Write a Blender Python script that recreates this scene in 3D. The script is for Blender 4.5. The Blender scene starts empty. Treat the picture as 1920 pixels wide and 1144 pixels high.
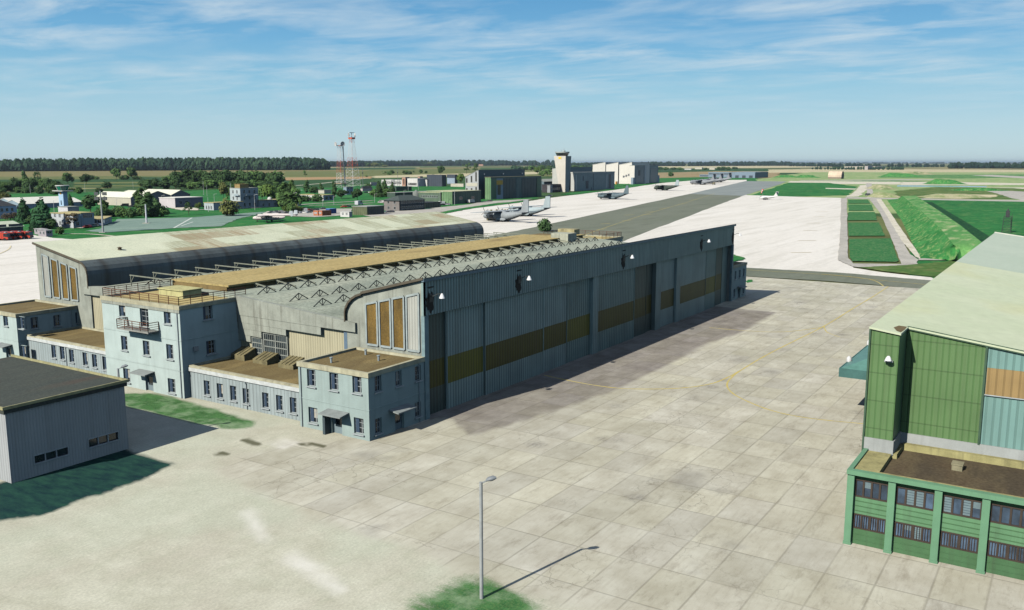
import bpy, bmesh, math, random
from mathutils import Vector, Matrix, noise

random.seed(7)
SC = bpy.context.scene
COL = SC.collection
R = math.radians

# ------------------------------------------------------------------ camera model (a photogrammetric solve of the photograph)
CAM_H = 30.0
FOC = 1663.0
PITCH = R(9.134)
HEAD = R(32.696)
_cp, _sp = math.cos(PITCH), math.sin(PITCH)
_F = (math.cos(HEAD), math.sin(HEAD))
_Rt = (math.sin(HEAD), -math.cos(HEAD))


def ray(u, v):
    x = (u - 960) / FOC
    y = (v - 572) / FOC
    fw = _cp - y * _sp
    return (_F[0] * fw + _Rt[0] * x, _F[1] * fw + _Rt[1] * x, -_sp - y * _cp)


def gp(u, v, z=0.0):
    """surveyed point: where the sight line of a photo pixel meets height z"""
    r = ray(u, v)
    t = (z - CAM_H) / r[2]
    return Vector((r[0] * t, r[1] * t, z))


def at(u, v, X=None, Y=None):
    r = ray(u, v)
    t = X / r[0] if X is not None else Y / r[1]
    return Vector((r[0] * t, r[1] * t, CAM_H + r[2] * t))


def zat(v, u, p):
    r = ray(u, v)
    return CAM_H + r[2] / math.hypot(r[0], r[1]) * math.hypot(p[0], p[1])


def ppm(p):
    """photo pixels per metre at p"""
    d = p[0] * _F[0] + p[1] * _F[1]
    return FOC / (d * _cp + (CAM_H - p[2]) * _sp)


# ------------------------------------------------------------------ object helpers
def new_obj(name, data=None):
    o = bpy.data.objects.new(name, data)
    COL.objects.link(o)
    return o


def tag(o, label=None, cat=None, group=None, kind=None):
    if label: o['label'] = label
    if cat: o['category'] = cat
    if group: o['group'] = group
    if kind: o['kind'] = kind
    return o


def thing(name, label, cat, loc=(0, 0, 0), rz=0.0, group=None):
    o = new_obj(name)
    o.location = loc
    o.rotation_euler = (0, 0, rz)
    o.empty_display_size = 1
    return tag(o, label, cat, group)


def dup(root, loc=None, rz=None, label=None, group=None, scale=None):
    r = root.copy()
    COL.objects.link(r)
    if loc is not None: r.location = loc
    if rz is not None: r.rotation_euler = (0, 0, rz)
    if scale is not None: r.scale = scale if hasattr(scale, '__len__') else (scale,) * 3
    if label: r['label'] = label
    if group: r['group'] = group
    for ch in list(root.children):
        c = ch.copy()
        COL.objects.link(c)
        c.parent = r
        for g in list(ch.children):
            d = g.copy()
            COL.objects.link(d)
            d.parent = c
    return r


def cpy(o, parent, loc, rz=None):
    """a copy of a part (with its sub-parts) under the same or another thing"""
    c = o.copy()
    COL.objects.link(c)
    c.parent = parent
    c.location = loc
    if rz is not None: c.rotation_euler = (0, 0, rz)
    for g in list(o.children):
        d = g.copy()
        COL.objects.link(d)
        d.parent = c
    return c


class MB:
    """mesh collector; off is subtracted from every point"""

    def __init__(s, off=(0, 0, 0)):
        s.v = []; s.f = []; s.m = []; s.sm = []
        s.o = Vector((off[0], off[1], off[2]))

    def add(s, vs, fs, mi=0, smooth=False):
        b = len(s.v)
        s.v += [tuple(Vector(p) - s.o) for p in vs]
        s.f += [tuple(i + b for i in f) for f in fs]
        s.m += [mi] * len(fs)
        s.sm += [smooth] * len(fs)
        return s

    def box(s, x0, x1, y0, y1, z0, z1, mi=0):
        vs = [(x0, y0, z0), (x1, y0, z0), (x1, y1, z0), (x0, y1, z0), (x0, y0, z1), (x1, y0, z1), (x1, y1, z1), (x0, y1, z1)]
        return s.add(vs, [(3, 2, 1, 0), (4, 5, 6, 7), (0, 1, 5, 4), (1, 2, 6, 5), (2, 3, 7, 6), (3, 0, 4, 7)], mi)

    def bar(s, p, q, w, h=None, mi=0):
        """rectangular bar between two points"""
        p = Vector(p); q = Vector(q); h = h or w
        d = (q - p).normalized()
        up = Vector((0, 0, 1)) if abs(d.z) < .95 else Vector((1, 0, 0))
        a = d.cross(up).normalized() * (w / 2)
        b = a.cross(d).normalized() * (h / 2)
        vs = [p + a + b, p - a + b, p - a - b, p + a - b, q + a + b, q - a + b, q - a - b, q + a - b]
        return s.add(vs, [(0, 1, 2, 3), (7, 6, 5, 4), (0, 4, 5, 1), (1, 5, 6, 2), (2, 6, 7, 3), (3, 7, 4, 0)], mi)

    def tube(s, p, q, r0, r1=None, n=8, mi=0, cap=True):
        p = Vector(p); q = Vector(q); r1 = r0 if r1 is None else r1
        d = (q - p).normalized()
        up = Vector((0, 0, 1)) if abs(d.z) < .95 else Vector((1, 0, 0))
        a = d.cross(up).normalized(); b = a.cross(d)
        vs = []
        for c, r in ((p, r0), (q, r1)):
            for i in range(n):
                t = 2 * math.pi * i / n
                vs.append(c + a * (math.cos(t) * r) + b * (math.sin(t) * r))
        fs = [(i, (i + 1) % n, n + (i + 1) % n, n + i) for i in range(n)]
        s.add(vs, fs, mi, True)
        if cap:
            s.add(vs[:n], [tuple(range(n - 1, -1, -1))], mi)
            s.add(vs[n:], [tuple(range(n))], mi)
        return s

    def prism(s, poly, ax, a0, a1, mi=0):
        """poly: list of 2d points; ax 'x' -> (y,z) extruded along x, 'y' -> (x,z), 'z' -> (x,y)"""
        n = len(poly)

        def P(p, a):
            return (a, p[0], p[1]) if ax == 'x' else (p[0], a, p[1]) if ax == 'y' else (p[0], p[1], a)
        vs = [P(p, a0) for p in poly] + [P(p, a1) for p in poly]
        fs = [tuple(range(n - 1, -1, -1)), tuple(range(n, 2 * n))]
        fs += [(i, (i + 1) % n, n + (i + 1) % n, n + i) for i in range(n)]
        return s.add(vs, fs, mi)

    def strip(s, path, ax, a0, a1, th, mi=0, smooth=True):
        """a bent sheet: open 2d path extruded, with thickness th (downwards/inwards along the path normal)"""
        n = len(path)
        inn = []
        for i, p in enumerate(path):
            q0 = path[max(0, i - 1)]; q1 = path[min(n - 1, i + 1)]
            d = Vector((q1[0] - q0[0], q1[1] - q0[1])).normalized()
            inn.append((p[0] + d.y * th, p[1] - d.x * th))
        return s.prism(list(path) + inn[::-1], ax, a0, a1, mi)

    def loft(s, secs, n=14, mi=0, cap=True, ax='x'):
        """secs: (x, yc, zc, ry, rz) ellipses along x (or along y with ax='y': (y, xc, zc, rx, rz))"""
        vs = []
        for (a, b, c, r1, r2) in secs:
            for i in range(n):
                t = 2 * math.pi * i / n
                if ax == 'x': vs.append((a, b + r1 * math.cos(t), c + r2 * math.sin(t)))
                elif ax == 'y': vs.append((b + r1 * math.cos(t), a, c + r2 * math.sin(t)))
                else: vs.append((b + r1 * math.cos(t), c + r2 * math.sin(t), a))
        fs = []
        for k in range(len(secs) - 1):
            for i in range(n):
                j = (i + 1) % n
                fs.append((k * n + i, k * n + j, (k + 1) * n + j, (k + 1) * n + i))
        s.add(vs, fs, mi, True)
        if cap:
            s.add(vs[:n], [tuple(range(n - 1, -1, -1))], mi)
            s.add(vs[-n:], [tuple(range(n))], mi)
        return s

    def build(s, name, mats, parent=None, normals=True):
        me = bpy.data.meshes.new(name)
        me.from_pydata(s.v, [], s.f)
        mats = mats if isinstance(mats, (list, tuple)) else [mats]
        for m in mats: me.materials.append(m)
        me.polygons.foreach_set('material_index', s.m)
        me.polygons.foreach_set('use_smooth', s.sm)
        if normals:
            bm = bmesh.new(); bm.from_mesh(me)
            bmesh.ops.recalc_face_normals(bm, faces=bm.faces)
            bm.to_mesh(me); bm.free()
        me.update()
        o = new_obj(name, me)
        if parent is not None: o.parent = parent
        return o


# ------------------------------------------------------------------ materials
def lin(r, g, b):
    f = lambda c: (c / 255 / 12.92) if c / 255 <= .04045 else ((c / 255 + .055) / 1.055) ** 2.4
    return (f(r), f(g), f(b))


class NT:
    """tiny node-graph helper"""

    def __init__(s, name):
        s.m = bpy.data.materials.new(name)
        s.m.use_nodes = True
        s.t = s.m.node_tree
        s.b = s.t.nodes['Principled BSDF']
        s.tc = s.t.nodes.new('ShaderNodeTexCoord')

    def n(s, typ, ins=None, **kw):
        nd = s.t.nodes.new(typ)
        for k, v in kw.items(): setattr(nd, k, v)
        for k, v in (ins or {}).items(): s.set(nd.inputs[k], v)
        return nd

    def set(s, sock, v):
        if isinstance(v, bpy.types.NodeSocket): s.t.links.new(v, sock)
        elif isinstance(v, (tuple, list)) and sock.type == 'RGBA': sock.default_value = (v[0], v[1], v[2], 1)
        else: sock.default_value = v

    def math(s, op, a, b=0.0, c=0.0, clamp=False):
        nd = s.n('ShaderNodeMath', operation=op, use_clamp=clamp)
        s.set(nd.inputs[0], a); s.set(nd.inputs[1], b); s.set(nd.inputs[2], c)
        return nd.outputs[0]

    def mix(s, f, a, b, mode='MIX'):
        nd = s.n('ShaderNodeMix', data_type='RGBA', blend_type=mode)
        nd.clamp_factor = True
        s.set(nd.inputs[0], f); s.set(nd.inputs[6], a); s.set(nd.inputs[7], b)
        return nd.outputs[2]

    def noise(s, scale, detail=4, vec=None, stretch=None, rough=.55, out=0):
        v = vec or s.tc.outputs['Object']
        if stretch:
            mp = s.n('ShaderNodeMapping'); s.set(mp.inputs['Vector'], v)
            mp.inputs['Scale'].default_value = stretch
            v = mp.outputs[0]
        nd = s.n('ShaderNodeTexNoise', {'Scale': scale, 'Detail': detail, 'Roughness': rough})
        s.set(nd.inputs['Vector'], v)
        return nd.outputs[out]

    def rng(s, f, a, b, c=0.0, d=1.0):
        nd = s.n('ShaderNodeMapRange', {'From Min': a, 'From Max': b, 'To Min': c, 'To Max': d})
        s.set(nd.inputs['Value'], f)
        return nd.outputs[0]

    def xyz(s, vec=None):
        nd = s.n('ShaderNodeSeparateXYZ'); s.set(nd.inputs[0], vec or s.tc.outputs['Object'])
        return nd.outputs

    def bump(s, h, strength=.3, dist=.05):
        nd = s.n('ShaderNodeBump', {'Strength': strength, 'Distance': dist})
        s.set(nd.inputs['Height'], h)
        s.t.links.new(nd.outputs[0], s.b.inputs['Normal'])

    def done(s, col, rough=.8, spec=.3, metal=0.0):
        s.set(s.b.inputs['Base Color'], col)
        s.set(s.b.inputs['Roughness'], rough)
        s.b.inputs['Specular IOR Level'].default_value = spec
        s.b.inputs['Metallic'].default_value = metal
        return s.m


def sc3(c, k):
    return tuple(min(.95, x * k) for x in c)


MATS = {}


def paint(name, c, var=.25, scale=.35, streak=.25, rough=.75, spec=.3, dirt=(.05, .045, .035), bump=.0):
    """painted / rendered wall: mottled tone, fine grain and vertical rain streaks"""
    if name in MATS: return MATS[name]
    g = NT(name)
    big = g.noise(scale, 5)
    fine = g.noise(scale * 14, 3)
    st = g.noise(1.0, 4, stretch=(1.7, 1.7, .09))
    oi = g.n('ShaderNodeObjectInfo').outputs['Random']
    k = g.math('ADD', g.rng(big, .3, .7, -var, var), g.rng(fine, .3, .7, -var * .35, var * .35))
    k = g.math('ADD', k, g.rng(oi, 0, 1, -.05, .05))
    k = g.math('ADD', k, 1.0)
    col = g.mix(1.0, c, g.n('ShaderNodeCombineColor', {'Red': k, 'Green': k, 'Blue': k}).outputs[0], 'MULTIPLY')
    col = g.mix(g.math('MULTIPLY', g.rng(st, .52, .75), streak), col, dirt)
    if bump: g.bump(fine, bump, .03)
    MATS[name] = g.done(col, rough, spec)
    return MATS[name]


def corrug(name, c, ax='y', period=.5, depth=.35, var=.12, streak=.25, groove=None, width=.22, rough=.55, hj=None, patches=None):
    """ribbed metal sheet; ribs vertical, spaced along local axis ax"""
    if name in MATS: return MATS[name]
    g = NT(name)
    o = g.xyz()
    a = {'x': o[0], 'y': o[1]}[ax]
    fr = g.math('FRACT', g.math('DIVIDE', a, period))
    d = g.math('ABSOLUTE', g.math('SUBTRACT', fr, .5))
    gm = g.rng(d, width * .5, width * .5 + .12, 1, 0)
    big = g.noise(.25, 4)
    wn = g.n('ShaderNodeTexWhiteNoise', noise_dimensions='1D')
    g.set(wn.inputs['W'], g.math('FLOOR', g.math('DIVIDE', a, period * 3)))
    st = g.noise(1.0, 4, stretch=(2.2, 2.2, .07))
    k = g.math('ADD', g.rng(big, .3, .7, -var, var), g.rng(wn.outputs[0], 0, 1, -var * .5, var * .5))
    k = g.math('ADD', k, 1.0)
    col = g.mix(1.0, c, g.n('ShaderNodeCombineColor', {'Red': k, 'Green': k, 'Blue': k}).outputs[0], 'MULTIPLY')
    if patches:
        pz = g.noise(.12, 3)
        col = g.mix(g.rng(pz, .5, .62, 0, .8), col, patches)
    col = g.mix(g.math('MULTIPLY', gm, depth), col, groove or sc3(c, .35))
    col = g.mix(g.math('MULTIPLY', g.rng(st, .5, .78), streak), col, (.06, .05, .035))
    if hj:
        hz = g.math('FRACT', g.math('DIVIDE', o[2], hj))
        hm = g.rng(g.math('ABSOLUTE', g.math('SUBTRACT', hz, .5)), .012, .03, .5, 0)
        col = g.mix(hm, col, sc3(c, .35))
    g.bump(gm, .5, -.06)
    MATS[name] = g.done(col, rough, .35)
    return MATS[name]


def roofm(name, c, c2, c3=None, scale=.25, stretch=(1, 1, 1), t3=.6, rough=.9, fine=.25, joints=None):
    """weathered flat roof: two tones plus a stain colour"""
    if name in MATS: return MATS[name]
    g = NT(name)
    n1 = g.noise(scale, 6, stretch=stretch, rough=.6)
    n2 = g.noise(scale * .45, 5, stretch=stretch)
    n3 = g.noise(scale * 12, 3)
    col = g.mix(g.rng(n1, .35, .68), c, c2)
    if c3: col = g.mix(g.rng(n2, t3, t3 + .12, 0, .85), col, c3)
    k = g.math('ADD', g.rng(n3, .3, .7, -fine, fine), 1.0)
    col = g.mix(1.0, col, g.n('ShaderNodeCombineColor', {'Red': k, 'Green': k, 'Blue': k}).outputs[0], 'MULTIPLY')
    if joints:
        o = g.xyz()
        fr = g.math('FRACT', g.math('DIVIDE', o[0], joints))
        j = g.rng(g.math('ABSOLUTE', g.math('SUBTRACT', fr, .5)), .01, .03, .45, 0)
        col = g.mix(j, col, sc3(c, .5))
    g.bump(n3, .25, .03)
    MATS[name] = g.done(col, rough, .2)
    return MATS[name]


def glass(name, c=(.012, .018, .024), rough=.12):
    if name in MATS: return MATS[name]
    g = NT(name)
    n1 = g.noise(.9, 2)
    oi = g.n('ShaderNodeObjectInfo').outputs['Random']
    k = g.math('MULTIPLY', g.rng(n1, .3, .7, .5, 1.8), g.rng(oi, 0, 1, .6, 1.6))
    col = g.mix(1.0, c, g.n('ShaderNodeCombineColor', {'Red': k, 'Green': k, 'Blue': k}).outputs[0], 'MULTIPLY')
    MATS[name] = g.done(col, rough, .6)
    return MATS[name]


def leafm(name, c, c2, hue=.3):
    if name in MATS: return MATS[name]
    g = NT(name)
    n1 = g.noise(.45, 3)
    n2 = g.noise(3.0, 2)
    oi = g.n('ShaderNodeObjectInfo').outputs['Random']
    col = g.mix(g.rng(n1, .35, .65), c, c2)
    k = g.math('ADD', g.rng(n2, .3, .7, -.3, .3), g.rng(oi, 0, 1, 1 - hue, 1 + hue))
    col = g.mix(1.0, col, g.n('ShaderNodeCombineColor', {'Red': k, 'Green': k, 'Blue': k}).outputs[0], 'MULTIPLY')
    m = g.done(col, .8, .15)
    MATS[name] = m
    return m


def groundm(name, cols, scale=.05, stretch=(1, 1, 1), fine=.3, rough=.95, angle=0.0, streak=None):
    """soil, crop or turf: blends of 2..3 colours at several sizes"""
    if name in MATS: return MATS[name]
    g = NT(name)
    mp = g.n('ShaderNodeMapping')
    g.set(mp.inputs['Vector'], g.tc.outputs['Object'])
    mp.inputs['Rotation'].default_value = (0, 0, angle)
    mp.inputs['Scale'].default_value = stretch
    n1 = g.noise(scale, 6, vec=mp.outputs[0], rough=.62)
    n2 = g.noise(scale * 3.7, 5, vec=mp.outputs[0], rough=.6)
    n3 = g.noise(scale * 30, 4)
    col = g.mix(g.rng(n1, .36, .64), cols[0], cols[1])
    if len(cols) > 2: col = g.mix(g.rng(n2, .5, .7), col, cols[2])
    k = g.math('ADD', g.rng(n3, .25, .75, -fine, fine), 1.0)
    col = g.mix(1.0, col, g.n('ShaderNodeCombineColor', {'Red': k, 'Green': k, 'Blue': k}).outputs[0], 'MULTIPLY')
    MATS[name] = g.done(col, rough, .1)
    return MATS[name]


def plain(name, c, rough=.6, spec=.4, metal=0.0, var=.15):
    if name in MATS: return MATS[name]
    g = NT(name)
    n1 = g.noise(1.3, 4)
    k = g.rng(n1, .3, .7, 1 - var, 1 + var)
    col = g.mix(1.0, c, g.n('ShaderNodeCombineColor', {'Red': k, 'Green': k, 'Blue': k}).outputs[0], 'MULTIPLY')
    MATS[name] = g.done(col, rough, spec, metal)
    return MATS[name]
# ------------------------------------------------------------------ camera, light, sky, air
cd = bpy.data.cameras.new('camera')
cam = new_obj('camera', cd)
cam.location = (0, 0, CAM_H)
cam.rotation_euler = (math.pi / 2 - PITCH, 0, HEAD - math.pi / 2)
cd.sensor_width = 36.0
cd.lens = FOC / 1920 * 36.0
cd.clip_end = 200000
cd.clip_start = .5
SC.camera = cam

SUN_AZ = R(-11.0)          # direction the light travels, measured from +X
SUN_EL = R(37.5)
ld = bpy.data.lights.new('sun', 'SUN')
ld.energy = 5.0
ld.angle = R(.5)
ld.color = (1.0, .95, .87)
sun = new_obj('sun', ld)
tr = Vector((math.cos(SUN_AZ) * math.cos(SUN_EL), math.sin(SUN_AZ) * math.cos(SUN_EL), -math.sin(SUN_EL)))
sun.rotation_euler = tr.to_track_quat('-Z', 'Y').to_euler()

W = bpy.data.worlds.new('World')
SC.world = W
W.use_nodes = True
wt = W.node_tree
bg = wt.nodes['Background']
sky = wt.nodes.new('ShaderNodeTexSky')
sky.sky_type = 'NISHITA'
sky.sun_disc = False
sky.sun_elevation = SUN_EL
sky.sun_rotation = math.atan2(-tr.x, -tr.y)
sky.altitude = 120
sky.air_density = 1.0
sky.dust_density = .35
sky.ozone_density = 2.2
# thin cirrus: noise on the plane of a high cloud deck
tcw = wt.nodes.new('ShaderNodeTexCoord')
sep = wt.nodes.new('ShaderNodeSeparateXYZ')
wt.links.new(tcw.outputs['Generated'], sep.inputs[0])


def wm(op, a, b=0.0, clamp=False):
    nd = wt.nodes.new('ShaderNodeMath'); nd.operation = op; nd.use_clamp = clamp
    for i, v in enumerate((a, b)):
        if isinstance(v, bpy.types.NodeSocket): wt.links.new(v, nd.inputs[i])
        else: nd.inputs[i].default_value = v
    return nd.outputs[0]


zc = wm('ADD', wm('MAXIMUM', sep.outputs[2], 0.0), .055)
cx = wm('DIVIDE', sep.outputs[0], zc)
cy = wm('DIVIDE', sep.outputs[1], zc)
cmb = wt.nodes.new('ShaderNodeCombineXYZ')
wt.links.new(cx, cmb.inputs[0]); wt.links.new(cy, cmb.inputs[1])


def wnoise(scale, detail, stretch, rot, rough=.6, dist=0.0):
    mp = wt.nodes.new('ShaderNodeMapping')
    mp.inputs['Rotation'].default_value = (0, 0, rot)
    mp.inputs['Scale'].default_value = stretch
    wt.links.new(cmb.outputs[0], mp.inputs['Vector'])
    nd = wt.nodes.new('ShaderNodeTexNoise')
    nd.inputs['Scale'].default_value = scale
    nd.inputs['Detail'].default_value = detail
    nd.inputs['Roughness'].default_value = rough
    nd.inputs['Distortion'].default_value = dist
    wt.links.new(mp.outputs[0], nd.inputs['Vector'])
    return nd.outputs[0]


def wr(v, a, b, c=0.0, d=1.0):
    nd = wt.nodes.new('ShaderNodeMapRange')
    wt.links.new(v, nd.inputs[0])
    for i, x in zip((1, 2, 3, 4), (a, b, c, d)): nd.inputs[i].default_value = x
    return nd.outputs[0]


c1 = wnoise(1.9, 8, (1.0, .62, 1), R(58), .60, .35)
c2 = wnoise(.62, 4, (1.0, .8, 1), R(-15), .5)
cl = wm('MULTIPLY', wr(c1, .40, .66), wr(c2, .38, .58, .22, 1.0), True)
fade = wr(sep.outputs[2], .03, .10)          # the deck thins out towards the horizon
cl = wm('MULTIPLY', wm('MULTIPLY', cl, fade), .72)
ramp_w = wt.nodes.new('ShaderNodeValToRGB')      # clear air: pale over the land, blue a few degrees up
wt.links.new(sep.outputs[2], ramp_w.inputs[0])
crw = ramp_w.color_ramp
for i, (p, c) in enumerate([(0.0, (.50, .66, .71)), (.035, (.42, .62, .715)), (.08, (.27, .535, .70)), (.13, (.15, .41, .66)), (.19, (.085, .30, .57)), (.3, (.05, .145, .29)), (.45, (.024, .064, .19)), (1.0, (.012, .032, .13))]):
    e = crw.elements[i] if i < 2 else crw.elements.new(p)
    e.position = p; e.color = (*c, 1)
sc_w = wt.nodes.new('ShaderNodeVectorMath'); sc_w.operation = 'SCALE'
wt.links.new(ramp_w.outputs[0], sc_w.inputs[0]); sc_w.inputs['Scale'].default_value = 10.0
hz = wr(sep.outputs[2], .2, .5, .9, .85)
mixh = wt.nodes.new('ShaderNodeMix'); mixh.data_type = 'RGBA'
wt.links.new(hz, mixh.inputs[0]); wt.links.new(sky.outputs[0], mixh.inputs[6])
wt.links.new(sc_w.outputs[0], mixh.inputs[7])
mixc = wt.nodes.new('ShaderNodeMix'); mixc.data_type = 'RGBA'
wt.links.new(cl, mixc.inputs[0]); wt.links.new(mixh.outputs[2], mixc.inputs[6])
mixc.inputs[7].default_value = (6.0, 7.0, 7.6, 1)
wt.links.new(mixc.outputs[2], bg.inputs['Color'])
bg.inputs['Strength'].default_value = .1

SC.view_settings.view_transform = 'Standard'
SC.view_settings.look = 'None'
SC.view_settings.exposure = 0.08
SC.view_settings.gamma = 1.0
SC.cycles.max_bounces = 4
SC.cycles.diffuse_bounces = 0
SC.cycles.glossy_bounces = 2
SC.cycles.volume_bounces = 0
SC.cycles.transparent_max_bounces = 8
SC.cycles.use_denoising = True

# ------------------------------------------------------------------ the ground and everything painted or laid on it
ZL = [0.0]


def nextz(d=.004):
    ZL[0] += d
    return ZL[0]


def sheet(name, px, mat, jit=0.0, sub=12, world=False, kind='structure', z=None):
    """a flat piece of ground; px = outline in surveyed photo points (or world xy)"""
    pts = [Vector((p[0], p[1], 0)) for p in px] if world else [gp(u, v) for u, v in px]
    z = nextz() if z is None else z
    out = []
    n = len(pts)
    rnd = random.Random(name + str(round(pts[0].x, 2)))
    for i in range(n):
        a, b = pts[i], pts[(i + 1) % n]
        d = b - a
        L = d.length
        k = max(1, min(sub, int(L / max(1.0, jit * 3)))) if jit else 1
        nrm = Vector((-d.y, d.x, 0)).normalized() if L else Vector()
        for j in range(k):
            t = j / k
            w = (math.sin(math.pi * t) if k > 1 else 0)
            out.append(a + d * t + nrm * (rnd.uniform(-1, 1) * jit * min(1, w * 2)))
    me = bpy.data.meshes.new(name)
    bm = bmesh.new()
    vs = [bm.verts.new((p.x, p.y, z)) for p in out]
    es = [bm.edges.new((vs[i], vs[(i + 1) % len(vs)])) for i in range(len(vs))]
    bmesh.ops.triangle_fill(bm, use_beauty=True, use_dissolve=False, edges=es, normal=(0, 0, 1))
    for f in bm.faces:
        if f.normal.z < 0: f.normal_flip()
    bm.to_mesh(me); bm.free()
    me.materials.append(mat)
    o = new_obj(name, me)
    tag(o, kind=kind)
    return o


LAWN = groundm('lawn_turf', [(.02, .14, .035), (.036, .19, .05), (.11, .23, .075)], .022, (1, 1.6, 1), .35)
MEADOWL = groundm('light_meadow', [(.2, .33, .12), (.34, .42, .19), (.46, .47, .26)], .008, (1, 3.0, 1), .2, angle=.5)
MEADOW = groundm('meadow_turf', [(.07, .15, .035), (.13, .19, .06), (.24, .24, .10)], .012, (1, 2.5, 1), .3, angle=.5)
STRAW = groundm('straw_soil', [(.52, .46, .28), (.62, .55, .36), (.38, .38, .19)], .01, (1, 3, 1), .15, angle=.5)
PALE = groundm('pale_gravel', [(.62, .58, .46), (.7, .66, .54), (.5, .46, .34)], .05, (1, 1, 1), .2)
TAN = groundm('tan_crop', [(.22, .2, .085), (.27, .23, .10), (.16, .18, .065)], .006, (.25, 4, 1), .2, angle=-.45)
OLIVE = groundm('olive_crop', [(.14, .17, .06), (.19, .2, .075), (.1, .14, .045)], .006, (.25, 4, 1), .2, angle=-.45)
DARKCROP = groundm('dark_crop', [(.03, .085, .032), (.045, .1, .035), (.06, .11, .04)], .008, (.25, 4, 1), .25, angle=-.45)
PEACH = groundm('ploughed_soil', [(.4, .26, .13), (.45, .3, .16), (.36, .25, .12)], .01, (.25, 4, 1), .15, angle=-.45)
FARCONC = groundm('far_concrete', [(.80, .765, .69), (.73, .695, .615), (.64, .61, .53)], .02, (.22, 2.2, 1), .08, angle=.28)
ASPH = groundm('asphalt', [(.17, .19, .14), (.2, .215, .165), (.15, .165, .125)], .03, (.3, 1.5, 1), .12)
ASPHL = groundm('asphalt_light', [(.25, .28, .27), (.29, .32, .3), (.22, .25, .24)], .02, (.3, 1.5, 1), .1)
OLDTAR = groundm('old_tarmac', [(.2, .29, .245), (.25, .34, .28), (.16, .24, .2)], .05, (.5, 1.5, 1), .15)
GREYROAD = groundm('grey_road', [(.44, .42, .37), (.52, .49, .43), (.36, .34, .29)], .06, (1, 1, 1), .15)
YELLOW = groundm('yellow_line', [(.60, .48, .13), (.56, .47, .19), (.48, .43, .24)], .4, (1, 1, 1), .25)
YELLOWF = groundm('faded_yellow', [(.50, .41, .13), (.42, .37, .14), (.30, .29, .15)], .2, (1, 1, 1), .25)
WHITEP = groundm('white_line', [(.66, .68, .62), (.58, .62, .56), (.5, .55, .5)], .4, (1, 1, 1), .15)

# base land to the horizon
me = bpy.data.meshes.new('ground')
bm = bmesh.new()
rings = [0, 200, 600, 1500, 4000, 10000, 25000, 60000]
prev = None
for r in rings:
    if r == 0:
        cur = [bm.verts.new((0, 0, 0))]
    else:
        cur = [bm.verts.new((r * math.cos(i * math.pi / 24), r * math.sin(i * math.pi / 24), 0)) for i in range(48)]
    if prev is not None:
        for i in range(48):
            j = (i + 1) % 48
            if len(prev) == 1: bm.faces.new((prev[0], cur[i], cur[j]))
            else: bm.faces.new((prev[i], cur[i], cur[j], prev[j]))
    prev = cur
bm.to_mesh(me); bm.free()
g_ = NT('open_land')
o_ = g_.tc.outputs['Object']
vor = g_.n('ShaderNodeTexVoronoi', {'Scale': .0011, 'Randomness': .9}, feature='F1', distance='CHEBYCHEV')
mp_ = g_.n('ShaderNodeMapping'); g_.set(mp_.inputs['Vector'], o_)
mp_.inputs['Rotation'].default_value = (0, 0, .45); mp_.inputs['Scale'].default_value = (.6, 1.5, 1)
g_.set(vor.inputs['Vector'], mp_.outputs[0])
ramp = g_.n('ShaderNodeValToRGB')
cr = ramp.color_ramp
cr.interpolation = 'CONSTANT'
for i, (p, c) in enumerate([(0, (.10, .14, .05)), (.2, (.2, .19, .085)), (.36, (.06, .115, .04)), (.5, (.42, .36, .19)), (.62, (.14, .16, .06)), (.78, (.3, .28, .13)), (.9, (.05, .1, .04))]):
    e = cr.elements[i] if i < 2 else cr.elements.new(p)
    e.position = p; e.color = (*c, 1)
g_.set(ramp.inputs[0], g_.n('ShaderNodeSeparateColor', {'Color': vor.outputs['Color']}).outputs[0])
nb = g_.noise(.02, 5)
k_ = g_.rng(nb, .3, .7, .75, 1.25)
land = g_.mix(1.0, ramp.outputs[0], g_.n('ShaderNodeCombineColor', {'Red': k_, 'Green': k_, 'Blue': k_}).outputs[0], 'MULTIPLY')
me.materials.append(g_.done(land, .95, .1))
tag(new_obj('ground', me), kind='structure')

# fields, far to near
sheet('field', [(-200, 334), (-200, 319.5), (600, 318.5), (900, 313), (900, 318), (600, 327)], TAN, 8)
sheet('field', [(-200, 340), (-200, 333), (360, 329), (360, 336)], OLIVE, 8)
sheet('field', [(530, 332), (530, 321.5), (1050, 319.5), (1050, 331)], OLIVE, 10)
sheet('field', [(520, 340), (520, 333.5), (700, 331), (700, 336)], PEACH, 6)
sheet('field', [(520, 350), (520, 338.5), (700, 335), (700, 345)], DARKCROP, 6)
sheet('field', [(587, 314.5), (587, 311.5), (634, 311), (634, 313.5)], STRAW, 8)
sheet('field', [(580, 319), (580, 315), (780, 314), (780, 318.5)], DARKCROP, 10)
sheet('field', [(690, 326), (690, 318), (900, 316), (900, 324)], OLIVE, 10)
sheet('field', [(700, 330), (800, 327), (1045, 321), (1045, 325.5), (900, 330), (700, 334)], STRAW, 6)
sheet('field', [(-200, 352), (-200, 338), (360, 335), (360, 352)], DARKCROP, 4)
sheet('field', [(140, 345), (140, 342), (300, 340.5), (300, 343.5)], OLIVE, 3)
sheet('field', [(140, 350), (140, 347.5), (280, 346.5), (280, 350)], OLIVE, 3)
sheet('field', [(1230, 328), (1230, 316), (1500, 316), (1500, 327)], DARKCROP, 8)
sheet('field', [(1230, 316.2), (1230, 312), (1560, 310.5), (1560, 314)], STRAW, 10)
sheet('field', [(1230, 336), (1230, 324), (1350, 321), (1460, 321.5), (1460, 334)], groundm('brown_soil', [(.3, .2, .1), (.42, .34, .2), (.16, .2, .07)], .012, (.3, 3, 1), .2, angle=-.45), 6)
sheet('field', [(1440, 324), (1440, 318), (1560, 316.8), (2100, 319), (2100, 324.5)], STRAW, 6)
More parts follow.
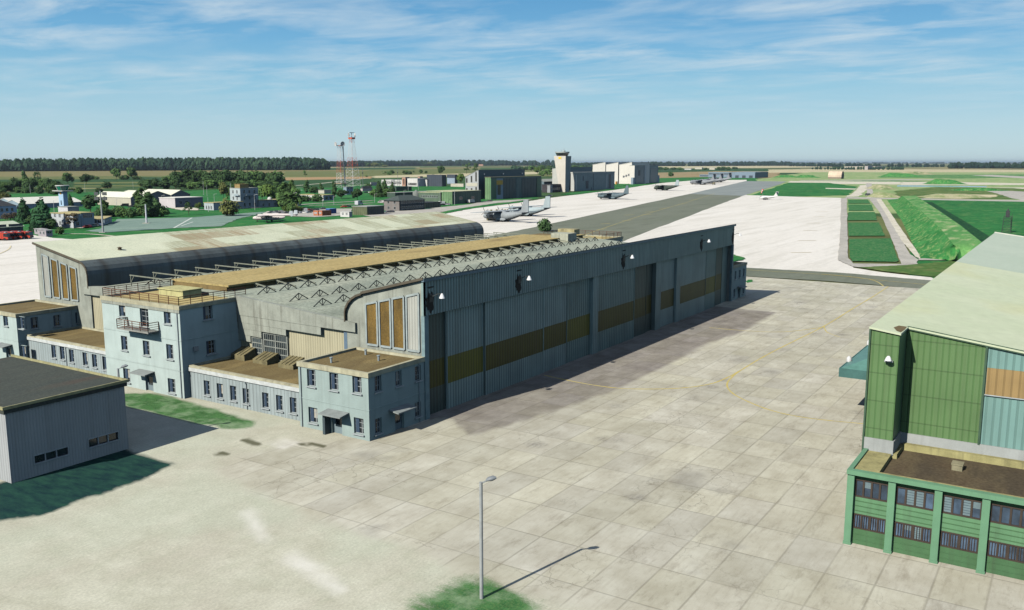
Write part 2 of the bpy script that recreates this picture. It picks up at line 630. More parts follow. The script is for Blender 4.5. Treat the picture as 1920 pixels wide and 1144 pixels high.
sheet('field', [(1400, 368), (1400, 337), (1442, 334), (1475, 328), (1520, 322.8), (2100, 323.5), (2100, 400), (1440, 400)], MEADOWL, 4)
sheet('field', [(1640, 333), (1700, 328), (2100, 326), (2100, 331), (1800, 335)], groundm('mid_meadow', [(.06, .2, .06), (.12, .27, .09), (.3, .38, .17)], .01, (1, 3, 1), .25, angle=.5), 6)
sheet('field', [(1560, 341), (1640, 337.5), (1740, 340), (1700, 343), (1600, 343)], MATS['mid_meadow'], 5)
sheet('road', [(1820, 329), (1860, 328), (1960, 333), (2100, 335.5), (2100, 338), (1960, 337)], GREYROAD, 2)
sheet('road', [(1500, 339.2), (1500, 338.2), (1700, 336.3), (1790, 337), (1700, 338.2)], GREYROAD, 2)
sheet('lawn', [(-220, 470), (-220, 366), (0, 364), (400, 356), (560, 350), (700, 346), (870, 349), (1000, 362), (1010, 372), (845, 402), (150, 455)], LAWN, 4)
sheet('lawn', [(1130, 366), (1130, 345), (1240, 334), (1420, 330), (1420, 340)], LAWN, 4)
sheet('lawn', [(230, 336), (230, 331), (620, 340), (620, 352), (500, 352)], DARKCROP, 4)

# straw and gravel stretches on the right
sheet('gravel_path', [(1479, 344.5), (1479, 339.5), (1690, 341), (1690, 346)], PALE, 3)
sheet('gravel_path', [(1690, 347), (1690, 341), (1770, 341.5), (1930, 344), (1930, 347)], PALE, 3)
sheet('gravel_path', [(1780, 354.5), (1840, 352), (2000, 351.5), (2000, 355.5)], PALE, 2)
sheet('meadow', [(1680, 374), (1680, 358), (1760, 351), (1900, 353), (2000, 362), (2000, 374)], MEADOW, 3)
sheet('gravel_path', [(1730, 372), (1790, 364.5), (1870, 365.5), (1870, 369), (1800, 373)], STRAW, 2)
sheet('canal', [(1682, 350), (1682, 347.6), (1850, 349.4), (1850, 351.2)], plain('canal_water', (.2, .3, .36), .15, .6), 0)
sheet('road', [(1850, 358.5), (1895, 358.2), (2000, 365), (2000, 379), (1915, 376)], GREYROAD, 1.5)
sheet('lawn', [(1728, 376), (1728, 372), (1900, 377), (2050, 382), (2050, 600), (1760, 600), (1700, 500)], LAWN, 2)
sheet('road', [(1585, 372.6), (1585, 369.6), (1760, 373.2), (2000, 377), (2000, 380.2), (1760, 375.6)], GREYROAD, 1)
sheet('lawn', [(1402, 368.5), (1479, 342.5), (1553, 343), (1609, 350.4), (1591, 366.5), (1500, 369)], LAWN, 2)
sheet('gravel_path', [(1548, 354.2), (1548, 352.6), (1608, 354), (1602, 355.8)], PALE, 0)
sheet('gravel_path', [(1586, 369.5), (1606, 357), (1612, 348), (1632, 346), (1628, 354), (1610, 368.5)], PALE, 1.5)
sheet('asphalt_road', [(1626, 372), (1624, 344), (1634, 344), (1638, 372)], GREYROAD, .6)

# far apron, the taxiway that splits it, the cross strip
sheet('apron', [(-260, 620), (-260, 441), (0, 439.5), (60, 441), (100, 447), (170, 452), (260, 447), (500, 425), (845, 399.5), (900, 388.5), (985, 378.8), (1018, 373.2),
                (1150, 356.8), (1240, 343.5), (1300, 338.6), (1400, 337.4), (1400, 366.2), (1500, 369.5), (1583, 371.6), (1583, 400), (1580, 440), (1575, 488),
                (1600, 503), (1650, 511), (1745, 521), (1750, 527), (1400, 503), (1340, 560)], FARCONC, .8)
sheet('taxiway', [(860, 455), (1000, 427), (1292.6, 364), (1392.8, 367.6), (1335, 389), (1182, 447.6), (1090, 482)], ASPH, .5)
sheet('taxiway', [(1292.6, 364), (1398.7, 339.7), (1475, 340.5), (1460, 346.6), (1392.8, 367.6)], ASPHL, .5)
sheet('taxiway', [(1200, 500), (1400, 503), (1570, 512), (1760, 528), (1900, 545), (1900, 570), (1725, 542.5), (1550, 528), (1400, 519), (1200, 515)], ASPH, .4)


def line(name, px, w, mat, world=False, z=None):
    """painted line of width w metres through surveyed points"""
    pts = [Vector((p[0], p[1], 0)) for p in px] if world else [gp(u, v) for u, v in px]
    # smooth the path
    dense = []
    for i in range(len(pts) - 1):
        p0 = pts[max(0, i - 1)]; p1 = pts[i]; p2 = pts[i + 1]; p3 = pts[min(len(pts) - 1, i + 2)]
        for k in range(6):
            t = k / 6
            dense.append(.5 * ((2 * p1) + (p2 - p0) * t + (2 * p0 - 5 * p1 + 4 * p2 - p3) * t * t + (3 * p1 - p0 - 3 * p2 + p3) * t ** 3))
    dense.append(pts[-1])
    z = nextz() if z is None else z
    mb = MB()
    vs = []
    for i, p in enumerate(dense):
        d = (dense[min(i + 1, len(dense) - 1)] - dense[max(i - 1, 0)]).normalized()
        nrm = Vector((-d.y, d.x, 0)) * (w / 2)
        vs += [(p.x + nrm.x, p.y + nrm.y, z), (p.x - nrm.x, p.y - nrm.y, z)]
    mb.add(vs, [(2 * i, 2 * i + 1, 2 * i + 3, 2 * i + 2) for i in range(len(dense) - 1)])
    o = mb.build(name, mat)
    for f in o.data.polygons:
        if f.normal.z < 0: o.data.flip_normals(); break
    return tag(o, kind='structure')


line('taxiway_marking', [(1090, 443), (1160, 419), (1215, 401), (1290, 379), (1340, 363)], .4, YELLOWF)
for (u, v) in [(1128, 430.5), (1135, 420), (1175, 414), (1180, 403.5), (1212, 403), (1217, 398), (1245, 391), (1280, 383), (1300, 375)]:
    d = 9
    line('taxiway_marking', [(u - d, v + .6), (u + d, v - .4)], .9, YELLOWF)
line('taxiway_marking', [(1400, 507.5), (1550, 516.5), (1640, 526), (1740, 535.5)], .3, YELLOW)
line('taxiway_marking', [(1540, 515), (1600, 520.5), (1640, 528), (1660, 541)], .3, YELLOW)
for (u, v, d) in [(1502, 474.5, 19), (1513, 452, 17), (1519, 433, 13), (1525, 419, 13), (1535, 407, 11), (1540, 397.5, 12)]:
    line('apron_marking', [(u - d, v + .4), (u + d, v - .2)], .7, groundm('apron_dash', [(.62, .52, .28), (.66, .57, .36), (.55, .48, .3)], .3))
line('apron_marking', [(-30, 490), (14, 470), (20, 462)], .4, groundm('faint_yellow', [(.72, .62, .36), (.76, .68, .45)], .2))

# old tarmac stand at the left, access roads
sheet('old_tarmac', [(160, 434), (187, 430), (221, 411.5), (360, 408.5), (424, 403.5), (472, 399.3), (560, 395), (560, 398), (480, 403.5), (445, 411.5), (415, 425), (340, 428), (200, 437)], OLDTAR, .8)
line('white_marking', [(326, 428.5), (360, 409.2)], .9, WHITEP)
line('white_marking', [(340, 424.5), (362, 417)], .7, WHITEP)
line('gravel_path', [(110, 439), (170, 440), (215, 444)], 1.6, PALE)
line('gravel_path', [(555, 348.5), (600, 344.5), (640, 340), (690, 334.5)], 5, PALE)
line('gravel_path', [(552, 353), (570, 352.8)], 5, PALE)
line('gravel_path', [(640, 350), (700, 346)], 4, PALE)
line('road', [(370, 394), (430, 392.5), (520, 388), (590, 382.5), (700, 376.5)], 4.5, GREYROAD)
line('road', [(580, 386), (640, 384.5), (700, 381)], 3.5, GREYROAD)
sheet('car_park', [(490, 404), (500, 397), (600, 392), (660, 392), (655, 404), (590, 408)], GREYROAD, .6)
sheet('car_park', [(680, 404), (740, 397), (800, 392), (880, 384), (905, 378.5), (1000, 373.5), (870, 392), (800, 402), (720, 411)], GREYROAD, .6)
sheet('lawn', [(770, 410), (860, 392), (935, 381), (982, 378.3), (975, 380.5), (890, 391), (845, 399), (790, 412)], LAWN, .6)
sheet('lawn', [(1050, 365.8), (1065, 362.3), (1100, 358.6), (1135, 358.6), (1120, 360.6), (1080, 365.8)], LAWN, .5)
sheet('lawn', [(1150, 351.8), (1152, 347), (1186, 344.5), (1176, 347.6)], LAWN, .4)
sheet('gravel_path', [(320, 391), (330, 388), (372, 391), (372, 395), (340, 395)], PALE, .6)
sheet('gravel_path', [(140, 428), (150, 424), (160, 426), (155, 429)], PALE, 0)

# the drive beside the right apron: kerb strip, turf cells, service road, cream shoulder
sheet('kerb_strip', [(1577, 372), (1588, 371.4), (1589, 440), (1590, 485), (1600, 496), (1700, 497), (1718, 492), (1722, 498), (1680, 508.5), (1640, 507), (1598, 501.5), (1571, 489), (1575, 440)], GREYROAD, .25)
sheet('service_road', [(1630, 374.5), (1643, 373.8), (1672, 420), (1706, 478), (1722, 489), (1716, 496), (1690, 497), (1668, 440), (1650, 400)], GREYROAD, .12)
sheet('cream_shoulder', [(1643, 374), (1652, 373.8), (1686, 425), (1724, 480), (1726, 487), (1716, 483), (1690, 452), (1670, 418)], PALE, .15)
sheet('verge', [(1610, 503), (1700, 499), (1790, 491), (1860, 488), (1860, 522), (1750, 521), (1660, 511)], MEADOW, .4)
sheet('road', [(1722, 489.5), (1722, 486.5), (1860, 486), (1860, 490)], GREYROAD, .2)
CELLS = [[(1589.5, 375), (1627, 375), (1632, 382.5), (1590.5, 382.5)], [(1590.8, 384.5), (1634, 384.5), (1638, 396), (1591, 396)],
         [(1591, 398.6), (1640, 398.6), (1644.5, 414.2), (1589, 414.4)], [(1590, 418.6), (1648, 418.4), (1659, 443.5), (1591, 443.8)],
         [(1592, 449.5), (1670, 448.5), (1685, 491), (1680, 493), (1598, 491.5), (1593, 484)]]
for c in CELLS: sheet('lawn', c, groundm('cell_turf', [(.026, .15, .045), (.055, .19, .06), (.17, .25, .11)], .2, (1, 1.5, 1), .35), .25)

# ------------------------------------------------------------------ near apron and yard: one sheet, two surfaces with ragged edges
NX0, NX1, NY0, NY1, NS = 18.0, 229.2, -40.0, 145.6, .8
nx = int((NX1 - NX0) / NS); ny = int((NY1 - NY0) / NS)


def sdist(poly, x, y):
    d = 1e9; ins = False
    n = len(poly)
    for i in range(n):
        ax, ay = poly[i]; bx, by = poly[(i + 1) % n]
        ex, ey = bx - ax, by - ay
        t = max(0, min(1, ((x - ax) * ex + (y - ay) * ey) / (ex * ex + ey * ey + 1e-9)))
        d = min(d, math.hypot(x - ax - ex * t, y - ay - ey * t))
        if (ay > y) != (by > y) and x < (bx - ax) * (y - ay) / (by - ay) + ax: ins = not ins
    return d if ins else -d


def smooth(d, w):
    t = max(0, min(1, d / (2 * w) + .5))
    return t * t * (3 - 2 * t)


SLAB = [(46, -60), (50, 24), (48, 34), (50.4, 41), (50.3, 49), (52.2, 61), (54, 69), (57.5, 70.2), (66, 68.8), (69, 64), (72, 64), (186, 64), (186, 84), (300, 84), (300, -60)]
DIRTS_AND_SHADOW = [  # grass, dark soil, a painted-in shadow and bare white patches in the yard
    ('g', [(67.6, 103), (69.4, 99), (68.4, 87), (67.4, 78.5), (65.6, 77.3), (63.7, 80), (63.4, 88), (63.6, 98), (65, 103)], .9),
    ('m', [(36, 83.5), (53.4, 82.5), (53.2, 73.9), (48, 72.8), (39, 72.4), (35, 75)], .8),  # shadow on the ground beside the shed, painted in as dark turf
    ('g', [(43.2, 35.2), (46.2, 36.4), (48.6, 35.2), (49.4, 32), (48.4, 28.8), (44, 27), (41, 31)], 1.7),
    ('d', [(61.8, 74.9), (62.9, 74.6), (62.2, 71.2), (61.0, 71.2)], .4),
    ('d', [(57.2, 73.4), (58.2, 73.3), (58.1, 71.9), (57.3, 71.8)], .4),
    ('w', [(62.4, 71.2), (64.8, 70.9), (64.4, 68.2), (62.0, 68.4)], .35),
    ('w', [(43.9, 49.4), (45.2, 48.7), (43.0, 41.2), (41.9, 41.2)], .6),
    ('w', [(48.5, 58.5), (49.3, 58.2), (45.8, 52.2), (45, 52.5)], .7),
    ('d', [(64.3, 68.4), (65.4, 67.6), (65.9, 64.9), (64.8, 65.2)], .5),
    ('k', [(76.6, 66), (80.8, 60.4), (76.5, 54.6), (88, 52), (104, 49.8), (140, 50.5), (150, 49.2), (176, 50), (177, 66)], .35),
]
BB = [(min(p[0] for p in po) - 4, max(p[0] for p in po) + 4, min(p[1] for p in po) - 4, max(p[1] for p in po) + 4) for _, po, _ in DIRTS_AND_SHADOW]
vs, fs = [], []
cols = []
for j in range(ny + 1):
    y = NY0 + j * NS
    for i in range(nx + 1):
        x = NX0 + i * NS
        vs.append((x, y, 0))
        wob = noise.noise(Vector((x * .35, y * .35, 0))) * .8
        s = 1.0 if (x > 80 and y < 58) else smooth(sdist(SLAB, x, y) + wob, .9)
        g = d = w = k = shadow_w = 0.0
        if x < 190:
            for (kk, po, ww), b_ in zip(DIRTS_AND_SHADOW, BB):
                if not (b_[0] < x < b_[1] and b_[2] < y < b_[3]): continue
                if kk == 'k':
                    k = max(k, smooth(sdist(po, x, y), ww))
                    continue
                if x > 85: continue
                v = smooth(sdist(po, x, y) + wob * ww, ww)
                if kk == 'g': g = max(g, v)
                elif kk == 'd': d = max(d, v)
                elif kk == 'm': shadow_w = max(shadow_w, v)
                else: w = max(w, v)
        cols.append((s, g, d, w, k, shadow_w))
for j in range(ny):
    for i in range(nx):
        a = j * (nx + 1) + i
        fs.append((a, a + 1, a + nx + 2, a + nx + 1))
me = bpy.data.meshes.new('apron')
me.from_pydata(vs, [], fs)
a1 = me.color_attributes.new('zone', 'FLOAT_COLOR', 'POINT')
a2 = me.color_attributes.new('zone_two', 'FLOAT_COLOR', 'POINT')
a1.data.foreach_set('color', [c for q in cols for c in (q[0], q[1], q[2], 1)])
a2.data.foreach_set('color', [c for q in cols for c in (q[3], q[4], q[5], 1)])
g = NT('near_ground')
o = g.xyz()
A1 = g.n('ShaderNodeVertexColor', layer_name='zone').outputs['Color']
A2 = g.n('ShaderNodeVertexColor', layer_name='zone_two').outputs['Color']
s1 = g.n('ShaderNodeSeparateColor', {'Color': A1}).outputs
s2 = g.n('ShaderNodeSeparateColor', {'Color': A2}).outputs
# slabs 5.75 x 3.46 m
ux = g.math('DIVIDE', g.math('SUBTRACT', o[0], 69.4), 5.75)
uy = g.math('DIVIDE', g.math('SUBTRACT', o[1], 10.2), 3.46)
wob = g.math('MULTIPLY', g.math('SUBTRACT', g.noise(.9, 4), .5), .012)
ux = g.math('ADD', ux, wob); uy = g.math('ADD', uy, wob)
fx = g.math('ABSOLUTE', g.math('SUBTRACT', g.math('FRACT', g.math('ADD', ux, .5)), .5))
fy = g.math('ABSOLUTE', g.math('SUBTRACT', g.math('FRACT', g.math('ADD', uy, .5)), .5))
jx = g.rng(fx, .006, .019, 1, 0); jy = g.rng(fy, .009, .03, 1, 0)
jn = g.rng(g.noise(.16, 4), .3, .6, .35, 1.0)
joint = g.math('MULTIPLY', g.math('MAXIMUM', jx, jy), jn)
cell = g.n('ShaderNodeCombineXYZ', {'X': g.math('FLOOR', ux), 'Y': g.math('FLOOR', uy)}).outputs[0]
wn = g.n('ShaderNodeTexWhiteNoise', noise_dimensions='2D'); g.set(wn.inputs['Vector'], cell)
sv = g.n('ShaderNodeSeparateColor', {'Color': wn.outputs['Color']}).outputs
m1 = g.noise(.28, 7, rough=.68)
m2 = g.noise(.07, 4)
m3 = g.noise(2.2, 6, rough=.7, stretch=(.6, 1.6, 1))
m4 = g.noise(.55, 6, rough=.72, stretch=(.45, 1.3, 1))
conc = g.mix(g.rng(m1, .35, .66), (.47, .445, .345), (.575, .56, .455))
conc = g.mix(g.rng(m4, .54, .72, 0, .75), conc, (.31, .28, .21))
conc = g.mix(g.math('MULTIPLY', g.rng(m3, .55, .72, 0, .42), g.rng(m1, .62, .42)), conc, (.24, .215, .16))
kk = g.math('ADD', g.rng(sv[0], 0, 1, .91, 1.07), g.rng(m2, .35, .65, -.06, .06))
tint = g.n('ShaderNodeCombineColor', {'Red': kk, 'Green': kk, 'Blue': g.math('MULTIPLY', kk, g.rng(sv[1], 0, 1, .97, 1.03))}).outputs[0]
conc = g.mix(1.0, conc, tint, 'MULTIPLY')
# the older, greyer strip of slabs along the hangar doors
old = g.mix(g.rng(m1, .35, .66), (.19, .17, .148), (.33, .305, .265))
old = g.mix(1.0, old, tint, 'MULTIPLY')
conc = g.mix(g.math('MULTIPLY', s2[1], g.rng(m2, .3, .6, .72, 1.0)), conc, old)
vc = g.n('ShaderNodeTexVoronoi', {'Scale': .42, 'Randomness': 1.0}, feature='DISTANCE_TO_EDGE')
wv = g.n('ShaderNodeVectorMath', operation='ADD')
g.set(wv.inputs[0], g.tc.outputs['Object']); g.set(wv.inputs[1], g.noise(1.4, 5, out=1))
g.set(vc.inputs['Vector'], wv.outputs[0])
crack = g.math('MULTIPLY', g.rng(vc.outputs['Distance'], .004, .018, 1, 0), g.rng(g.noise(.09, 3), .52, .64))
conc = g.mix(g.math('MULTIPLY', crack, .5), conc, (.13, .115, .085))
spot = g.n('ShaderNodeTexVoronoi', {'Scale': .13, 'Randomness': 1.0}, feature='F1'); g.set(spot.inputs['Vector'], wv.outputs[0])
conc = g.mix(g.math('MULTIPLY', g.rng(spot.outputs['Distance'], .05, .2, 1, 0), g.rng(m3, .4, .6, .15, .6)), conc, (.16, .15, .14))
stk = g.noise(1.0, 5, stretch=(.35, 2.6, 1), rough=.7)
conc = g.mix(g.rng(stk, .5, .7, 0, .4), conc, (.36, .33, .25))
stn = g.noise(.11, 3)
conc = g.mix(g.rng(stn, .63, .73, 0, .4), conc, (.25, .24, .21))
conc = g.mix(g.math('MULTIPLY', joint, .38), conc, (.12, .105, .075))
# yard of crushed stone
d1 = g.noise(.35, 7, rough=.66, stretch=(1, .7, 1)); d2 = g.noise(.1, 4); d3 = g.noise(5, 4, rough=.7)
yard = g.mix(g.rng(d1, .35, .65), (.50, .49, .375), (.62, .61, .485))
yard = g.mix(g.rng(d2, .46, .66, 0, .6), yard, (.50, .47, .37))
yard = g.mix(g.rng(m4, .5, .7, 0, .5), yard, (.44, .45, .33))
yard = g.mix(g.rng(m2, .48, .62, 0, .45), yard, (.52, .56, .43))
kd = g.math('ADD', g.rng(d3, .25, .75, .8, 1.16), g.rng(m3, .3, .7, -.07, .07))
yard = g.mix(1.0, yard, g.n('ShaderNodeCombineColor', {'Red': kd, 'Green': kd, 'Blue': kd}).outputs[0], 'MULTIPLY')
col = g.mix(s1[0], yard, conc)
col = g.mix(g.math('MULTIPLY', s2[0], g.rng(m1, .3, .65, .25, .85)), col, (.80, .78, .70))
dm = g.rng(g.math('ADD', s1[2], g.math('MULTIPLY', g.math('SUBTRACT', d1, .5), .7)), .3, .8)
col = g.mix(g.math('MULTIPLY', dm, .9), col, (.10, .10, .055))
g1 = g.noise(.8, 5, rough=.7, stretch=(1.6, .5, 1)); g2 = g.noise(6, 4, rough=.75)
turf = g.mix(g.rng(g1, .35, .65), (.022, .095, .028), (.07, .21, .065))
turf = g.mix(g.rng(g2, .45, .7, 0, .6), turf, (.2, .27, .1))
turf = g.mix(g.rng(m1, .46, .64, 0, .7), turf, (.30, .40, .24))
gm = g.rng(g.math('ADD', s1[1], g.math('MULTIPLY', g.math('ADD', g.math('SUBTRACT', g1, .5), g.math('SUBTRACT', g2, .5)), .8)), .25, .75)
col = g.mix(gm, col, turf)
shadow_turf = g.mix(g.rng(g1, .35, .65), (.006, .028, .032), (.02, .075, .05))  # shadow beside the shed, put into the turf colour
shadow_turf = g.mix(g.rng(g2, .5, .75, 0, .35), shadow_turf, (.03, .07, .11))
shadow_mask = g.rng(g.math('ADD', s2[2], g.math('MULTIPLY', g.math('SUBTRACT', g1, .5), .7)), .25, .75)
col = g.mix(shadow_mask, col, shadow_turf)
g.bump(g.math('ADD', g.math('MULTIPLY', g.math('MULTIPLY', joint, s1[0]), -1.0), g.math('ADD', g.math('MULTIPLY', m3, .4), g.math('MULTIPLY', g.math('MULTIPLY', gm, g2), 2.0))), .35, .04)
me.materials.append(g.done(col, .93, .15))
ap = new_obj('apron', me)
ap.location.z = nextz()
tag(ap, kind='structure')

line('apron_marking', [(1665, 540), (1640, 557), (1600, 581), (1545, 615), (1450, 663), (1395, 695), (1372, 712), (1363, 726), (1372, 741), (1400, 757), (1450, 776), (1520, 790), (1640, 802)], .25, YELLOW)
line('apron_marking', [(1545, 615), (1547, 622), (1553, 628), (1575, 636)], .18, YELLOW)
line('apron_marking', [(1392, 697), (1365, 712), (1330, 725), (1270, 733), (1180, 734), (1120, 728), (1060, 717), (1020, 708)], .28, YELLOW)
line('apron_marking', [(1330, 618), (1400, 624), (1470, 626), (1545, 617)], .24, YELLOW)
sheet('lawn', [(186.0, 63.6), (194.8, 63.6), (197.5, 66), (197, 76), (186, 78)], LAWN, .5, world=True)
sheet('lawn', [(1372, 494), (1374, 479), (1392, 484), (1398, 487), (1390, 490)], LAWN, .5)
sheet('lawn', [(1400, 533), (1401, 527), (1411, 527), (1411, 531)], LAWN, .3)


# ------------------------------------------------------------------ banks and mounds
def bank(name, rows, mat, nu=40, nv=14, amp=.35, freq=.25):
    """rows: polylines (lists of 3d points) from one foot over the crest to the other foot"""
    def samp(line, t):
        k = t * (len(line) - 1)
        i = min(int(k), len(line) - 2)
        return line[i].lerp(line[i + 1], k - i)
    mb = MB()
    vs = []
    for a in range(nu + 1):
        pts = [samp(r, a / nu) for r in rows]
        for b in range(nv + 1):
            p = samp(pts, b / nv)
            e = min(1, 4 * min(b, nv - b) / nv) * min(1, 6 * min(a + .6, nu - a + .6) / nu)
            h = noise.fractal(Vector((p.x * freq * .5, p.y * freq, 3)), 1.0, 2.0, 4) * amp * e
            vs.append((p.x, p.y, p.z + h))
    fs = [(a * (nv + 1) + b, a * (nv + 1) + b + 1, (a + 1) * (nv + 1) + b + 1, (a + 1) * (nv + 1) + b) for a in range(nu) for b in range(nv)]
    mb.add(vs, fs, 0, True)
    o = mb.build(name, mat)
    if sum(f.normal.z for f in o.data.polygons) < 0: o.data.flip_normals()
    return tag(o, kind='structure')


BANK = groundm('bank_turf', [(.028, .17, .04), (.065, .27, .07), (.27, .38, .14)], .10, (.5, 1.6, 1), .35)
zt = ZL[0] + .01
C1 = [gp(1662, 374.5), gp(1690, 412), gp(1706, 446), gp(1724, 487), gp(1775, 489), gp(1780, 490)]
C2 = [gp(1683, 373, 2), gp(1712, 408, 2.2), gp(1740, 442, 2.4), gp(1766, 472, 2), gp(1790, 486, 1.2), gp(1794, 491)]
C3 = [gp(1692, 367.5, 5), gp(1730, 398, 5), gp(1765, 430, 5), gp(1788, 459, 5), gp(1800, 468, 3.5), gp(1806, 492)]
C4 = [gp(1717, 367, 5), gp(1762, 396, 5), gp(1800, 422, 5), gp(1842, 455, 5), gp(1862, 470, 3.5), gp(1880, 493)]
C5 = [p + Vector((1, -5, -p.z)) for p in C4[:5]] + [gp(1900, 493)]
TOPT = groundm('bank_top_turf', [(.06, .24, .06), (.14, .33, .10), (.42, .47, .24)], .06, (.35, 1.4, 1), .3)
SIDE = groundm('bank_dark_turf', [(.008, .05, .022), (.02, .085, .03), (.04, .11, .035)], .2, (.5, 1.6, 1), .35)  # darker green turf for the right slope and the strip beside it
bank('berm', [C1, C2, C3], BANK, 60, 16, 1.1, .22)
bank('berm', [C3, [a.lerp(b, .5) for a, b in zip(C3, C4)], C4], TOPT, 60, 10, .25, .22)
bank('berm', [C4, C5], SIDE, 60, 6, .25, .22)
for a_, b_ in zip(C5[:-2], C5[1:-1]):
    n_ = Vector((.2, -6.5, 0))
    sheet('turf_strip', [(a_.x, a_.y + 1), (b_.x, b_.y + 1), (b_.x + n_.x, b_.y + n_.y), (a_.x + n_.x, a_.y + n_.y)], SIDE, 0, world=True)  # flat dark green strip along the foot of the right slope
def mound(name, u0, u1, vb, h, depth, mat, amp=1.0):
    a, b = gp(u0, vb), gp(u1, vb)
    d = (b - a); n = Vector((-d.y, d.x, 0)).normalized()
    if n.dot(Vector((_F[0], _F[1], 0))) < 0: n = -n
    q = lambda t, s, z: a + d * t + n * depth * s + Vector((0, 0, z))
    return bank(name, [[q(.02, 0, 0), q(.3, 0, 0), q(.7, 0, 0), q(.98, 0, 0)], [q(0, .35, 0), q(.28, .35, h), q(.66, .35, h * .95), q(1, .35, 0)],
                       [q(0, .65, 0), q(.28, .65, h), q(.6, .65, h * .9), q(1, .65, 0)], [q(.02, 1, 0), q(.3, 1, 0), q(.7, 1, 0), q(.98, 1, 0)]], mat, 22, 10, amp, .05)


mound('earth_mound', 1748, 1822, 346, 7, 40, BANK)
mound('earth_mound', 1660, 1740, 332, 8, 60, BANK)
mound('earth_mound', 1690, 1765, 327.5, 7, 60, groundm('dry_bank', [(.4, .38, .22), (.12, .2, .07), (.5, .46, .3)], .03, (1, 1, 1), .3))
mound('earth_mound', 1495, 1545, 333.5, 6, 40, BANK)
mound('earth_mound', 1455, 1505, 333.0, 5, 40, BANK)
mound('earth_mound', 1640, 1700, 371, 4, 30, groundm('dry_bank2', [(.42, .4, .24), (.2, .27, .1), (.5, .46, .3)], .08, (1, 1, 1), .3), .5)
mound('earth_mound', 1655, 1690, 356, 5, 60, MATS['dry_bank'], .6)
mound('earth_mound', 1735, 1870, 371, 3, 30, MATS['dry_bank2'], .5)
mound('earth_mound', 1795, 1905, 358, 3, 30, BANK, .5)
# ------------------------------------------------------------------ near buildings
WALLB = paint('wall_blue_grey', (.335, .42, .395), .08, .5, .12, .8, bump=.15)
WALLB2 = paint('wall_pale_blue', (.44, .53, .50), .08, .5, .12, .8, bump=.15)
CONCW = paint('concrete_grey', (.30, .32, .27), .22, .5, .55, .9, dirt=(.07, .06, .045), bump=.3)
COPING = paint('coping_cream', (.44, .42, .29), .2, .8, .3, .9)
WHITE = plain('white_paint', (.40, .44, .44), .55)
BLUESL = plain('slat_blue', (.045, .075, .12), .6)
GLASS = glass('window_glass')
GLASSB = glass('window_glass_blue', (.045, .075, .115), .08)
RUST = paint('rusty_rail', (.14, .06, .035), .3, 2, .3, .8)
DARKM = plain('dark_steel', (.035, .04, .04), .6)
STEEL = plain('grey_steel', (.36, .38, .37), .5)
BROWNR = roofm('brown_roof', (.16, .12, .055), (.21, .165, .075), (.30, .23, .10), .35, (.6, 1.8, 1), .56)
SPINER = roofm('spine_roof', (.40, .31, .13), (.47, .37, .16), (.27, .2, .09), .18, (.5, 1.8, 1), .6)
DECKR = roofm('deck_roof', (.42, .33, .13), (.50, .42, .2), None, .5)
MIDR = roofm('lattice_roof', (.31, .35, .28), (.42, .44, .34), (.22, .25, .2), .22, (.25, 1, 1), .52, joints=3.88)
REARR = roofm('rear_roof', (.62, .66, .49), (.68, .70, .52), (.56, .6, .42), .12, (1, 1, 1), .55, fine=.08)
DRUMR = corrug('drum_roof', (.10, .12, .12), 'x', 5.9, .55, .25, .5, (.05, .04, .03), .03, .6)
CREAMC = corrug('cream_corrugated', (.46, .43, .29), 'y', .42, .30, .08, .2, width=.2)
GREYC = corrug('grey_corrugated', (.42, .43, .38), 'y', .42, .3, .08, .3, width=.2)
LOWC = corrug('low_wing_cladding', (.34, .40, .40), 'y', .6, .35, .10, .35, width=.12)
DOORM = [corrug('door_teal', (.24, .345, .315), 'x', .62, .75, .14, .35, width=.36),
         corrug('door_light', (.33, .43, .395), 'x', .55, .7, .14, .35, width=.32),
         corrug('door_dark', (.085, .12, .105), 'x', .62, .5, .12, .45, width=.34)]
HEADM = corrug('header_teal', (.26, .355, .335), 'x', .55, .75, .14, .35, width=.36)
YELM = [corrug('amber_sheet', (.085, .085, .016), 'x', .62, .6, .12, .4, width=.34),
        corrug('amber_sheet_bright', (.155, .155, .025), 'x', .55, .6, .12, .4, width=.3)]
AMBERW = roofm('amber_glazing', (.13, .088, .03), (.24, .155, .045), (.085, .06, .025), .5, (1.2, 1.2, .35), .5, .45, joints=None)


def wall_holes(mb, plane, a0, a1, z0, z1, holes, depth, const, into, mi=0, mr=None):
    """a wall face with recessed openings. plane 'x': face at x=const, along y; plane 'y': face at y=const, along x.
    into: +1/-1 the way the recess goes. Openings get reveals of the given depth."""
    mr = mi if mr is None else mr
    As = sorted(set([a0, a1] + [h[0] for h in holes] + [h[1] for h in holes]))
    Zs = sorted(set([z0, z1] + [h[2] for h in holes] + [h[3] for h in holes]))
    P = (lambda a, z, d=0: (const + into * d, a, z)) if plane == 'x' else (lambda a, z, d=0: (a, const + into * d, z))
    for i in range(len(As) - 1):
        for j in range(len(Zs) - 1):
            ca, cz = (As[i] + As[i + 1]) / 2, (Zs[j] + Zs[j + 1]) / 2
            if ca < a0 or ca > a1 or cz < z0 or cz > z1: continue
            if any(h[0] < ca < h[1] and h[2] < cz < h[3] for h in holes): continue
            mb.add([P(As[i], Zs[j]), P(As[i + 1], Zs[j]), P(As[i + 1], Zs[j + 1]), P(As[i], Zs[j + 1])], [(0, 1, 2, 3)], mi)
    for h in holes:
        q = [(h[0], h[2]), (h[1], h[2]), (h[1], h[3]), (h[0], h[3])]
        for k in range(4):
            p, r = q[k], q[(k + 1) % 4]
            mb.add([P(*p), P(*r), P(*r, depth), P(*p, depth)], [(0, 1, 2, 3)], mr)


WINCACHE = {}


